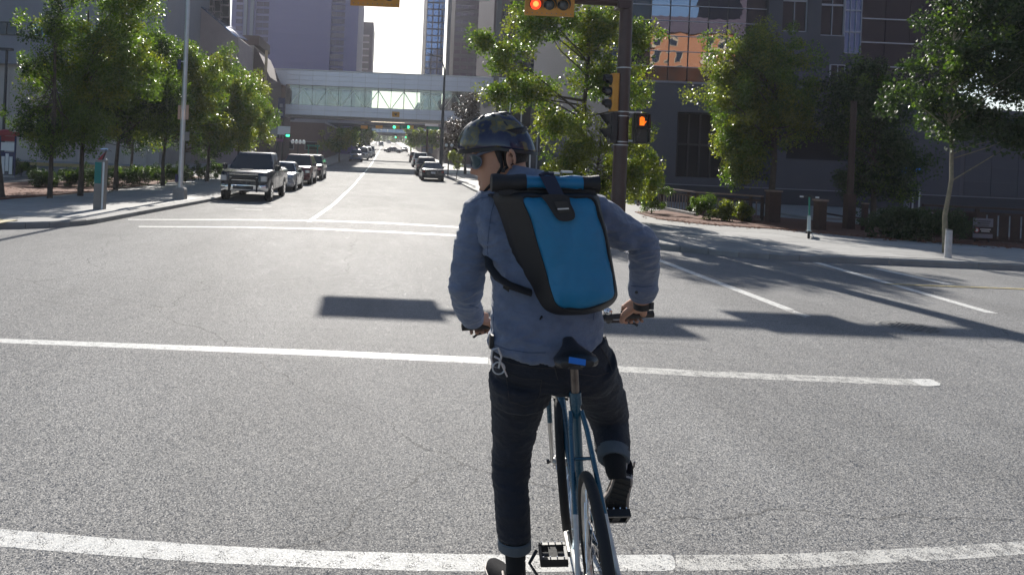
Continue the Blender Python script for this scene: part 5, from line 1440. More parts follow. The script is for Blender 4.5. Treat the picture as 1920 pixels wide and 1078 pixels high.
def make_vehicle(name, label, cat, kind, paint_, group=None, detail=True):
    t = thing(name, label, cat, (0, 0, 0), 0, group, local=True)
    S = {'pickup': dict(L=5.7, w=.99, zb=.42, R=.40, hood=1.22, belt=1.25, roof=1.93, nose=2.85, wx=(1.95, -1.75)),
         'suv': dict(L=4.7, w=.94, zb=.30, R=.36, hood=1.08, belt=1.10, roof=1.74, nose=2.35, wx=(1.45, -1.35)),
         'sedan': dict(L=4.6, w=.90, zb=.24, R=.325, hood=.92, belt=.95, roof=1.45, nose=2.3, wx=(1.40, -1.35)),
         'van': dict(L=5.0, w=.97, zb=.28, R=.34, hood=1.12, belt=1.12, roof=1.92, nose=2.5, wx=(1.55, -1.45))}[kind]
    w, zb, hood, belt, roof, nose = S['w'], S['zb'], S['hood'], S['belt'], S['roof'], S['nose']; tail = nose - S['L']
    if kind == 'pickup':
        st = [(nose, .80, zb + .06, hood - .16), (nose - .06, .90, zb, hood - .06), (nose - .25, w - .02, zb, hood), (1.2, w, zb, belt + .02), (.9, w, zb, belt), (-1.1, w, zb, belt), (-1.2, w, zb, belt - .02), (tail + .05, w, zb + .04, belt - .02), (tail, w - .04, zb + .08, belt - .06)]
        cab = [(1.45, .78, belt - .02), (.62, .70, roof), (-1.0, .70, roof), (-1.18, .76, belt - .02)]
    elif kind == 'suv':
        st = [(nose, .74, zb + .08, hood - .20), (nose - .08, .86, zb, hood - .10), (nose - .35, w - .02, zb, hood - .02), (1.0, w, zb, belt), (-1.8, w, zb, belt + .02), (tail + .1, w - .03, zb + .02, belt + .02), (tail, w - .1, zb + .08, belt)]
        cab = [(1.15, .80, belt - .02), (.35, .68, roof), (-1.7, .68, roof - .03), (tail + .12, .74, belt)]
    elif kind == 'van':
        st = [(nose, .74, zb + .08, hood - .25), (nose - .1, .88, zb, hood - .12), (nose - .4, w - .02, zb, hood), (1.3, w, zb, belt), (-2.2, w, zb, belt + .02), (tail + .08, w - .02, zb + .02, belt + .02), (tail, w - .07, zb + .06, belt)]
        cab = [(1.6, .82, belt - .02), (.75, .78, roof - .02), (-2.2, .80, roof), (tail + .06, .84, belt)]
    else:
        st = [(nose, .66, zb + .10, hood - .26), (nose - .10, .82, zb, hood - .14), (nose - .40, w - .02, zb, hood - .02), (.95, w, zb, belt), (-1.3, w, zb, belt + .01), (-1.9, w - .01, zb, belt - .01), (tail + .1, w - .05, zb + .04, belt - .05), (tail, w - .14, zb + .10, belt - .12)]
        cab = [(1.05, .76, belt - .02), (.28, .60, roof), (-.75, .60, roof - .01), (-1.62, .70, belt - .01)]
    body = MB().loft([sect(x, ww, a, b_, .12) for x, ww, a, b_ in st]); body.build('body', paint_, t, True)
    # glasshouse
    def cabring(x, ww, z): return [(x, ww, z), (x, -ww, z)]
    (x0, w0, z0), (x1, w1, z1), (x2, w2, z2), (x3, w3, z3) = cab
    ww = w - .05
    V = [(x0, ww, z0), (x0, -ww, z0), (x1, w1, z1 - .04), (x1, -w1, z1 - .04), (x2, w2, z2 - .04), (x2, -w2, z2 - .04), (x3, ww - .02, z3), (x3, -ww + .02, z3)]
    def pane(name_, ids, inset=.02):
        P = [Vector(V[i]) for i in ids]; c = sum(P, Vector()) / len(P)
        nrm = (P[1] - P[0]).cross(P[2] - P[1]).normalized()
        if nrm.dot(c - Vector((-.3, 0, 1.2))) < 0: nrm = -nrm
        o = [c + (p - c) * (1 - inset * 2.2) + nrm * .012 for p in P]; i_ = [p_ - nrm * .03 for p_ in o]; n = len(P)
        MB().add(o + i_, [tuple(range(n)), tuple(range(2 * n - 1, n - 1, -1))] + [(k, (k + 1) % n, n + (k + 1) % n, n + k) for k in range(n)]).build(name_, 'car_glass', t)
    # solid cabin (pillars and frame) and panes proud of it
    MB().add(V, [(0, 1, 3, 2), (2, 3, 5, 4), (4, 5, 7, 6), (0, 2, 4, 6), (1, 7, 5, 3), (0, 6, 7, 1)]).build('cabin', paint_, t)
    MB().loft([[(x, y, z) for (x, y, z) in r_] for r_ in (
        [(x1 + .03, w1 + .01, z1 - .05), (x1 + .03, -w1 - .01, z1 - .05), (x2 - .03, -w2 - .01, z2 - .05), (x2 - .03, w2 + .01, z2 - .05)],
        [(x1 - .04, w1 - .03, z1), (x1 - .04, -w1 + .03, z1), (x2 + .04, -w2 + .03, z2), (x2 + .04, w2 - .03, z2)],
        [(x1 - .3, w1 - .2, z1 + .025), (x1 - .3, -w1 + .2, z1 + .025), (x2 + .3, -w2 + .2, z2 + .025), (x2 + .3, w2 - .2, z2 + .025)])]).build('roof', paint_, t, True)
    pane('windscreen', (0, 1, 3, 2), .03); pane('rear_window', (6, 7, 5, 4), .05)
    xm = (x1 + x2) / 2
    for s_ in (0, 1):
        sg_ = 1 if s_ == 0 else -1
        A, B_, C_, D = Vector(V[0 + s_]), Vector(V[2 + s_]), Vector(V[4 + s_]), Vector(V[6 + s_])
        Bm = B_.lerp(C_, .48); Am = A.lerp(D, .5)
        for P in ((A, B_, Bm, Am), (Am, Bm, C_, D)):
            c = sum(P, Vector()) / 4; o = [c + (p - c) * .88 + Vector((0, sg_ * .012, 0)) for p in P]; i_ = [p_ - Vector((0, sg_ * .03, 0)) for p_ in o]
            MB().add(o + i_, [(0, 1, 2, 3), (7, 6, 5, 4)] + [(k, (k + 1) % 4, 4 + (k + 1) % 4, 4 + k) for k in range(4)]).build('side_window', 'car_glass', t)
    # wheels in dark arches
    for wx in S['wx']:
        for s_ in (-1, 1):
            MB().disc((wx, s_ * (w - .10), S['R']), S['R'] + .055, (0, s_, 0), .104, 24).build('wheel_arch', 'black', t)
            wh_ = MB().tube([(wx, s_ * (w - .24), S['R']), (wx, s_ * (w - .22), S['R']), (wx, s_ * (w - .02), S['R']), (wx, s_ * (w + .005), S['R'])], [S['R'] - .04, S['R'], S['R'], S['R'] - .04], 24).build('wheel', 'rubber', t, True)
            MB().disc((wx, s_ * (w + .004), S['R']), S['R'] * .62, (0, s_, 0), .012, 20).build('rim', 'chrome' if kind == 'pickup' else 'steel', wh_)
            for k in range(5):
                a = 2 * PI * k / 5
                MB().box((wx + math.cos(a) * S['R'] * .34, s_ * (w + .02), S['R'] + math.sin(a) * S['R'] * .34), (.05, .012, .05)).build('wheel_hole', 'black', wh_)
    # front
    bump_m = 'chrome' if kind == 'pickup' else paint_
    MB().loft([sect(nose - .12, w - .04, zb - .02, zb + .28, .06), sect(nose + .05, w - .10, zb, zb + .26, .08), sect(nose + .12, w * .72, zb + .02, zb + .24, .08)]).build('front_bumper', bump_m, t, True)
    MB().box((nose + .045, 0, (zb + hood) / 2 + .14), (.08, w * (1.15 if kind == 'pickup' else .9), (hood - zb) * .36)).build('grille', 'black', t)
    for k in range(3 if kind == 'pickup' else 2):
        MB().box((nose + .09, 0, (zb + hood) / 2 + .03 + .11 * k), (.02, w * (1.12 if kind == 'pickup' else .85), .022)).build('grille_bar', 'chrome', t)
    for s_ in (-1, 1):
        MB().box((nose + .0, s_ * (w - .20), hood - .30), (.16, .26, .20 if kind == 'pickup' else .14), bev=.04).build('headlight', 'headlamp', t)
        MB().box((tail - .01, s_ * (w - .16), belt - .22), (.06, .20, .26 if kind != 'sedan' else .15), bev=.02).build('taillight', 'tail', t)
        m_ = MB().box((x0 - .12, s_ * (w + .10), z0 + .10), (.10, .20, .17 if kind != 'pickup' else .24), bev=.03).build('mirror', 'black', t)
        for k_, xx in enumerate(((x0 + x3) / 2 + .55, (x0 + x3) / 2 - .5)):
            MB().box((xx, s_ * (w + .008), belt - .16), (.16, .02, .025)).build('door_handle', 'chrome', t)
            MB().box((xx + .30, s_ * (w + .0005), (belt + zb) / 2), (.012, .006, (belt - zb) * .8)).build('door_gap', 'black', t)
    MB().box((tail - .04, 0, belt - .30), (.02, .36, .16)).build('number_plate', 'plate', t)
    MB().loft([sect(tail + .1, w - .04, zb - .02, zb + .26, .06), sect(tail - .06, w - .08, zb, zb + .24, .08)]).build('rear_bumper', bump_m if kind == 'pickup' else 'black', t, True)
    if kind == 'pickup':
        # bull bar and open bed
        MB().tube([(nose + .16, .55, zb - .02), (nose + .22, .55, zb + .42), (nose + .20, .42, zb + .54), (nose + .20, -.42, zb + .54), (nose + .22, -.55, zb + .42), (nose + .16, -.55, zb - .02)], .035, 8).build('bull_bar', 'steel_dark', t, True)
        MB().box((nose + .14, 0, zb + .14), (.04, .8, .14)).build('skid_plate', 'steel_dark', t)
        MB().box((-2.0, 0, belt + .01), (1.5, (w - .1) * 2, .03)).build('bed_cover', 'black', t)
        MB().box((nose - .9, 0, hood + .012), (1.0, .5, .05), bev=.1).build('hood_bulge', paint_, t)
    MB().box(((nose + tail) / 2, 0, zb + .0), (S['L'] * .8, w * 1.6, .10)).build('underbody', 'black', t)
    return t
def place(t, px, py, Y, face='us', rz=0.0, X=None):
    """wheels on the road; face 'us' = front towards the camera"""
    c = W(px, py, Y); x = c.x if X is None else X
    t.location = (x, Y, zg(Y)); t.rotation_euler = (0, 0, (-PI / 2 if face == 'us' else PI / 2) + rz)
PG = 'cars parked along the left kerb'
v = make_vehicle('pickup_truck', 'large navy pickup truck with chrome bumper and black bull bar at the left kerb', 'pickup truck', 'pickup', 'car_navy', PG)
place(v, 457, 350, 29.6 + 2.9, X=-5.62)
v = make_vehicle('parked_car', 'pale silver car half hidden behind the pickup truck', 'car', 'sedan', 'car_silver', PG); place(v, 510, 330, 40.5, X=-5.55)
v = make_vehicle('parked_suv', 'maroon four wheel drive with a chrome hood edge at the left kerb', 'suv', 'suv', 'car_maroon', PG); place(v, 548, 330, 48.3, X=-5.62); v.scale = (1, 1.08, 1.05)
v = make_vehicle('parked_car', 'dark grey car directly behind the maroon one', 'car', 'suv', 'car_black', PG); place(v, 570, 320, 55, X=-5.45)
PR = 'cars along the right kerb'
blk = make_vehicle('black_car', 'black saloon car seen from behind at the right kerb', 'car', 'sedan', 'car_black', PR); place(blk, 811, 320, 61, 'away', X=W(812, 320, 59).x)
v = make_vehicle('parked_car', 'dark estate car just ahead of the black saloon', 'car', 'suv', 'car_black', PR); place(v, 797, 300, 70, 'away', X=W(796.5, 300, 70).x + .1)
v = make_vehicle('parked_van', 'white van seen from behind at the right kerb', 'van', 'van', 'car_white', PR); place(v, 786, 300, 98, 'away', X=W(787, 300, 98).x)
v = make_vehicle('parked_car', 'maroon car ahead of the white van', 'car', 'suv', 'car_maroon', PR); place(v, 779, 290, 118, 'away', X=W(779, 290, 118).x)
sil = make_vehicle('moving_car', 'small grey car driving across far down the street', 'car', 'sedan', 'car_silver'); place(sil, 738, 284, 190, X=W(738, 284, 190).x, rz=PI / 2.4)
b_ = make_vehicle('parked_car', 'dark blue car first in the far left row beyond the skywalk', 'car', 'suv', 'car_blue', 'far cars on the left'); place(b_, 668, 290, 112, X=W(668, 290, 112).x)
wcar = make_vehicle('parked_car', 'white car behind the blue one in the far left row', 'car', 'van', 'car_white', 'far cars on the left'); place(wcar, 680, 288, 122, X=W(680, 288, 122).x)
for k, (px, Y, lab) in enumerate([(688, 136, 'second white car in the far left row'), (694, 150, 'third white car in the far left row, half hidden'), (714, 300, 'bright white car on the left beyond the crossing street'), (729, 420, 'farthest bright white car near the street end')]):
    x = W(px, 285, Y).x; copy_tree(wcar, (x, Y, zg(Y)), -PI / 2, lab)
for k, (px, Y, lab) in enumerate([(758, 205, 'small dark car far away at the right kerb')]):
    x = W(px, 285, Y).x; copy_tree(blk if k == 0 else wcar, (x, Y, zg(Y)), PI / 2, lab, group='far cars on the right')
# ================================================================ THE BICYCLE
M['bike_teal'] = mat('teal bicycle enamel', (0.010, 0.075, 0.125), 0.28, 0.2, var=0.15, scale=12, coat=.6)
M['bike_white'] = mat('chipped white enamel', (0.60, 0.60, 0.58), 0.4, 0, var=0.2, scale=20)
M['alloy'] = mat('brushed alloy', (0.50, 0.49, 0.47), 0.35, 0.9, var=0.2, scale=20)
M['post_metal'] = mat('scuffed seat post', (0.20, 0.17, 0.15), 0.4, 0.7, var=0.45, scale=25)
M['saddle'] = mat('black saddle vinyl', (0.012, 0.012, 0.014), 0.35, 0, bump=.15, bscale=200)
M['blue_tag'] = mat('bright blue label', (0.01, 0.17, 0.62), 0.4)
M['silver_rubber'] = mat('scuffed grip rubber', (0.03, 0.028, 0.028), 0.6)
Cr = Vector((0.778, 2.38, 0.0))
bh = Vector((0.121, 0.9926, 0)).normalized(); bu = Vector((-0.125, 0, 0.992)).normalized(); bu = (bu - bh * bu.dot(bh)).normalized(); bl_ = bu.cross(bh)
def Bk(x, y, z): return Cr + bh * x + bl_ * y + bu * z
BK = thing('bicycle', 'teal city bicycle with white painted stay ends, leaning left under the rider', 'bicycle', Cr)
RW = 0.335
def wheel(xc, nm, bh=bh, bl_=bl_):
    hub = Bk(xc, 0, RW)
    w_ = MB().ring(hub, RW - .018, .0185, bl_, 72, 12).build('wheel', 'rubber', BK, True)
    MB().ring(hub, RW - .043, .0115, bl_, 72, 8, flat=1.0).build('rim', 'alloy', w_, True)
    MB().tube([hub - bl_ * .05, hub + bl_ * .05], .018, 12).build('hub', 'alloy', w_, True)
    for s_ in (-1, 1): MB().tube([hub + bl_ * .036 * s_, hub + bl_ * .040 * s_], .03, 14).build('hub_flange', 'alloy', w_)
    u0 = (bh * 1.0)
    for k in range(32):
        a = 2 * PI * k / 32; s_ = 1 if k % 2 else -1
        d = bh * math.cos(a) + bu * math.sin(a); a2 = a + s_ * .75 * (1 if k % 4 < 2 else -1); d2 = bh * math.cos(a2) + bu * math.sin(a2)
        MB().tube([hub + d2 * .028 + bl_ * s_ * .037, hub + d * (RW - .05)], .0012, 4, cap=False).build('spoke', 'chrome', w_)
    MB().tube([hub - bl_ * .075, hub + bl_ * .075], .005, 8).build('axle', 'steel_dark', w_)
    for s_ in (-1, 1): MB().tube([hub + bl_ * s_ * .066, hub + bl_ * s_ * .078], .011, 6).build('axle_nut', 'steel_dark', w_)
    return w_
XF = 0.967
wheel(0, 'rear')
hf_ = Bk(XF, 0, RW); fh = Vector((hf_.x, hf_.y, 0)).normalized(); fh = (fh - bu * fh.dot(bu)).normalized(); fl_ = bu.cross(fh)
wheel(XF, 'front', fh, fl_)
bb = Bk(.43, 0, .28); st_top = Bk(.245, 0, .86); hd_b = Bk(.875, 0, .655); hd_t = Bk(.835, 0, .86)
def tb(name, pts, r, m, parent=BK, n=12, **k): return MB().tube(pts, r, n, **k).build(name, m, parent, True)
tb('seat_tube', [bb, st_top], .0165, 'bike_teal'); tb('seat_lug', [st_top - bu * .03, st_top + bu * .012], .021, 'bike_teal')
tb('down_tube', [bb, hd_b], .0175, 'bike_teal'); tb('top_tube', [st_top - bu * .035, hd_t - bu * .035], .0145, 'bike_teal')
tb('head_tube', [hd_b - (hd_t - hd_b) * .08, hd_t], .0205, 'bike_teal'); tb('bottom_bracket', [bb - bl_ * .036, bb + bl_ * .036], .022, 'bike_teal')
for s_ in (-1, 1):
    hubp = Bk(0, s_ * .066, RW); top = Bk(.262, s_ * .018, .80)
    m1 = top.lerp(hubp, .62)
    tb('seat_stay', [top, top.lerp(hubp, .12) + bl_ * s_ * .004, m1], [.0085, .009, .009], 'bike_teal'); tb('stay_end', [m1, hubp], [.0092, .008], 'bike_white')
    c0 = Bk(.40, s_ * .026, .285); m2 = c0.lerp(hubp, .35) + bl_ * s_ * .012
    tb('chain_stay', [c0, m2], [.0105, .0105], 'bike_teal'); tb('stay_end', [m2, hubp - bl_ * s_ * .004], [.0106, .008], 'bike_white')
    MB().box(hubp, (.006, .05, .05)).build('dropout', 'bike_white', BK)
    # fork blade: teal above, bare lower down, curved forward
    fc = Bk(.90, s_ * .050, .68); f1 = Bk(.925, s_ * .052, .53); f2 = Bk(.945, s_ * .053, .42); f3 = Bk(XF, s_ * .055, RW)
    tb('fork_blade', [fc, f1], [.0125, .011], 'bike_teal'); tb('fork_end', [f1, f2, f3], [.0108, .009, .0075], 'alloy')
tb('fork_crown', [Bk(.895, .058, .69), Bk(.895, -.058, .69)], .016, 'bike_teal')
tb('stay_bridge', [Bk(.19, .035, .66), Bk(.19, -.035, .66)], .006, 'bike_teal')
# brakes with pads
for xx, zz, nm in ((.89, .70, 'front'),):
    br = tb('brake_caliper', [Bk(xx, .055, zz - .05), Bk(xx, .05, zz + .01), Bk(xx, .0, zz + .045), Bk(xx, -.05, zz + .01), Bk(xx, -.055, zz - .05)], [.004, .0055, .0065, .0055, .004], 'steel_dark')
    for s_ in (-1, 1): tb('brake_pad', [Bk(xx - .02, s_ * .026, zz - .055), Bk(xx + .02, s_ * .026, zz - .055)], .007, 'rubber', br, 8)
tb('front_reflector', [Bk(.86, .075, .735), Bk(.875, .075, .735)], .014, 'steel_dark')
# cranks, chainring, pedals
ang = math.atan2(-.015, .165); cd = bh * math.cos(ang) + bu * math.sin(ang)
cr_R = bb - bl_ * .095 + cd * .168; cr_L = bb + bl_ * .065 - cd * .168
tb('crank_arm', [bb - bl_ * .058, bb - bl_ * .070, cr_R], [.015, .013, .010], 'alloy'); tb('crank_arm', [bb + bl_ * .050, bb + bl_ * .060, cr_L], [.015, .013, .010], 'alloy')
MB().ring(bb - bl_ * .050, .088, .006, bl_, 44, 6).build('chainring', 'steel_dark', BK, True)
for k in range(5):
    a = 2 * PI * k / 5; MB().tube([bb - bl_ * .05, bb - bl_ * .05 + (bh * math.cos(a) + bu * math.sin(a)) * .085], .006, 6).build('ring_arm', 'alloy', BK)
for s_, rr in ((1, 1), (-1, 1)):
    tb('chain', [Bk(.43, -.047, .28 + s_ * .088), Bk(0.0, -.045, RW + s_ * .038)], .0035, 'steel_dark', n=6)
MB().tube([Bk(0, -.040, RW), Bk(0, -.048, RW)], .038, 24).build('sprocket', 'steel_dark', BK)
def pedal(c, out, tilt):
    ax = out; fw = (bh * math.cos(tilt) + Vector((0, 0, 1)) * math.sin(tilt)).normalized(); upv = ax.cross(fw).normalized()
    if upv.z < 0: upv = -upv
    T = Matrix((( *(ax), 0), (*(fw), 0), (*(upv), 0), (0, 0, 0, 1))).transposed(); T.translation = c + ax * .058
    m_ = MB()
    root = MB().tube([c, c + ax * .10], .008, 8).build('pedal', 'steel_dark', BK)
    for a in (-1, 1):
        MB().box((0, 0, 0), (.095, .014, .026), mtx=Matrix.Identity(4)).v
        b = MB(); b.box((0, a * .042, 0), (.095, .014, .028)); b.v = [tuple(T @ Vector(v)) for v in b.v]; b.build('pedal_cage', 'black', root)
        b = MB(); b.box((a * .044, 0, 0), (.010, .08, .024)); b.v = [tuple(T @ Vector(v)) for v in b.v]; b.build('pedal_plate', 'black', root)
    b = MB(); b.box((0, 0, 0), (.03, .07, .022)); b.v = [tuple(T @ Vector(v)) for v in b.v]; b.build('pedal_body', 'rubber', root)
    for i in range(4):
        for a in (-1, 1):
            p = T @ Vector((-.036 + .024 * i, a * .042, .017)); MB().tube([p - upv * .006, p + upv * .004], .0025, 6).build('pin', 'chrome', root)
    return T
TR = pedal(cr_R, -bl_, R(-40)); TL = pedal(cr_L, bl_, R(6))
# toe cage on the left pedal hanging outwards
tb('toe_strap', [cr_L + bl_ * .11 + Vector((0, .03, 0)), cr_L + bl_ * .14 + Vector((0, .0, -.03)), cr_L + bl_ * .12 + Vector((0, -.04, -.05))], .006, 'black', n=6)
# saddle and post
sp_top = Bk(.205, 0, .985)
tb('seat_post', [st_top, sp_top], .0145, 'post_metal')
def saddle_mesh():
    rings = []
    for x, hw, zz, th in ((-.135, .012, .012, .010), (-.128, .055, .016, .02), (-.105, .073, .020, .028), (-.06, .072, .018, .030), (-.01, .050, .012, .028), (.04, .030, .010, .026), (.09, .022, .010, .024), (.135, .018, .006, .020), (.150, .010, .0, .012)):
        r_ = []
        for j in range(20):
            a = 2 * PI * j / 20; y = hw * math.copysign(abs(math.cos(a)) ** .7, math.cos(a)); z = math.sin(a)
            z = zz + (th * .35 * z if z > 0 else th * z * (0.6 + .9 * abs(y) / max(hw, .001))) - abs(y) ** 2 * 3.0
            r_.append(Bk(.225 + x, y, 1.02 + z + x * .10))
        rings.append(r_)
    return MB().loft(rings)
sdl = saddle_mesh().build('saddle', 'saddle', BK, True)
q = Bk(.225 - .135, 0, 1.012)
MB().box(Bk(.092, 0, 1.022), (.055, .008, .020), mtx=Matrix.Rotation(.125, 4, 'Y') @ Matrix.Rotation(R(-20), 4, 'X')).build('blue_label', 'blue_tag', sdl)
for s_ in (-1, 1): tb('saddle_rail', [Bk(.12, s_ * .032, 1.0), Bk(.17, s_ * .022, .983), Bk(.27, s_ * .022, .985), Bk(.33, s_ * .010, 1.0)], .0035, 'alloy', sdl, 6)
MB().box(sp_top, (.05, .05, .03)).build('saddle_clamp', 'steel_dark', BK)
# handlebar, stem, grips, brake levers, cables
hbl, hbr = W(866, 613, 3.16), W(1224, 588, 3.22)
hbc = hbl.lerp(hbr, .5); hba = (hbr - hbl).normalized()
tb('handlebar', [hbl, hbl.lerp(hbr, .3), hbc + Vector((0, .025, 0)), hbl.lerp(hbr, .7), hbr], .0125, 'steel_dark')
tb('stem', [hd_t - bu * .01, hd_t + bu * .10, hbc + Vector((0, .02, 0))], [.0135, .0135, .0155], 'alloy')
MB().tube([hbc - hba * .025 + Vector((0, .022, 0)), hbc + hba * .025 + Vector((0, .022, 0))], .020, 12).build('stem_clamp', 'alloy', BK, True)
for e0, s_ in ((hbl, 1), (hbr, -1)):
    tb('grip', [e0, e0 + hba * s_ * .13], [.0170, .0160], 'silver_rubber'); tb('grip_flange', [e0 + hba * s_ * .13, e0 + hba * s_ * .136], .021, 'rubber')
    pv = e0 + hba * s_ * .185
    tb('lever_clamp', [pv, pv + hba * s_ * .03], .019, 'steel_dark'); tb('lever_body', [pv + Vector((0, .01, -.01)), pv + Vector((0, .035, -.03))], [.014, .011], 'steel_dark')
    tb('brake_lever', [pv + Vector((0, .03, -.028)), pv - hba * s_ * .05 + Vector((0, .045, -.035)), pv - hba * s_ * .115 + Vector((0, .035, -.045)), pv - hba * s_ * .13 + Vector((0, .03, -.055))], [.007, .006, .0055, .006], 'steel_dark')
    tb('brake_cable', [pv + Vector((0, .03, -.01)), pv + Vector((s_ * .03, .09, .03)), hbc + Vector((-s_ * .04, .10, -.02)), hd_b + Vector((0, .05, .05))], .0025, 'black', n=6)
MB().ball(hbr - hba * .205 + Vector((0, -.012, .026)), .02, 12, 8, (1, 1, .8)).build('bell', 'chrome', BK, True)

# ================================================================ THE RIDER
M['skin'] = mat('skin', (0.47, 0.25, 0.165), 0.5, var=0.08, scale=30)
M['skin'].node_tree.nodes['Principled BSDF'].inputs['Subsurface Weight'].default_value = 0.12
M['skin'].node_tree.nodes['Principled BSDF'].inputs['Subsurface Radius'].default_value = (.012, .005, .003)
M['shirt'] = cloth_mat('chambray shirt', (0.145, 0.178, 0.262), 700, .9, .35, .2, bump=.6)
M['jeans'] = cloth_mat('dark denim', (0.0075, 0.0105, 0.020), 1100, .8, .08, .35, bump=.45)
M['cuff'] = cloth_mat('turned denim cuff', (0.095, 0.115, 0.135), 900, .85, .1, .2)
M['stitch'] = mat('denim stitching', (0.05, 0.045, 0.045), 0.8)
M['sock'] = cloth_mat('black sock', (0.008, 0.008, 0.009), 700, .95, .05)
M['hair'] = mat('dark hair', (0.018, 0.012, 0.010), 0.5, bump=.6, bscale=150)
M['shoe'] = mat('black canvas shoe', (0.012, 0.012, 0.015), 0.9, bump=.3, bscale=300, spec=.1)
M['foxing'] = mat('off white shoe rubber', (0.50, 0.44, 0.40), 0.6, var=.2, scale=30)
M['outsole'] = mat('dark outsole', (0.030, 0.030, 0.030), 0.75, bump=.5, bscale=160)
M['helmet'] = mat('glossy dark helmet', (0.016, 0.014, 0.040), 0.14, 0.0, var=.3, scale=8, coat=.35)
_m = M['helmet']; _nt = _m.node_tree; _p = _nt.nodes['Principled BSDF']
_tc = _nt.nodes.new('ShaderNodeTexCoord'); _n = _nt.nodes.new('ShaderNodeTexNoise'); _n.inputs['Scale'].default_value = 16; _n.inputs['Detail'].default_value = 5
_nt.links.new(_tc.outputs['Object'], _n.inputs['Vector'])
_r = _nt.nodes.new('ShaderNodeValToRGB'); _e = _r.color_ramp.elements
_e[0].position = .40; _e[0].color = (.015, .014, .045, 1); _e[1].position = .72; _e[1].color = (.26, .20, .04, 1)  # olive and golden blotches in the colour stand in for mottled reflections
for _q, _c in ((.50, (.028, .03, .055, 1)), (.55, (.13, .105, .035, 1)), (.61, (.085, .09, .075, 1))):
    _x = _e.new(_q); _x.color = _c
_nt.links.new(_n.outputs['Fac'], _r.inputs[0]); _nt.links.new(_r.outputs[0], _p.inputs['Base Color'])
M['lens'] = glass_mat('sunglass lens', (0.05, 0.085, 0.105), .7, 0, 1, .08)
M['frame_plastic'] = mat('sunglass frame', (0.10, 0.105, 0.14), 0.35)
M['strap'] = mat('black webbing', (0.013, 0.013, 0.015), 0.7, bump=.3, bscale=400)
M['pack_black'] = mat('black coated fabric', (0.011, 0.011, 0.013), 0.55, bump=.25, bscale=500, var=.25)
M['pack_blue'] = cloth_mat('blue coated fabric', (0.004, 0.175, 0.36), 700, .42, .05, .10, bump=.22)
M['strap_navy'] = mat('navy webbing', (0.018, 0.022, 0.045), 0.6, bump=.3, bscale=400)
foot = Vector((W(962, 1085, 2.88).x, 2.88, 0))
PR_ = thing('person', 'cyclist in blue shirt, dark jeans and helmet standing astride a teal bicycle, looking left', 'person', foot)

def bake(mb, voxel, smooth=3, disp=None, shrink=0.0):
    me = mb.mesh('tmp', 'skin'); ob = bpy.data.objects.new('tmp', me); COL.objects.link(ob)
    m_ = ob.modifiers.new('r', 'REMESH'); m_.mode = 'VOXEL'; m_.voxel_size = voxel
    if smooth: s_ = ob.modifiers.new('s', 'SMOOTH'); s_.factor = .5; s_.iterations = smooth
    dg = bpy.context.evaluated_depsgraph_get(); dg.update()
    out = bpy.data.meshes.new_from_object(ob.evaluated_get(dg))
    bpy.data.objects.remove(ob)
    if disp:
        n = len(out.vertices); nr = [v.normal.copy() for v in out.vertices]
        for v, nn in zip(out.vertices, nr): v.co = v.co + nn * disp(v.co)
    return out
def attach(me, name, material, parent, label=None):
    b = base_of(parent)
    for v in me.vertices: v.co = v.co - b
    me.materials.clear(); me.materials.append(M[material]); me.shade_smooth()
    return inst(name, me, (0, 0, 0), parent, label=label)
def tp(mb, pts, n=16, **k):
    """limb through (px, py, distance, radius in px)"""
    return mb.tube([W(a, b, c) for a, b, c, d in pts], [d * c / F for a, b, c, d in pts], n, **k)
def ring_px(py, cx, hw, Y, hd, n=36, ex=2.4, tilt=None):
    c = W(cx, py, Y); w_ = hw * Y / F; out = []
    for j in range(n):
        a = 2 * PI * j / n; ca, sa = math.cos(a), math.sin(a)
        x = w_ * math.copysign(abs(ca) ** (2 / ex), ca); y = hd * math.copysign(abs(sa) ** (2 / ex), sa)
        out.append(Vector((c.x + x, c.y + y, c.z - x * sr * 1.0 + (tilt(x) if tilt else 0))))
    return out
def folds(a1, a2, s1=7, s2=22, seed=0.0, az=1.7):
    def f(p):
        q = Vector((p.x * s1 + seed, p.y * s1, p.z * s1 * az)); r_ = Vector((p.x * s2 + seed, p.y * s2 + 5, p.z * s2 * az))
        v1 = noise.noise(q); v2 = noise.noise(r_)
        return a1 * (1 - 2 * abs(v1)) + a2 * (1 - 2 * abs(v2)) * 1.0
    return f

# ---- head: rings with a profile
HS = 1.14
hc = W(937, 290, 3.0)
f0 = Vector((-0.975, 0.22, 0)).normalized(); pit = R(15)
hf = (f0 * math.cos(pit) - Vector((0, 0, 1)) * math.sin(pit)); hu = (Vector((0, 0, 1)) * math.cos(pit) + f0 * math.sin(pit)); hsd = hu.cross(hf).normalized()
tabH = np.array([
 [-.134, .070, .040, .014], [-.128, .084, .018, .028], [-.115, .092, -.012, .043], [-.10, .092, -.040, .053], [-.085, .089, -.058, .060], [-.065, .087, -.072, .066], [-.045, .088, -.082, .069],
 [-.02, .088, -.092, .071], [0, .084, -.100, .074], [.02, .092, -.104, .076], [.05, .093, -.106, .078], [.08, .085, -.101, .075], [.105, .062, -.082, .062], [.12, .03, -.05, .038], [.126, .004, -.02, .012]])
bumpT = np.array([[-.134, 0], [-.120, .004], [-.108, .008], [-.096, .001], [-.086, .009], [-.0785, .003], [-.071, .010], [-.060, .003], [-.053, .010], [-.046, .026], [-.038, .031], [-.025, .022], [-.008, .011], [.006, .003], [.02, .003], [.05, 0], [.13, 0]])
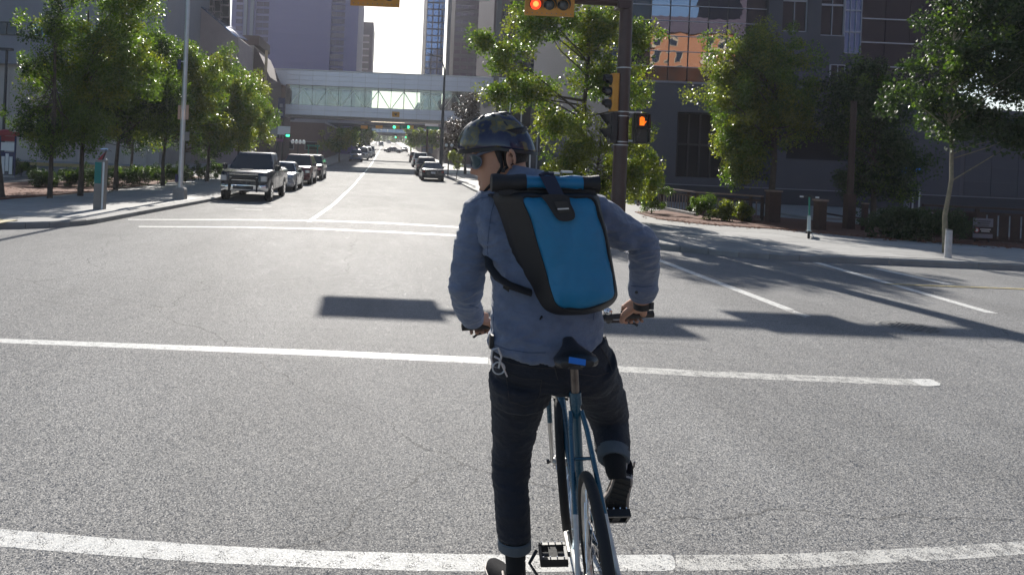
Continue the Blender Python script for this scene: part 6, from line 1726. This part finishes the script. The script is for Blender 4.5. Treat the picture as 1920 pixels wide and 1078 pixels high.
def hp(th, u, off=0.0):
    xf, xb, w_ = (float(np.interp(u, tabH[:, 0], tabH[:, k])) for k in (1, 2, 3))
    bm_ = float(np.interp(u, bumpT[:, 0], bumpT[:, 1]))
    sg_ = .20 if u < -.05 and u > -.1 else .17
    xc = (xf + xb) / 2 * 0 + min(xf * .2, 0.01); c, s_ = math.cos(th), math.sin(th)
    ax = (xf - xc) if c > 0 else (xc - xb); ex = 2 / 2.25
    x = xc + math.copysign(abs(c) ** ex, c) * (ax + off); y = math.copysign(abs(s_) ** ex, s_) * (w_ + off)
    t2 = math.atan2(math.sin(th), math.cos(th)); x += bm_ * math.exp(-(t2 / (sg_ if bm_ < .015 else .17)) ** 2)
    # eye sockets
    for e in (.46, -.46): x -= .008 * math.exp(-((t2 - e) / .2) ** 2 - ((u - .0) / .016) ** 2)
    return hc + (hf * x + hsd * y + hu * u) * HS
def hl(x, y, u): return hc + (hf * x + hsd * y + hu * u) * HS
body = MB()
us = np.linspace(-.134, .126, 84)
body.loft([[hp(2 * PI * j / 72, float(u)) for j in range(72)] for u in us])
# ears
for s_ in (1, -1):
    e0 = (-.034, s_ * .076, -.026)
    pts = [hl(e0[0] + .012 * math.cos(a) * 1.0 - .006 - .010 * math.sin(a) * .4, e0[1] + s_ * (.008 + .006 * (1 - math.cos(a)) * .5), e0[2] + .030 * math.sin(a)) for a in [R(-70) + R(290) * i / 12 for i in range(13)]]
    body.tube(pts, [.0055 + .002 * math.sin(PI * i / 12) for i in range(13)], 8)
    body.tube([hl(-.036, s_ * .070, -.006), hl(-.036, s_ * .078, -.024), hl(-.034, s_ * .076, -.042)], [.009, .012, .008], 8)
    body.tube([hl(-.032, s_ * .078, -.050), hl(-.030, s_ * .076, -.058)], [.008, .006], 8)
neck_b = W(972, 352, 3.0)
body.tube([hl(-.035, 0, .0), hl(-.03, 0, -.06), hl(-.025, 0, -.11).lerp(neck_b, .35), neck_b, neck_b + Vector((.0, .0, -.10))], [.05, .058, .060, .064, .075], 20)
# trunk, legs (under the clothes)
body.loft([ring_px(py, cx, hw, Y, hd, 28) for py, cx, hw, Y, hd in ((352, 975, 40, 3.0, .055), (375, 1000, 88, 3.0, .075), (400, 1010, 112, 2.98, .095), (450, 1014, 104, 2.95, .11), (520, 1016, 86, 2.91, .10), (600, 1020, 80, 2.87, .10), (660, 1024, 92, 2.86, .11), (712, 1032, 90, 2.87, .10))])
LEG_L = [(978, 680, 2.87, 52), (973, 740, 2.90, 50), (964, 800, 2.93, 41), (959, 860, 2.94, 34), (957, 900, 2.92, 32), (960, 960, 2.89, 31), (964, 1010, 2.88, 28)]
LEG_R = [(1092, 665, 2.87, 50), (1108, 700, 2.93, 48), (1128, 745, 3.01, 42), (1142, 785, 3.06, 36), (1146, 808, 3.03, 33), (1148, 830, 2.97, 31), (1150, 854, 2.925, 28)]
def shr(L_, k): return [(a, b, c, d * k) for a, b, c, d in L_]
tp(body, shr(LEG_L, .80) + [(966, 1040, 2.865, 16), (967, 1080, 2.85, 16)]); tp(body, shr(LEG_R, .78) + [(1153, 874, 2.88, 16), (1157, 894, 2.86, 13)])
# arms
ARM_L = [(925, 392, 3.0, 34), (899, 402, 3.0, 34), (888, 440, 2.99, 29), (881, 490, 2.98, 29), (873, 535, 2.99, 27), (875, 568, 3.06, 23), (886, 598, 3.12, 19)]
ARM_R = [(1095, 400, 3.0, 34), (1132, 412, 3.0, 33), (1168, 432, 3.0, 30), (1198, 449, 3.0, 27), (1206, 462, 3.0, 25.5), (1207, 490, 3.03, 24.5), (1206, 520, 3.08, 23.5), (1204, 556, 3.12, 20)]
tp(body, shr(ARM_L, .74)); tp(body, shr(ARM_R, .74))
def hand(grip_c, wrist, side, inward):
    """side=+1: outboard is +bar axis"""
    e = hba * side; up = Vector((0, 0, 1)); up = (up - e * up.dot(e)).normalized(); fw = Vector((0, 1, 0))
    P = lambda a, f_, u_: grip_c + e * a + fw * f_ + up * u_
    kn = []
    for j, (a, l, r_) in enumerate(((-.036, 1.0, .0105), (-.012, 1.08, .0108), (.012, 1.0, .0102), (.035, .85, .0090))):
        k0 = P(a, .004, .040); kn.append(k0)
        body.tube([k0, P(a - .002, .030 * l, .032), P(a - .003, .042 * l, .004), P(a - .004, .030 * l, -.024), P(a - .002, .004, -.033)], [r_ * 1.08, r_, r_ * .98, r_ * .94, r_ * .8], 10)
        body.tube([wrist + e * a * .35, wrist.lerp(k0, .5) + e * a * .15 + up * .004, k0], [.019, .0165, .0125], 12)
    body.tube([wrist, wrist.lerp(P(0, -.01, .03), .6), P(.0, -.012, .026)], [.026, .030, .022], 14)
    # heel of the hand and thumb wrapping from the inside
    body.tube([wrist.lerp(P(-.03, -.02, .02), .55), P(-.045, -.024, .016), P(-.060, -.014, -.004), P(-.058, .004, -.024), P(-.050, .020, -.030)], [.018, .0165, .0125, .0115, .009], 12)
    body.tube([wrist, P(.03, -.022, .014), P(.03, -.018, -.004)], [.02, .017, .012], 10)
WL, WR_ = W(886, 594, 3.11), W(1204, 562, 3.11)
hand(hbl.lerp(hbr, .088) + Vector((0, 0, 0)), WL, -1, 1); hand(hbl.lerp(hbr, .905), WR_, 1, -1)
tp(body, [(886, 585, 3.09, 14), (888, 600, 3.12, 14.5)]); tp(body, [(1204, 545, 3.10, 14), (1203, 572, 3.12, 14)])
bme = bake(body, .0036, 2)
pbody = attach(bme, 'body', 'skin', PR_)
# ---- hair below the helmet, eyebrows
hb_ = MB(); rows = []
for u in np.linspace(-.045, .075, 12):
    off = .006 + .004 * (u + .06) / .13
    rows.append([hp(R(98) + R(164) * j / 30, float(u), off if 0 < j < 30 else -.004) for j in range(31)])
hm = MB().loft(rows, cap=False, closed=False); 
# thickness
o_ = hm.build('hair', 'hair', PR_, True); sm = o_.modifiers.new('t', 'SOLIDIFY'); sm.thickness = .012; sm.offset = -1
for s_ in (1, -1):
    MB().tube([hp(s_ * R(92), .04, .003), hp(s_ * R(94), .01, .003), hp(s_ * R(95), -.03, .002)], [.012, .012, .006], 8, flat=.5).build('sideburn', 'hair', PR_, True)
    MB().tube([hp(s_ * R(15), .028, .001), hp(s_ * R(32), .032, .001), hp(s_ * R(50), .026, .001)], [.003, .0035, .002], 6).build('eyebrow', 'hair', PR_, True)
MB().tube([hp(-R(18), -.079, .0), hp(0, -.0795, .0005), hp(R(20), -.080, .0)], [.0015, .0028, .0015], 6).build('mouth', mat('lips', (0.28, 0.10, 0.08), .5), PR_, True)
# ---- helmet
def helm(th, ph, off=0.0):
    c, s_ = math.cos(th), math.sin(th)
    ax = .164 if c > 0 else .142
    cp = math.cos(ph) ** .82; sp = math.sin(ph) ** 1.05 if ph > 0 else 0
    base = .058 * max(0, c) - .018 * max(0, -c) + .034 * (1 - abs(c)) - .006
    ribs = 1 + .012 * math.cos(7 * th) * math.sin(2 * ph)
    x = -.004 + c * (ax + off) * cp * ribs; y = s_ * (.108 + off) * cp * ribs
    z = base + (.168 - base + off) * sp
    return hl(x / HS, y / HS, z / HS)
NH = 64
rings = [[helm(2 * PI * j / NH, ph) for j in range(NH)] for ph in np.linspace(0, PI / 2 - .02, 26)]
hel = MB(); hel.loft(rings, cap=True)
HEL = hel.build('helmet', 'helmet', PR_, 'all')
rim = [helm(2 * PI * j / NH, 0, .001) for j in range(NH)]; rim2 = [helm(2 * PI * j / NH, 0, -.022) + hu * .004 for j in range(NH)]; rim3 = [p - hu * .014 for p in rim]
MB().loft([rim, rim3, rim2], cap=False).build('helmet_rim', 'black', HEL, True)
def vent(th0, ph0, th1, ph1, w_):
    pts = []
    for i in range(7):
        t = i / 6; pts.append(helm(R(th0 + (th1 - th0) * t), R(ph0 + (ph1 - ph0) * t), -.0035))
    MB().tube(pts, [w_ * math.sin(PI * (.06 + .88 * i / 6)) for i in range(7)], 8).build('vent', 'black', HEL, True)
for a in (25, 60, 100, 140, -25, -60, -100, -140, 175): vent(a, 58, a * .96, 80, .010)
for a in (40, 118, -40, -118): vent(a, 34, a * .98, 52, .006)
# ---- sunglasses
GL = bpy.data.objects.new('sunglasses', None); COL.objects.link(GL); GL.parent = PR_; GL.location = hp(0, .0, .02) - base_of(PR_)
for s_ in (1, -1):
    outl = []
    for i in range(20):
        a = 2 * PI * i / 20
        outl.append((R(35) + R(25) * math.cos(a) * (1 if math.cos(a) < 0 else 1.0), -.006 + .0255 * math.copysign(abs(math.sin(a)) ** .8, math.sin(a)) - .003 * math.cos(a)))
    cpt = hp(s_ * R(35), -.006, .022)
    vs = [hp(s_ * t_, u_, .016) for t_, u_ in outl]
    MB().add(vs + [cpt], [(i, (i + 1) % 20, 20) for i in range(20)]).build('lens', 'lens', GL, 'all')
    MB().tube(vs + [vs[0]], .0026, 6).build('lens_frame', 'frame_plastic', GL, True)
    MB().tube([hp(s_ * R(54), .012, .017), hp(s_ * R(68), .017, .011), hp(s_ * R(84), .018, .009), hp(s_ * R(100), .019, .012), hp(s_ * R(125), .019, .016)], [.0075, .0065, .006, .0055, .004], 8, flat=1.0).build('temple', 'frame_plastic', GL, True)
MB().tube([hp(-R(13), .004, .014), hp(0, .010, .010), hp(R(13), .004, .014)], .003, 6).build('bridge', 'frame_plastic', GL, True)
# helmet straps
for s_ in (1, -1):
    MB().tube([hp(s_ * R(97), .045, .010), hp(s_ * R(97), .0, .007), hp(s_ * R(96), -.045, .006), hp(s_ * R(72), -.09, .004), hp(s_ * R(35), -.118, .003), hp(s_ * R(5), -.13, .004)], .0065, 8, flat=.35).build('chin_strap', 'strap', HEL, True)
    MB().tube([hp(s_ * R(128), .02, .012), hp(s_ * R(120), -.03, .012), hp(s_ * R(98), -.058, .009)], .0055, 8, flat=.35).build('chin_strap', 'strap', HEL, True)
    MB().box(hp(s_ * R(97), -.058, .009), (.012, .012, .016)).build('strap_buckle', 'black', HEL)

# ---- shirt
sh = MB()
def hem(x):
    return (x * .42 if x > 0 else -x * .12)
sh.loft([ring_px(668, 1020, 102, 2.86, .128, 44, tilt=hem), ring_px(650, 1020, 105, 2.86, .132, 44, tilt=lambda x: hem(x) * .8)] +
        [ring_px(py, cx, hw, Y, hd, 44) for py, cx, hw, Y, hd in ((605, 1024, 100, 2.865, .130), (550, 1024, 99, 2.89, .130), (500, 1021, 101, 2.92, .135), (450, 1012, 114, 2.95, .135), (412, 1008, 122, 2.98, .125), (388, 1004, 112, 2.99, .110), (368, 996, 86, 3.0, .090), (352, 984, 58, 3.0, .075), (340, 976, 46, 3.0, .068))])
tp(sh, ARM_L[:-1] + [(884, 590, 3.10, 22)], 22); tp(sh, ARM_R[:-1] + [(1204, 553, 3.105, 22.5)], 22)
tp(sh, [(960, 385, 3.0, 30), (905, 396, 3.0, 34)], 20); tp(sh, [(1060, 388, 3.0, 30), (1125, 404, 3.0, 34)], 20)
def shirt_disp(p):
    f = folds(.009, .0035, 5, 16, 3.1, 1.3)(p)
    # creases: across the sleeves at the elbows, fanning from the armpit, gathered above the hem
    for (cx_, cy_, ra) in ((1200, 465, .10), (1150, 440, .09), (877, 545, .09), (905, 450, .12), (950, 620, .10)):
        q_ = W(cx_, cy_, 3.0); d_ = (Vector((p.x, 0, p.z)) - Vector((q_.x, 0, q_.z))).length
        if d_ < ra * 2: f += .0085 * math.exp(-(d_ / ra) ** 2) * (1 - 2.2 * abs(noise.noise(Vector((p.x * 9 + p.z * 16, p.y * 8, p.z * 34 - p.x * 12)))))
    return f + .002 * math.sin(p.z * 60 + p.x * 30 + 3 * noise.noise(p * 9)) 
sme = bake(sh, .0058, 6, shirt_disp)
SHIRT = attach(sme, 'shirt', 'shirt', PR_)
# collar
col_in = [ring_px(py, cx, hw, Y, hd, 40, 2.1) for py, cx, hw, Y, hd in ((362, 984, 46, 2.995, .078), (318, 978, 39, 2.99, .068), (313, 978, 41, 2.985, .073), (340, 986, 54, 2.98, .095))]
for r_ in col_in:
    for v in r_: v.z += (v.x - W(980, 340, 3).x) * -.10
MB().loft(col_in, cap=False).build('collar', 'shirt', SHIRT, True)
for (a, b_) in (((884, 588, 3.10, 23.5), (886.5, 601, 3.125, 20.5)), ((1204, 538, 3.09, 23.5), (1204, 557, 3.11, 22.5))):
    MB().tube([W(*a[:3]), W(*b_[:3])], [a[3] * a[2] / F, b_[3] * b_[2] / F], 24).build('cuff', 'shirt', SHIRT, True)
for (x_, y_) in ((1193, 548), (1212, 547)):
    MB().disc(W(x_, y_, 3.045), .006, (0, -1, 0), .004, 12).build('button', 'steel_dark', SHIRT)
sl_ = MB().tube([W(1219, 470, 2.985), W(1221, 500, 3.01), W(1219, 545, 3.05)], .0016, 6).build('seam', 'strap_navy', SHIRT)
sbv = BVHTree.FromPolygons([tuple(v.co + base_of(PR_)) for v in sme.vertices], [tuple(p.vertices) for p in sme.polygons])
def cseam(px_pts, r_=.0016, material='shirt_seam'):
    pts = []
    for (a, b), (c, d) in zip(px_pts, px_pts[1:]):
        for i in range(6):
            h_ = sbv.ray_cast(Vector((0, 0, H)), (W(a + (c - a) * i / 6, b + (d - b) * i / 6, 1.0) - Vector((0, 0, H))).normalized())
            if h_[0] is not None: pts.append(h_[0] + Vector((0, -.0005, 0)))
    if len(pts) > 2: MB().tube(pts, r_, 5).build('seam', material, SHIRT, True)
M['shirt_seam'] = cloth_mat('shirt seam', (0.075, 0.10, 0.17), 900, .9, .1)
cseam([(928, 376), (921, 400), (917, 430), (914, 462), (915, 482)]); cseam([(884, 380), (900, 372), (925, 368)])
cseam([(926, 560), (925, 600), (928, 645)]); cseam([(928, 646), (950, 655), (990, 661), (1030, 661)], .0018)
cseam([(1112, 600), (1116, 575), (1118, 555)]); cseam([(880, 572), (900, 578)], .0018)
cseam([(1183, 536), (1206, 538), (1226, 536)], .0018)
# ---- jeans
jn = MB()
jn.loft([ring_px(py, cx, hw, Y, hd, 40) for py, cx, hw, Y, hd in ((612, 1026, 92, 2.87, .112), (640, 1026, 100, 2.865, .122), (672, 1030, 108, 2.865, .130), (700, 1036, 112, 2.87, .132), (722, 1040, 104, 2.88, .120))])
tp(jn, [(975, 660, 2.87, 52)] + LEG_L, 22); tp(jn, [(1085, 650, 2.87, 54)] + LEG_R, 22)
tp(jn, [(975, 705, 2.86, 57), (975, 745, 2.885, 54)], 20); tp(jn, [(1098, 680, 2.86, 56), (1108, 706, 2.90, 50)], 20)
def jean_disp(p):
    kz = math.exp(-((p.z - .45) / .13) ** 2) + .8 * math.exp(-((p.z - .80) / .07) ** 2) + .7 * math.exp(-((p.z - .18) / .08) ** 2)
    return folds(.0042, .002, 6, 20, 8.3, 2.2)(p) + kz * .0045 * (1 - 2 * abs(noise.noise(Vector((p.x * 8, p.y * 8, p.z * 38)))))
jme = bake(jn, .0058, 5, jean_disp)
JEANS = attach(jme, 'jeans', 'jeans', PR_)
bv = BVHTree.FromPolygons([tuple(v.co + base_of(PR_)) for v in jme.vertices], [tuple(p.vertices) for p in jme.polygons])
eye = Vector((0, 0, H))
def onto(bvh, px, py, off=.002, fallback=2.75):
    d = (W(px, py, 1.0) - eye).normalized(); h_ = bvh.ray_cast(eye, d)
    return (h_[0] - d * off) if h_[0] is not None else W(px, py, fallback)
def seam(px_pts, r_=.0013, material='stitch', name='stitching', parent=JEANS):
    pts = []
    for (a, b), (c, d) in zip(px_pts, px_pts[1:]):
        for i in range(6): pts.append(onto(bv, a + (c - a) * i / 6, b + (d - b) * i / 6))
    pts.append(onto(bv, *px_pts[-1])); MB().tube(pts, r_, 5).build(name, material, parent, True)
seam([(948, 697), (975, 709), (1016, 712), (1012, 740), (1004, 756), (985, 762), (955, 752), (948, 697)]); seam([(1010, 674), (1040, 690), (1046, 712)], .0018)
seam([(930, 672), (960, 682), (1010, 690), (1050, 690)], .0015); seam([(1080, 700), (1118, 706), (1142, 698)]); seam([(1120, 640), (1138, 668), (1148, 695)], .0018)
# belt, loops and carabiner
bpts = [onto(bv, 930 + 12 * i, 664 + 8 * math.sin(i / 10 * 2), .003) for i in range(8)]
MB().tube(bpts, .009, 8, flat=.4).build('belt', 'black', JEANS, True)
cp_ = [(923, 655), (934, 652), (940, 668), (935, 690), (925, 688), (921, 672), (923, 655)]
MB().tube([W(a, b, 2.745) for a, b in cp_], .0042, 8).build('carabiner', 'steel', PR_, True)
MB().tube([W(a, b, 2.74) for a, b in ((927, 668), (936, 673), (944, 690), (951, 706))], [.004, .004, .0035, .003], 8).build('key_ring', 'steel', PR_, True)
MB().ring(W(935, 690, 2.74), .022, .003, (0, 1, 0), 24, 6).build('key_ring', 'steel', PR_, True)
MB().box(W(921, 640, 2.80), (.014, .03, .05)).build('belt_clip', 'black', PR_)
# turned-up cuffs, socks
def ringed(name, p0, p1, r0, r1, material, parent=PR_, th=.006):
    b = MB(); a, c = W(*p0), W(*p1); d = (c - a).normalized()
    b.tube([a, a.lerp(c, .12), a.lerp(c, .88), c, c - d * .004], [r0 * .97, r0 + .003, r1 + .003, r1 * .97, r1 * .82], 28, cap=False)
    return b.build(name, material, parent, True)
ringed('trouser_cuff', (964, 1009, 2.88), (965, 1029, 2.88), .062, .061, 'cuff', JEANS); ringed('trouser_cuff', (1149, 841, 2.945), (1151, 863, 2.905), .061, .059, 'cuff', JEANS)
def tube_px(name, pts, material, n=20): return tp(MB(), pts, n).build(name, material, PR_, True)
tube_px('sock', [(965, 1005, 2.88, 22), (966, 1035, 2.865, 19.5), (967, 1062, 2.85, 18.5), (967, 1095, 2.84, 20)], 'sock'); tube_px('sock', [(1150, 850, 2.925, 23), (1153, 868, 2.89, 20), (1155, 884, 2.865, 19), (1158, 897, 2.855, 16)], 'sock')
# ---- shoes
def shoe(heel, fw, up, label):
    fw = fw.normalized(); up = (up - fw * up.dot(fw)).normalized(); sd_ = up.cross(fw)
    P = lambda x, y, z: heel + (fw * x + sd_ * y + up * z) * 1.08
    root = None
    out = [(0, .026), (.03, .034), (.08, .034), (.13, .038), (.18, .047), (.225, .045), (.262, .034), (.283, .015)]
    def outline(z, k=1.0, dx=0): return [P(x * 1.0 + dx, w_ * k, z) for x, w_ in out] + [P(x + dx, -w_ * k, z) for x, w_ in reversed(out)]
    upper = []
    for x, w_, h_ in ((0.0, .022, .070), (.015, .031, .085), (.06, .035, .088), (.10, .037, .078), (.14, .041, .062), (.19, .045, .048), (.235, .041, .038), (.27, .026, .028), (.280, .012, .022)):
        upper.append([P(x, w_ * math.copysign(abs(math.cos(a)) ** .8, math.cos(a)), .014 + max(0, math.sin(a)) ** .8 * h_) for a in [2 * PI * j / 20 for j in range(20)]])
    o = MB().loft(upper).build('shoe', 'shoe', PR_, True, label=label)
    MB().loft([outline(.006), outline(.013, 1.03), outline(.024, 1.0)]).build('sole_rim', 'foxing', o, True)
    MB().loft([outline(-.004, .78), outline(.0059, .80)]).build('outsole', 'outsole', o)
    for k in range(7): 
        x = .03 + .034 * k; MB().tube([P(x, -.028, -.005), P(x, .028, -.005)], .004, 5).build('tread_bar', 'outsole', o)
    MB().tube([P(.0, 0, .085), P(-.006, 0, .06), P(-.004, 0, .035)], .006, 6).build('heel_tab', 'foxing', o, True)
    MB().tube([P(.012, .030, .086), P(.05, .034, .094), P(.09, .024, .092)], .0045, 6).build('collar_edge', 'foxing', o, True)
    MB().tube([P(.012, -.030, .086), P(.05, -.034, .094), P(.09, -.024, .092)], .0045, 6).build('collar_edge', 'foxing', o, True)
    return o
shoe(Vector((W(967, 1085, 2.80).x, 2.76, .004)), Vector((-.16, 1, 0)), Vector((0, 0, 1)), 'left shoe flat on the ground')
a_ = R(54); fwR = Vector((.04, math.cos(a_), -math.sin(a_))).normalized()
upR = Vector((.34, math.sin(a_), math.cos(a_)))
ballp = cr_R - bl_ * .062 + upR * .030
shoe(ballp - fwR * .205 + Vector((-.012, 0, .008)), fwR, upR, 'right shoe with its heel lifted on the pedal')
# ---- watch
wa, wb = W(1203, 566, 3.118), W(1203.5, 577, 3.125)
MB().tube([wa, wb], [.0345, .0345], 28, flat=1.0).build('watch_strap', 'black', PR_, True)
MB().box((wa + wb) / 2 + Vector((.032, -.012, .002)), (.022, .034, .030), bev=.006).build('watch_case', 'steel_dark', PR_)

# ================================================================ THE BACKPACK
BP = thing('backpack', 'blue and black roll top backpack worn on the back of the cyclist', 'backpack', W(1060, 590, 2.76))
A_ = [(925, 362), (938, 410), (954, 460), (968, 505), (982, 552), (996, 584), (1020, 595), (1060, 596), (1100, 592), (1138, 577), (1155, 560), (1156, 540), (1147, 490), (1138, 440), (1128, 400), (1116, 362), (1060, 358), (990, 358)]
B_ = [(978, 368), (992, 410), (1006, 460), (1020, 505), (1033, 552), (1043, 574), (1058, 582), (1082, 584), (1108, 581), (1138, 568), (1152, 556), (1154, 538), (1146, 490), (1137, 440), (1126, 400), (1112, 368), (1070, 366), (1020, 366)]
def smooth_loop(L_, sub=4):
    n = len(L_); out = []
    for i in range(n):
        p0, p1, p2, p3 = (Vector(L_[(i + k) % n]) for k in (-1, 0, 1, 2))
        for s_ in range(sub):
            t = s_ / sub
            out.append(.5 * ((2 * p1) + (p2 - p0) * t + (2 * p0 - 5 * p1 + 4 * p2 - p3) * t * t + (3 * p1 - p0 - 3 * p2 + p3) * t ** 3))
    return out
As, Bs = smooth_loop(A_), smooth_loop(B_)
cA = sum(As, Vector((0, 0))) / len(As); cB = sum(Bs, Vector((0, 0))) / len(Bs)
def prg(L_, Y, c=None, k=1.0, sag=0.0):
    return [W(*( (c + (p - c) * k) if c is not None else p), Y) for p in L_]
def lerpL(t, g_=0): return [a.lerp(b, t) + (a.lerp(b, t) - cA.lerp(cB, t)).normalized() * g_ for a, b in zip(As, Bs)]
# the pack leans with the back: top further away
def lean(r_, am=.0): return r_
rings = [prg(As, 2.85, cA, .6), prg(As, 2.845, cA, .97), prg(lerpL(.04, 1), 2.82), prg(lerpL(.35, 1.5), 2.775), prg(lerpL(.7, 1.5), 2.72), prg(lerpL(.95, .5), 2.685), prg(Bs, 2.675, cB, .985), prg(Bs, 2.672, cB, .94)]
pk = MB().loft(rings)
pk.v = [tuple(Vector(v) + Vector((0, 0, 0)) + Vector((0, .0, .0)) + Vector((.003, .004, 0)) * noise.noise(Vector(v) * 18)) for v in pk.v]
PACK = pk.build('pack_body', 'pack_black', BP, 'all')
rings = [prg(Bs, 2.676, cB, .968), prg(Bs, 2.668, cB, .962), prg(Bs, 2.662, cB, .93), prg(Bs, 2.652, cB, .80), prg(Bs, 2.645, cB, .6), prg(Bs, 2.641, cB, .4), prg(Bs, 2.640, cB, .2), prg(Bs, 2.640, cB, .03)]
fp = MB().loft(rings)
def fpd(v):
    v = Vector(v); d = noise.noise(Vector((v.x * 9, 0, v.z * 7))) * .013 + noise.noise(Vector((v.x * 22, 3, v.z * 16))) * .006
    low = math.exp(-((v.z - W(1095, 556, 2.66).z) / .025) ** 2) * .010
    return tuple(v + Vector((0, -1, 0)) * (d + low - .006))
fp.v = [fpd(v) for v in fp.v]
FRONT = fp.build('front_panel', 'pack_blue', BP, 'all')
# welded piping round the panel
lp_ = prg(Bs, 2.668, cB, .975); MB().tube(lp_ + [lp_[0]], .003, 6, cap=False).build('piping', 'pack_black', FRONT, True)
# roll top
def roll(px0_, px1_, material, name, r_px, ends=False):
    n_ = 8; pts = []; rad = []
    for i in range(n_ + 1):
        x = px0_ + (px1_ - px0_) * i / n_; y = 343 + (x - 922) * .012
        pts.append(W(x, y, 2.745)); rad.append((r_px + 1.2 * math.sin(x * .13)) * 2.745 / F)
    return MB().tube(pts, rad, 22, up=(0, 0, 1), flat=1.0).build(name, material, BP, True)
rl = MB()
roll(921, 985, 'pack_black', 'roll_end', 16.5); roll(984, 1092, 'pack_blue', 'roll_top', 15); roll(1091, 1122, 'pack_black', 'roll_end', 15.5)
for k, (dy, rr) in enumerate(((-9, .006), (10, .006))):
    MB().tube([W(987 + i * 10.4, 343 + dy + i * .2, 2.725) for i in range(11)], rr, 6).build('roll_fold', 'pack_black' if k else 'pack_blue', BP, True)
MB().loft([prg([Vector(p) for p in ((930, 350), (1117, 350), (1117, 366), (936, 366))], Y) for Y in (2.83, 2.725)]).build('collar_panel', 'pack_black', BP)
# rounded black patch with strap and buckle
def slab(name, poly, Y, th, material, parent=BP, sub=3, Y2=None):
    L_ = smooth_loop(poly, sub) if sub else [Vector(p) for p in poly]
    ys = [p.y for p in L_]; a, b = min(ys), max(ys)
    Yf = (lambda p: Y + ((Y2 if Y2 is not None else Y) - Y) * (p.y - a) / (b - a))
    r0 = [W(p.x, p.y, Yf(p)) for p in L_]; r1 = [W(p.x, p.y, Yf(p) - th) for p in L_]
    return MB().loft([r0, r1]).build(name, material, parent)
pt = slab('patch', [(1016, 366), (1062, 366), (1070, 382), (1078, 400), (1076, 411), (1064, 415), (1050, 414), (1042, 408), (1034, 396), (1024, 380)], 2.668, .026, 'pack_black', BP, 3, 2.655)
slab('strap', [(1012, 330), (1040, 329), (1051, 352), (1064, 377), (1062, 381), (1040, 381), (1036, 378), (1024, 354)], 2.722, .014, 'strap_navy', BP, 0, 2.652)
slab('buckle', [(1038, 378), (1064, 377), (1072, 398), (1048, 400)], 2.642, .012, 'black', BP, 0)
slab('buckle_bar', [(1045, 391), (1066, 390), (1067, 392.5), (1046, 393.5)], 2.629, .004, 'steel', BP, 0)
MB().tube([W(1013, 330, 2.735), W(1020, 326.5, 2.745), W(1038, 326.5, 2.745)], .009, 6).build('strap_top', 'strap_navy', BP)
for (a, b_) in (((1028, 331), (1048, 331)), ((1052, 327), (1072, 330))):
    MB().box((W(*a, 2.75) + W(*b_, 2.75)) / 2 + Vector((0, 0, .012)), (.04, .02, .008)).build('metal_tab', 'steel', BP)
# shoulder straps
def webbing(name, pts, w_, th=.25, material='strap'):
    return MB().tube([W(*p) for p in pts], w_, 10, flat=th).build(name, material, BP, True)
webbing('shoulder_strap', [(914, 478, 2.90), (918, 500, 2.80), (934, 521, 2.75), (958, 536, 2.735), (996, 549, 2.745)], [.013, .017, .019, .019, .018], .5)
webbing('shoulder_strap', [(935, 372, 2.86), (925, 366, 2.93), (922, 372, 3.02), (918, 400, 3.11), (912, 440, 3.10), (912, 475, 2.98), (915, 482, 2.90)], .022, .3)
webbing('shoulder_strap', [(1105, 375, 2.86), (1100, 370, 2.93), (1098, 380, 3.05), (1102, 430, 3.12), (1115, 480, 3.0), (1118, 520, 2.88)], .022, .3)
slab('strap_adjuster', [(946, 526), (958, 530), (954, 548), (943, 540)], 2.768, .014, 'black', BP, 0)
MB().tube([W(1008, 590, 2.75), W(1012, 600, 2.74), W(1016, 593, 2.73)], .004, 6).build('bottom_loop', 'strap', BP)
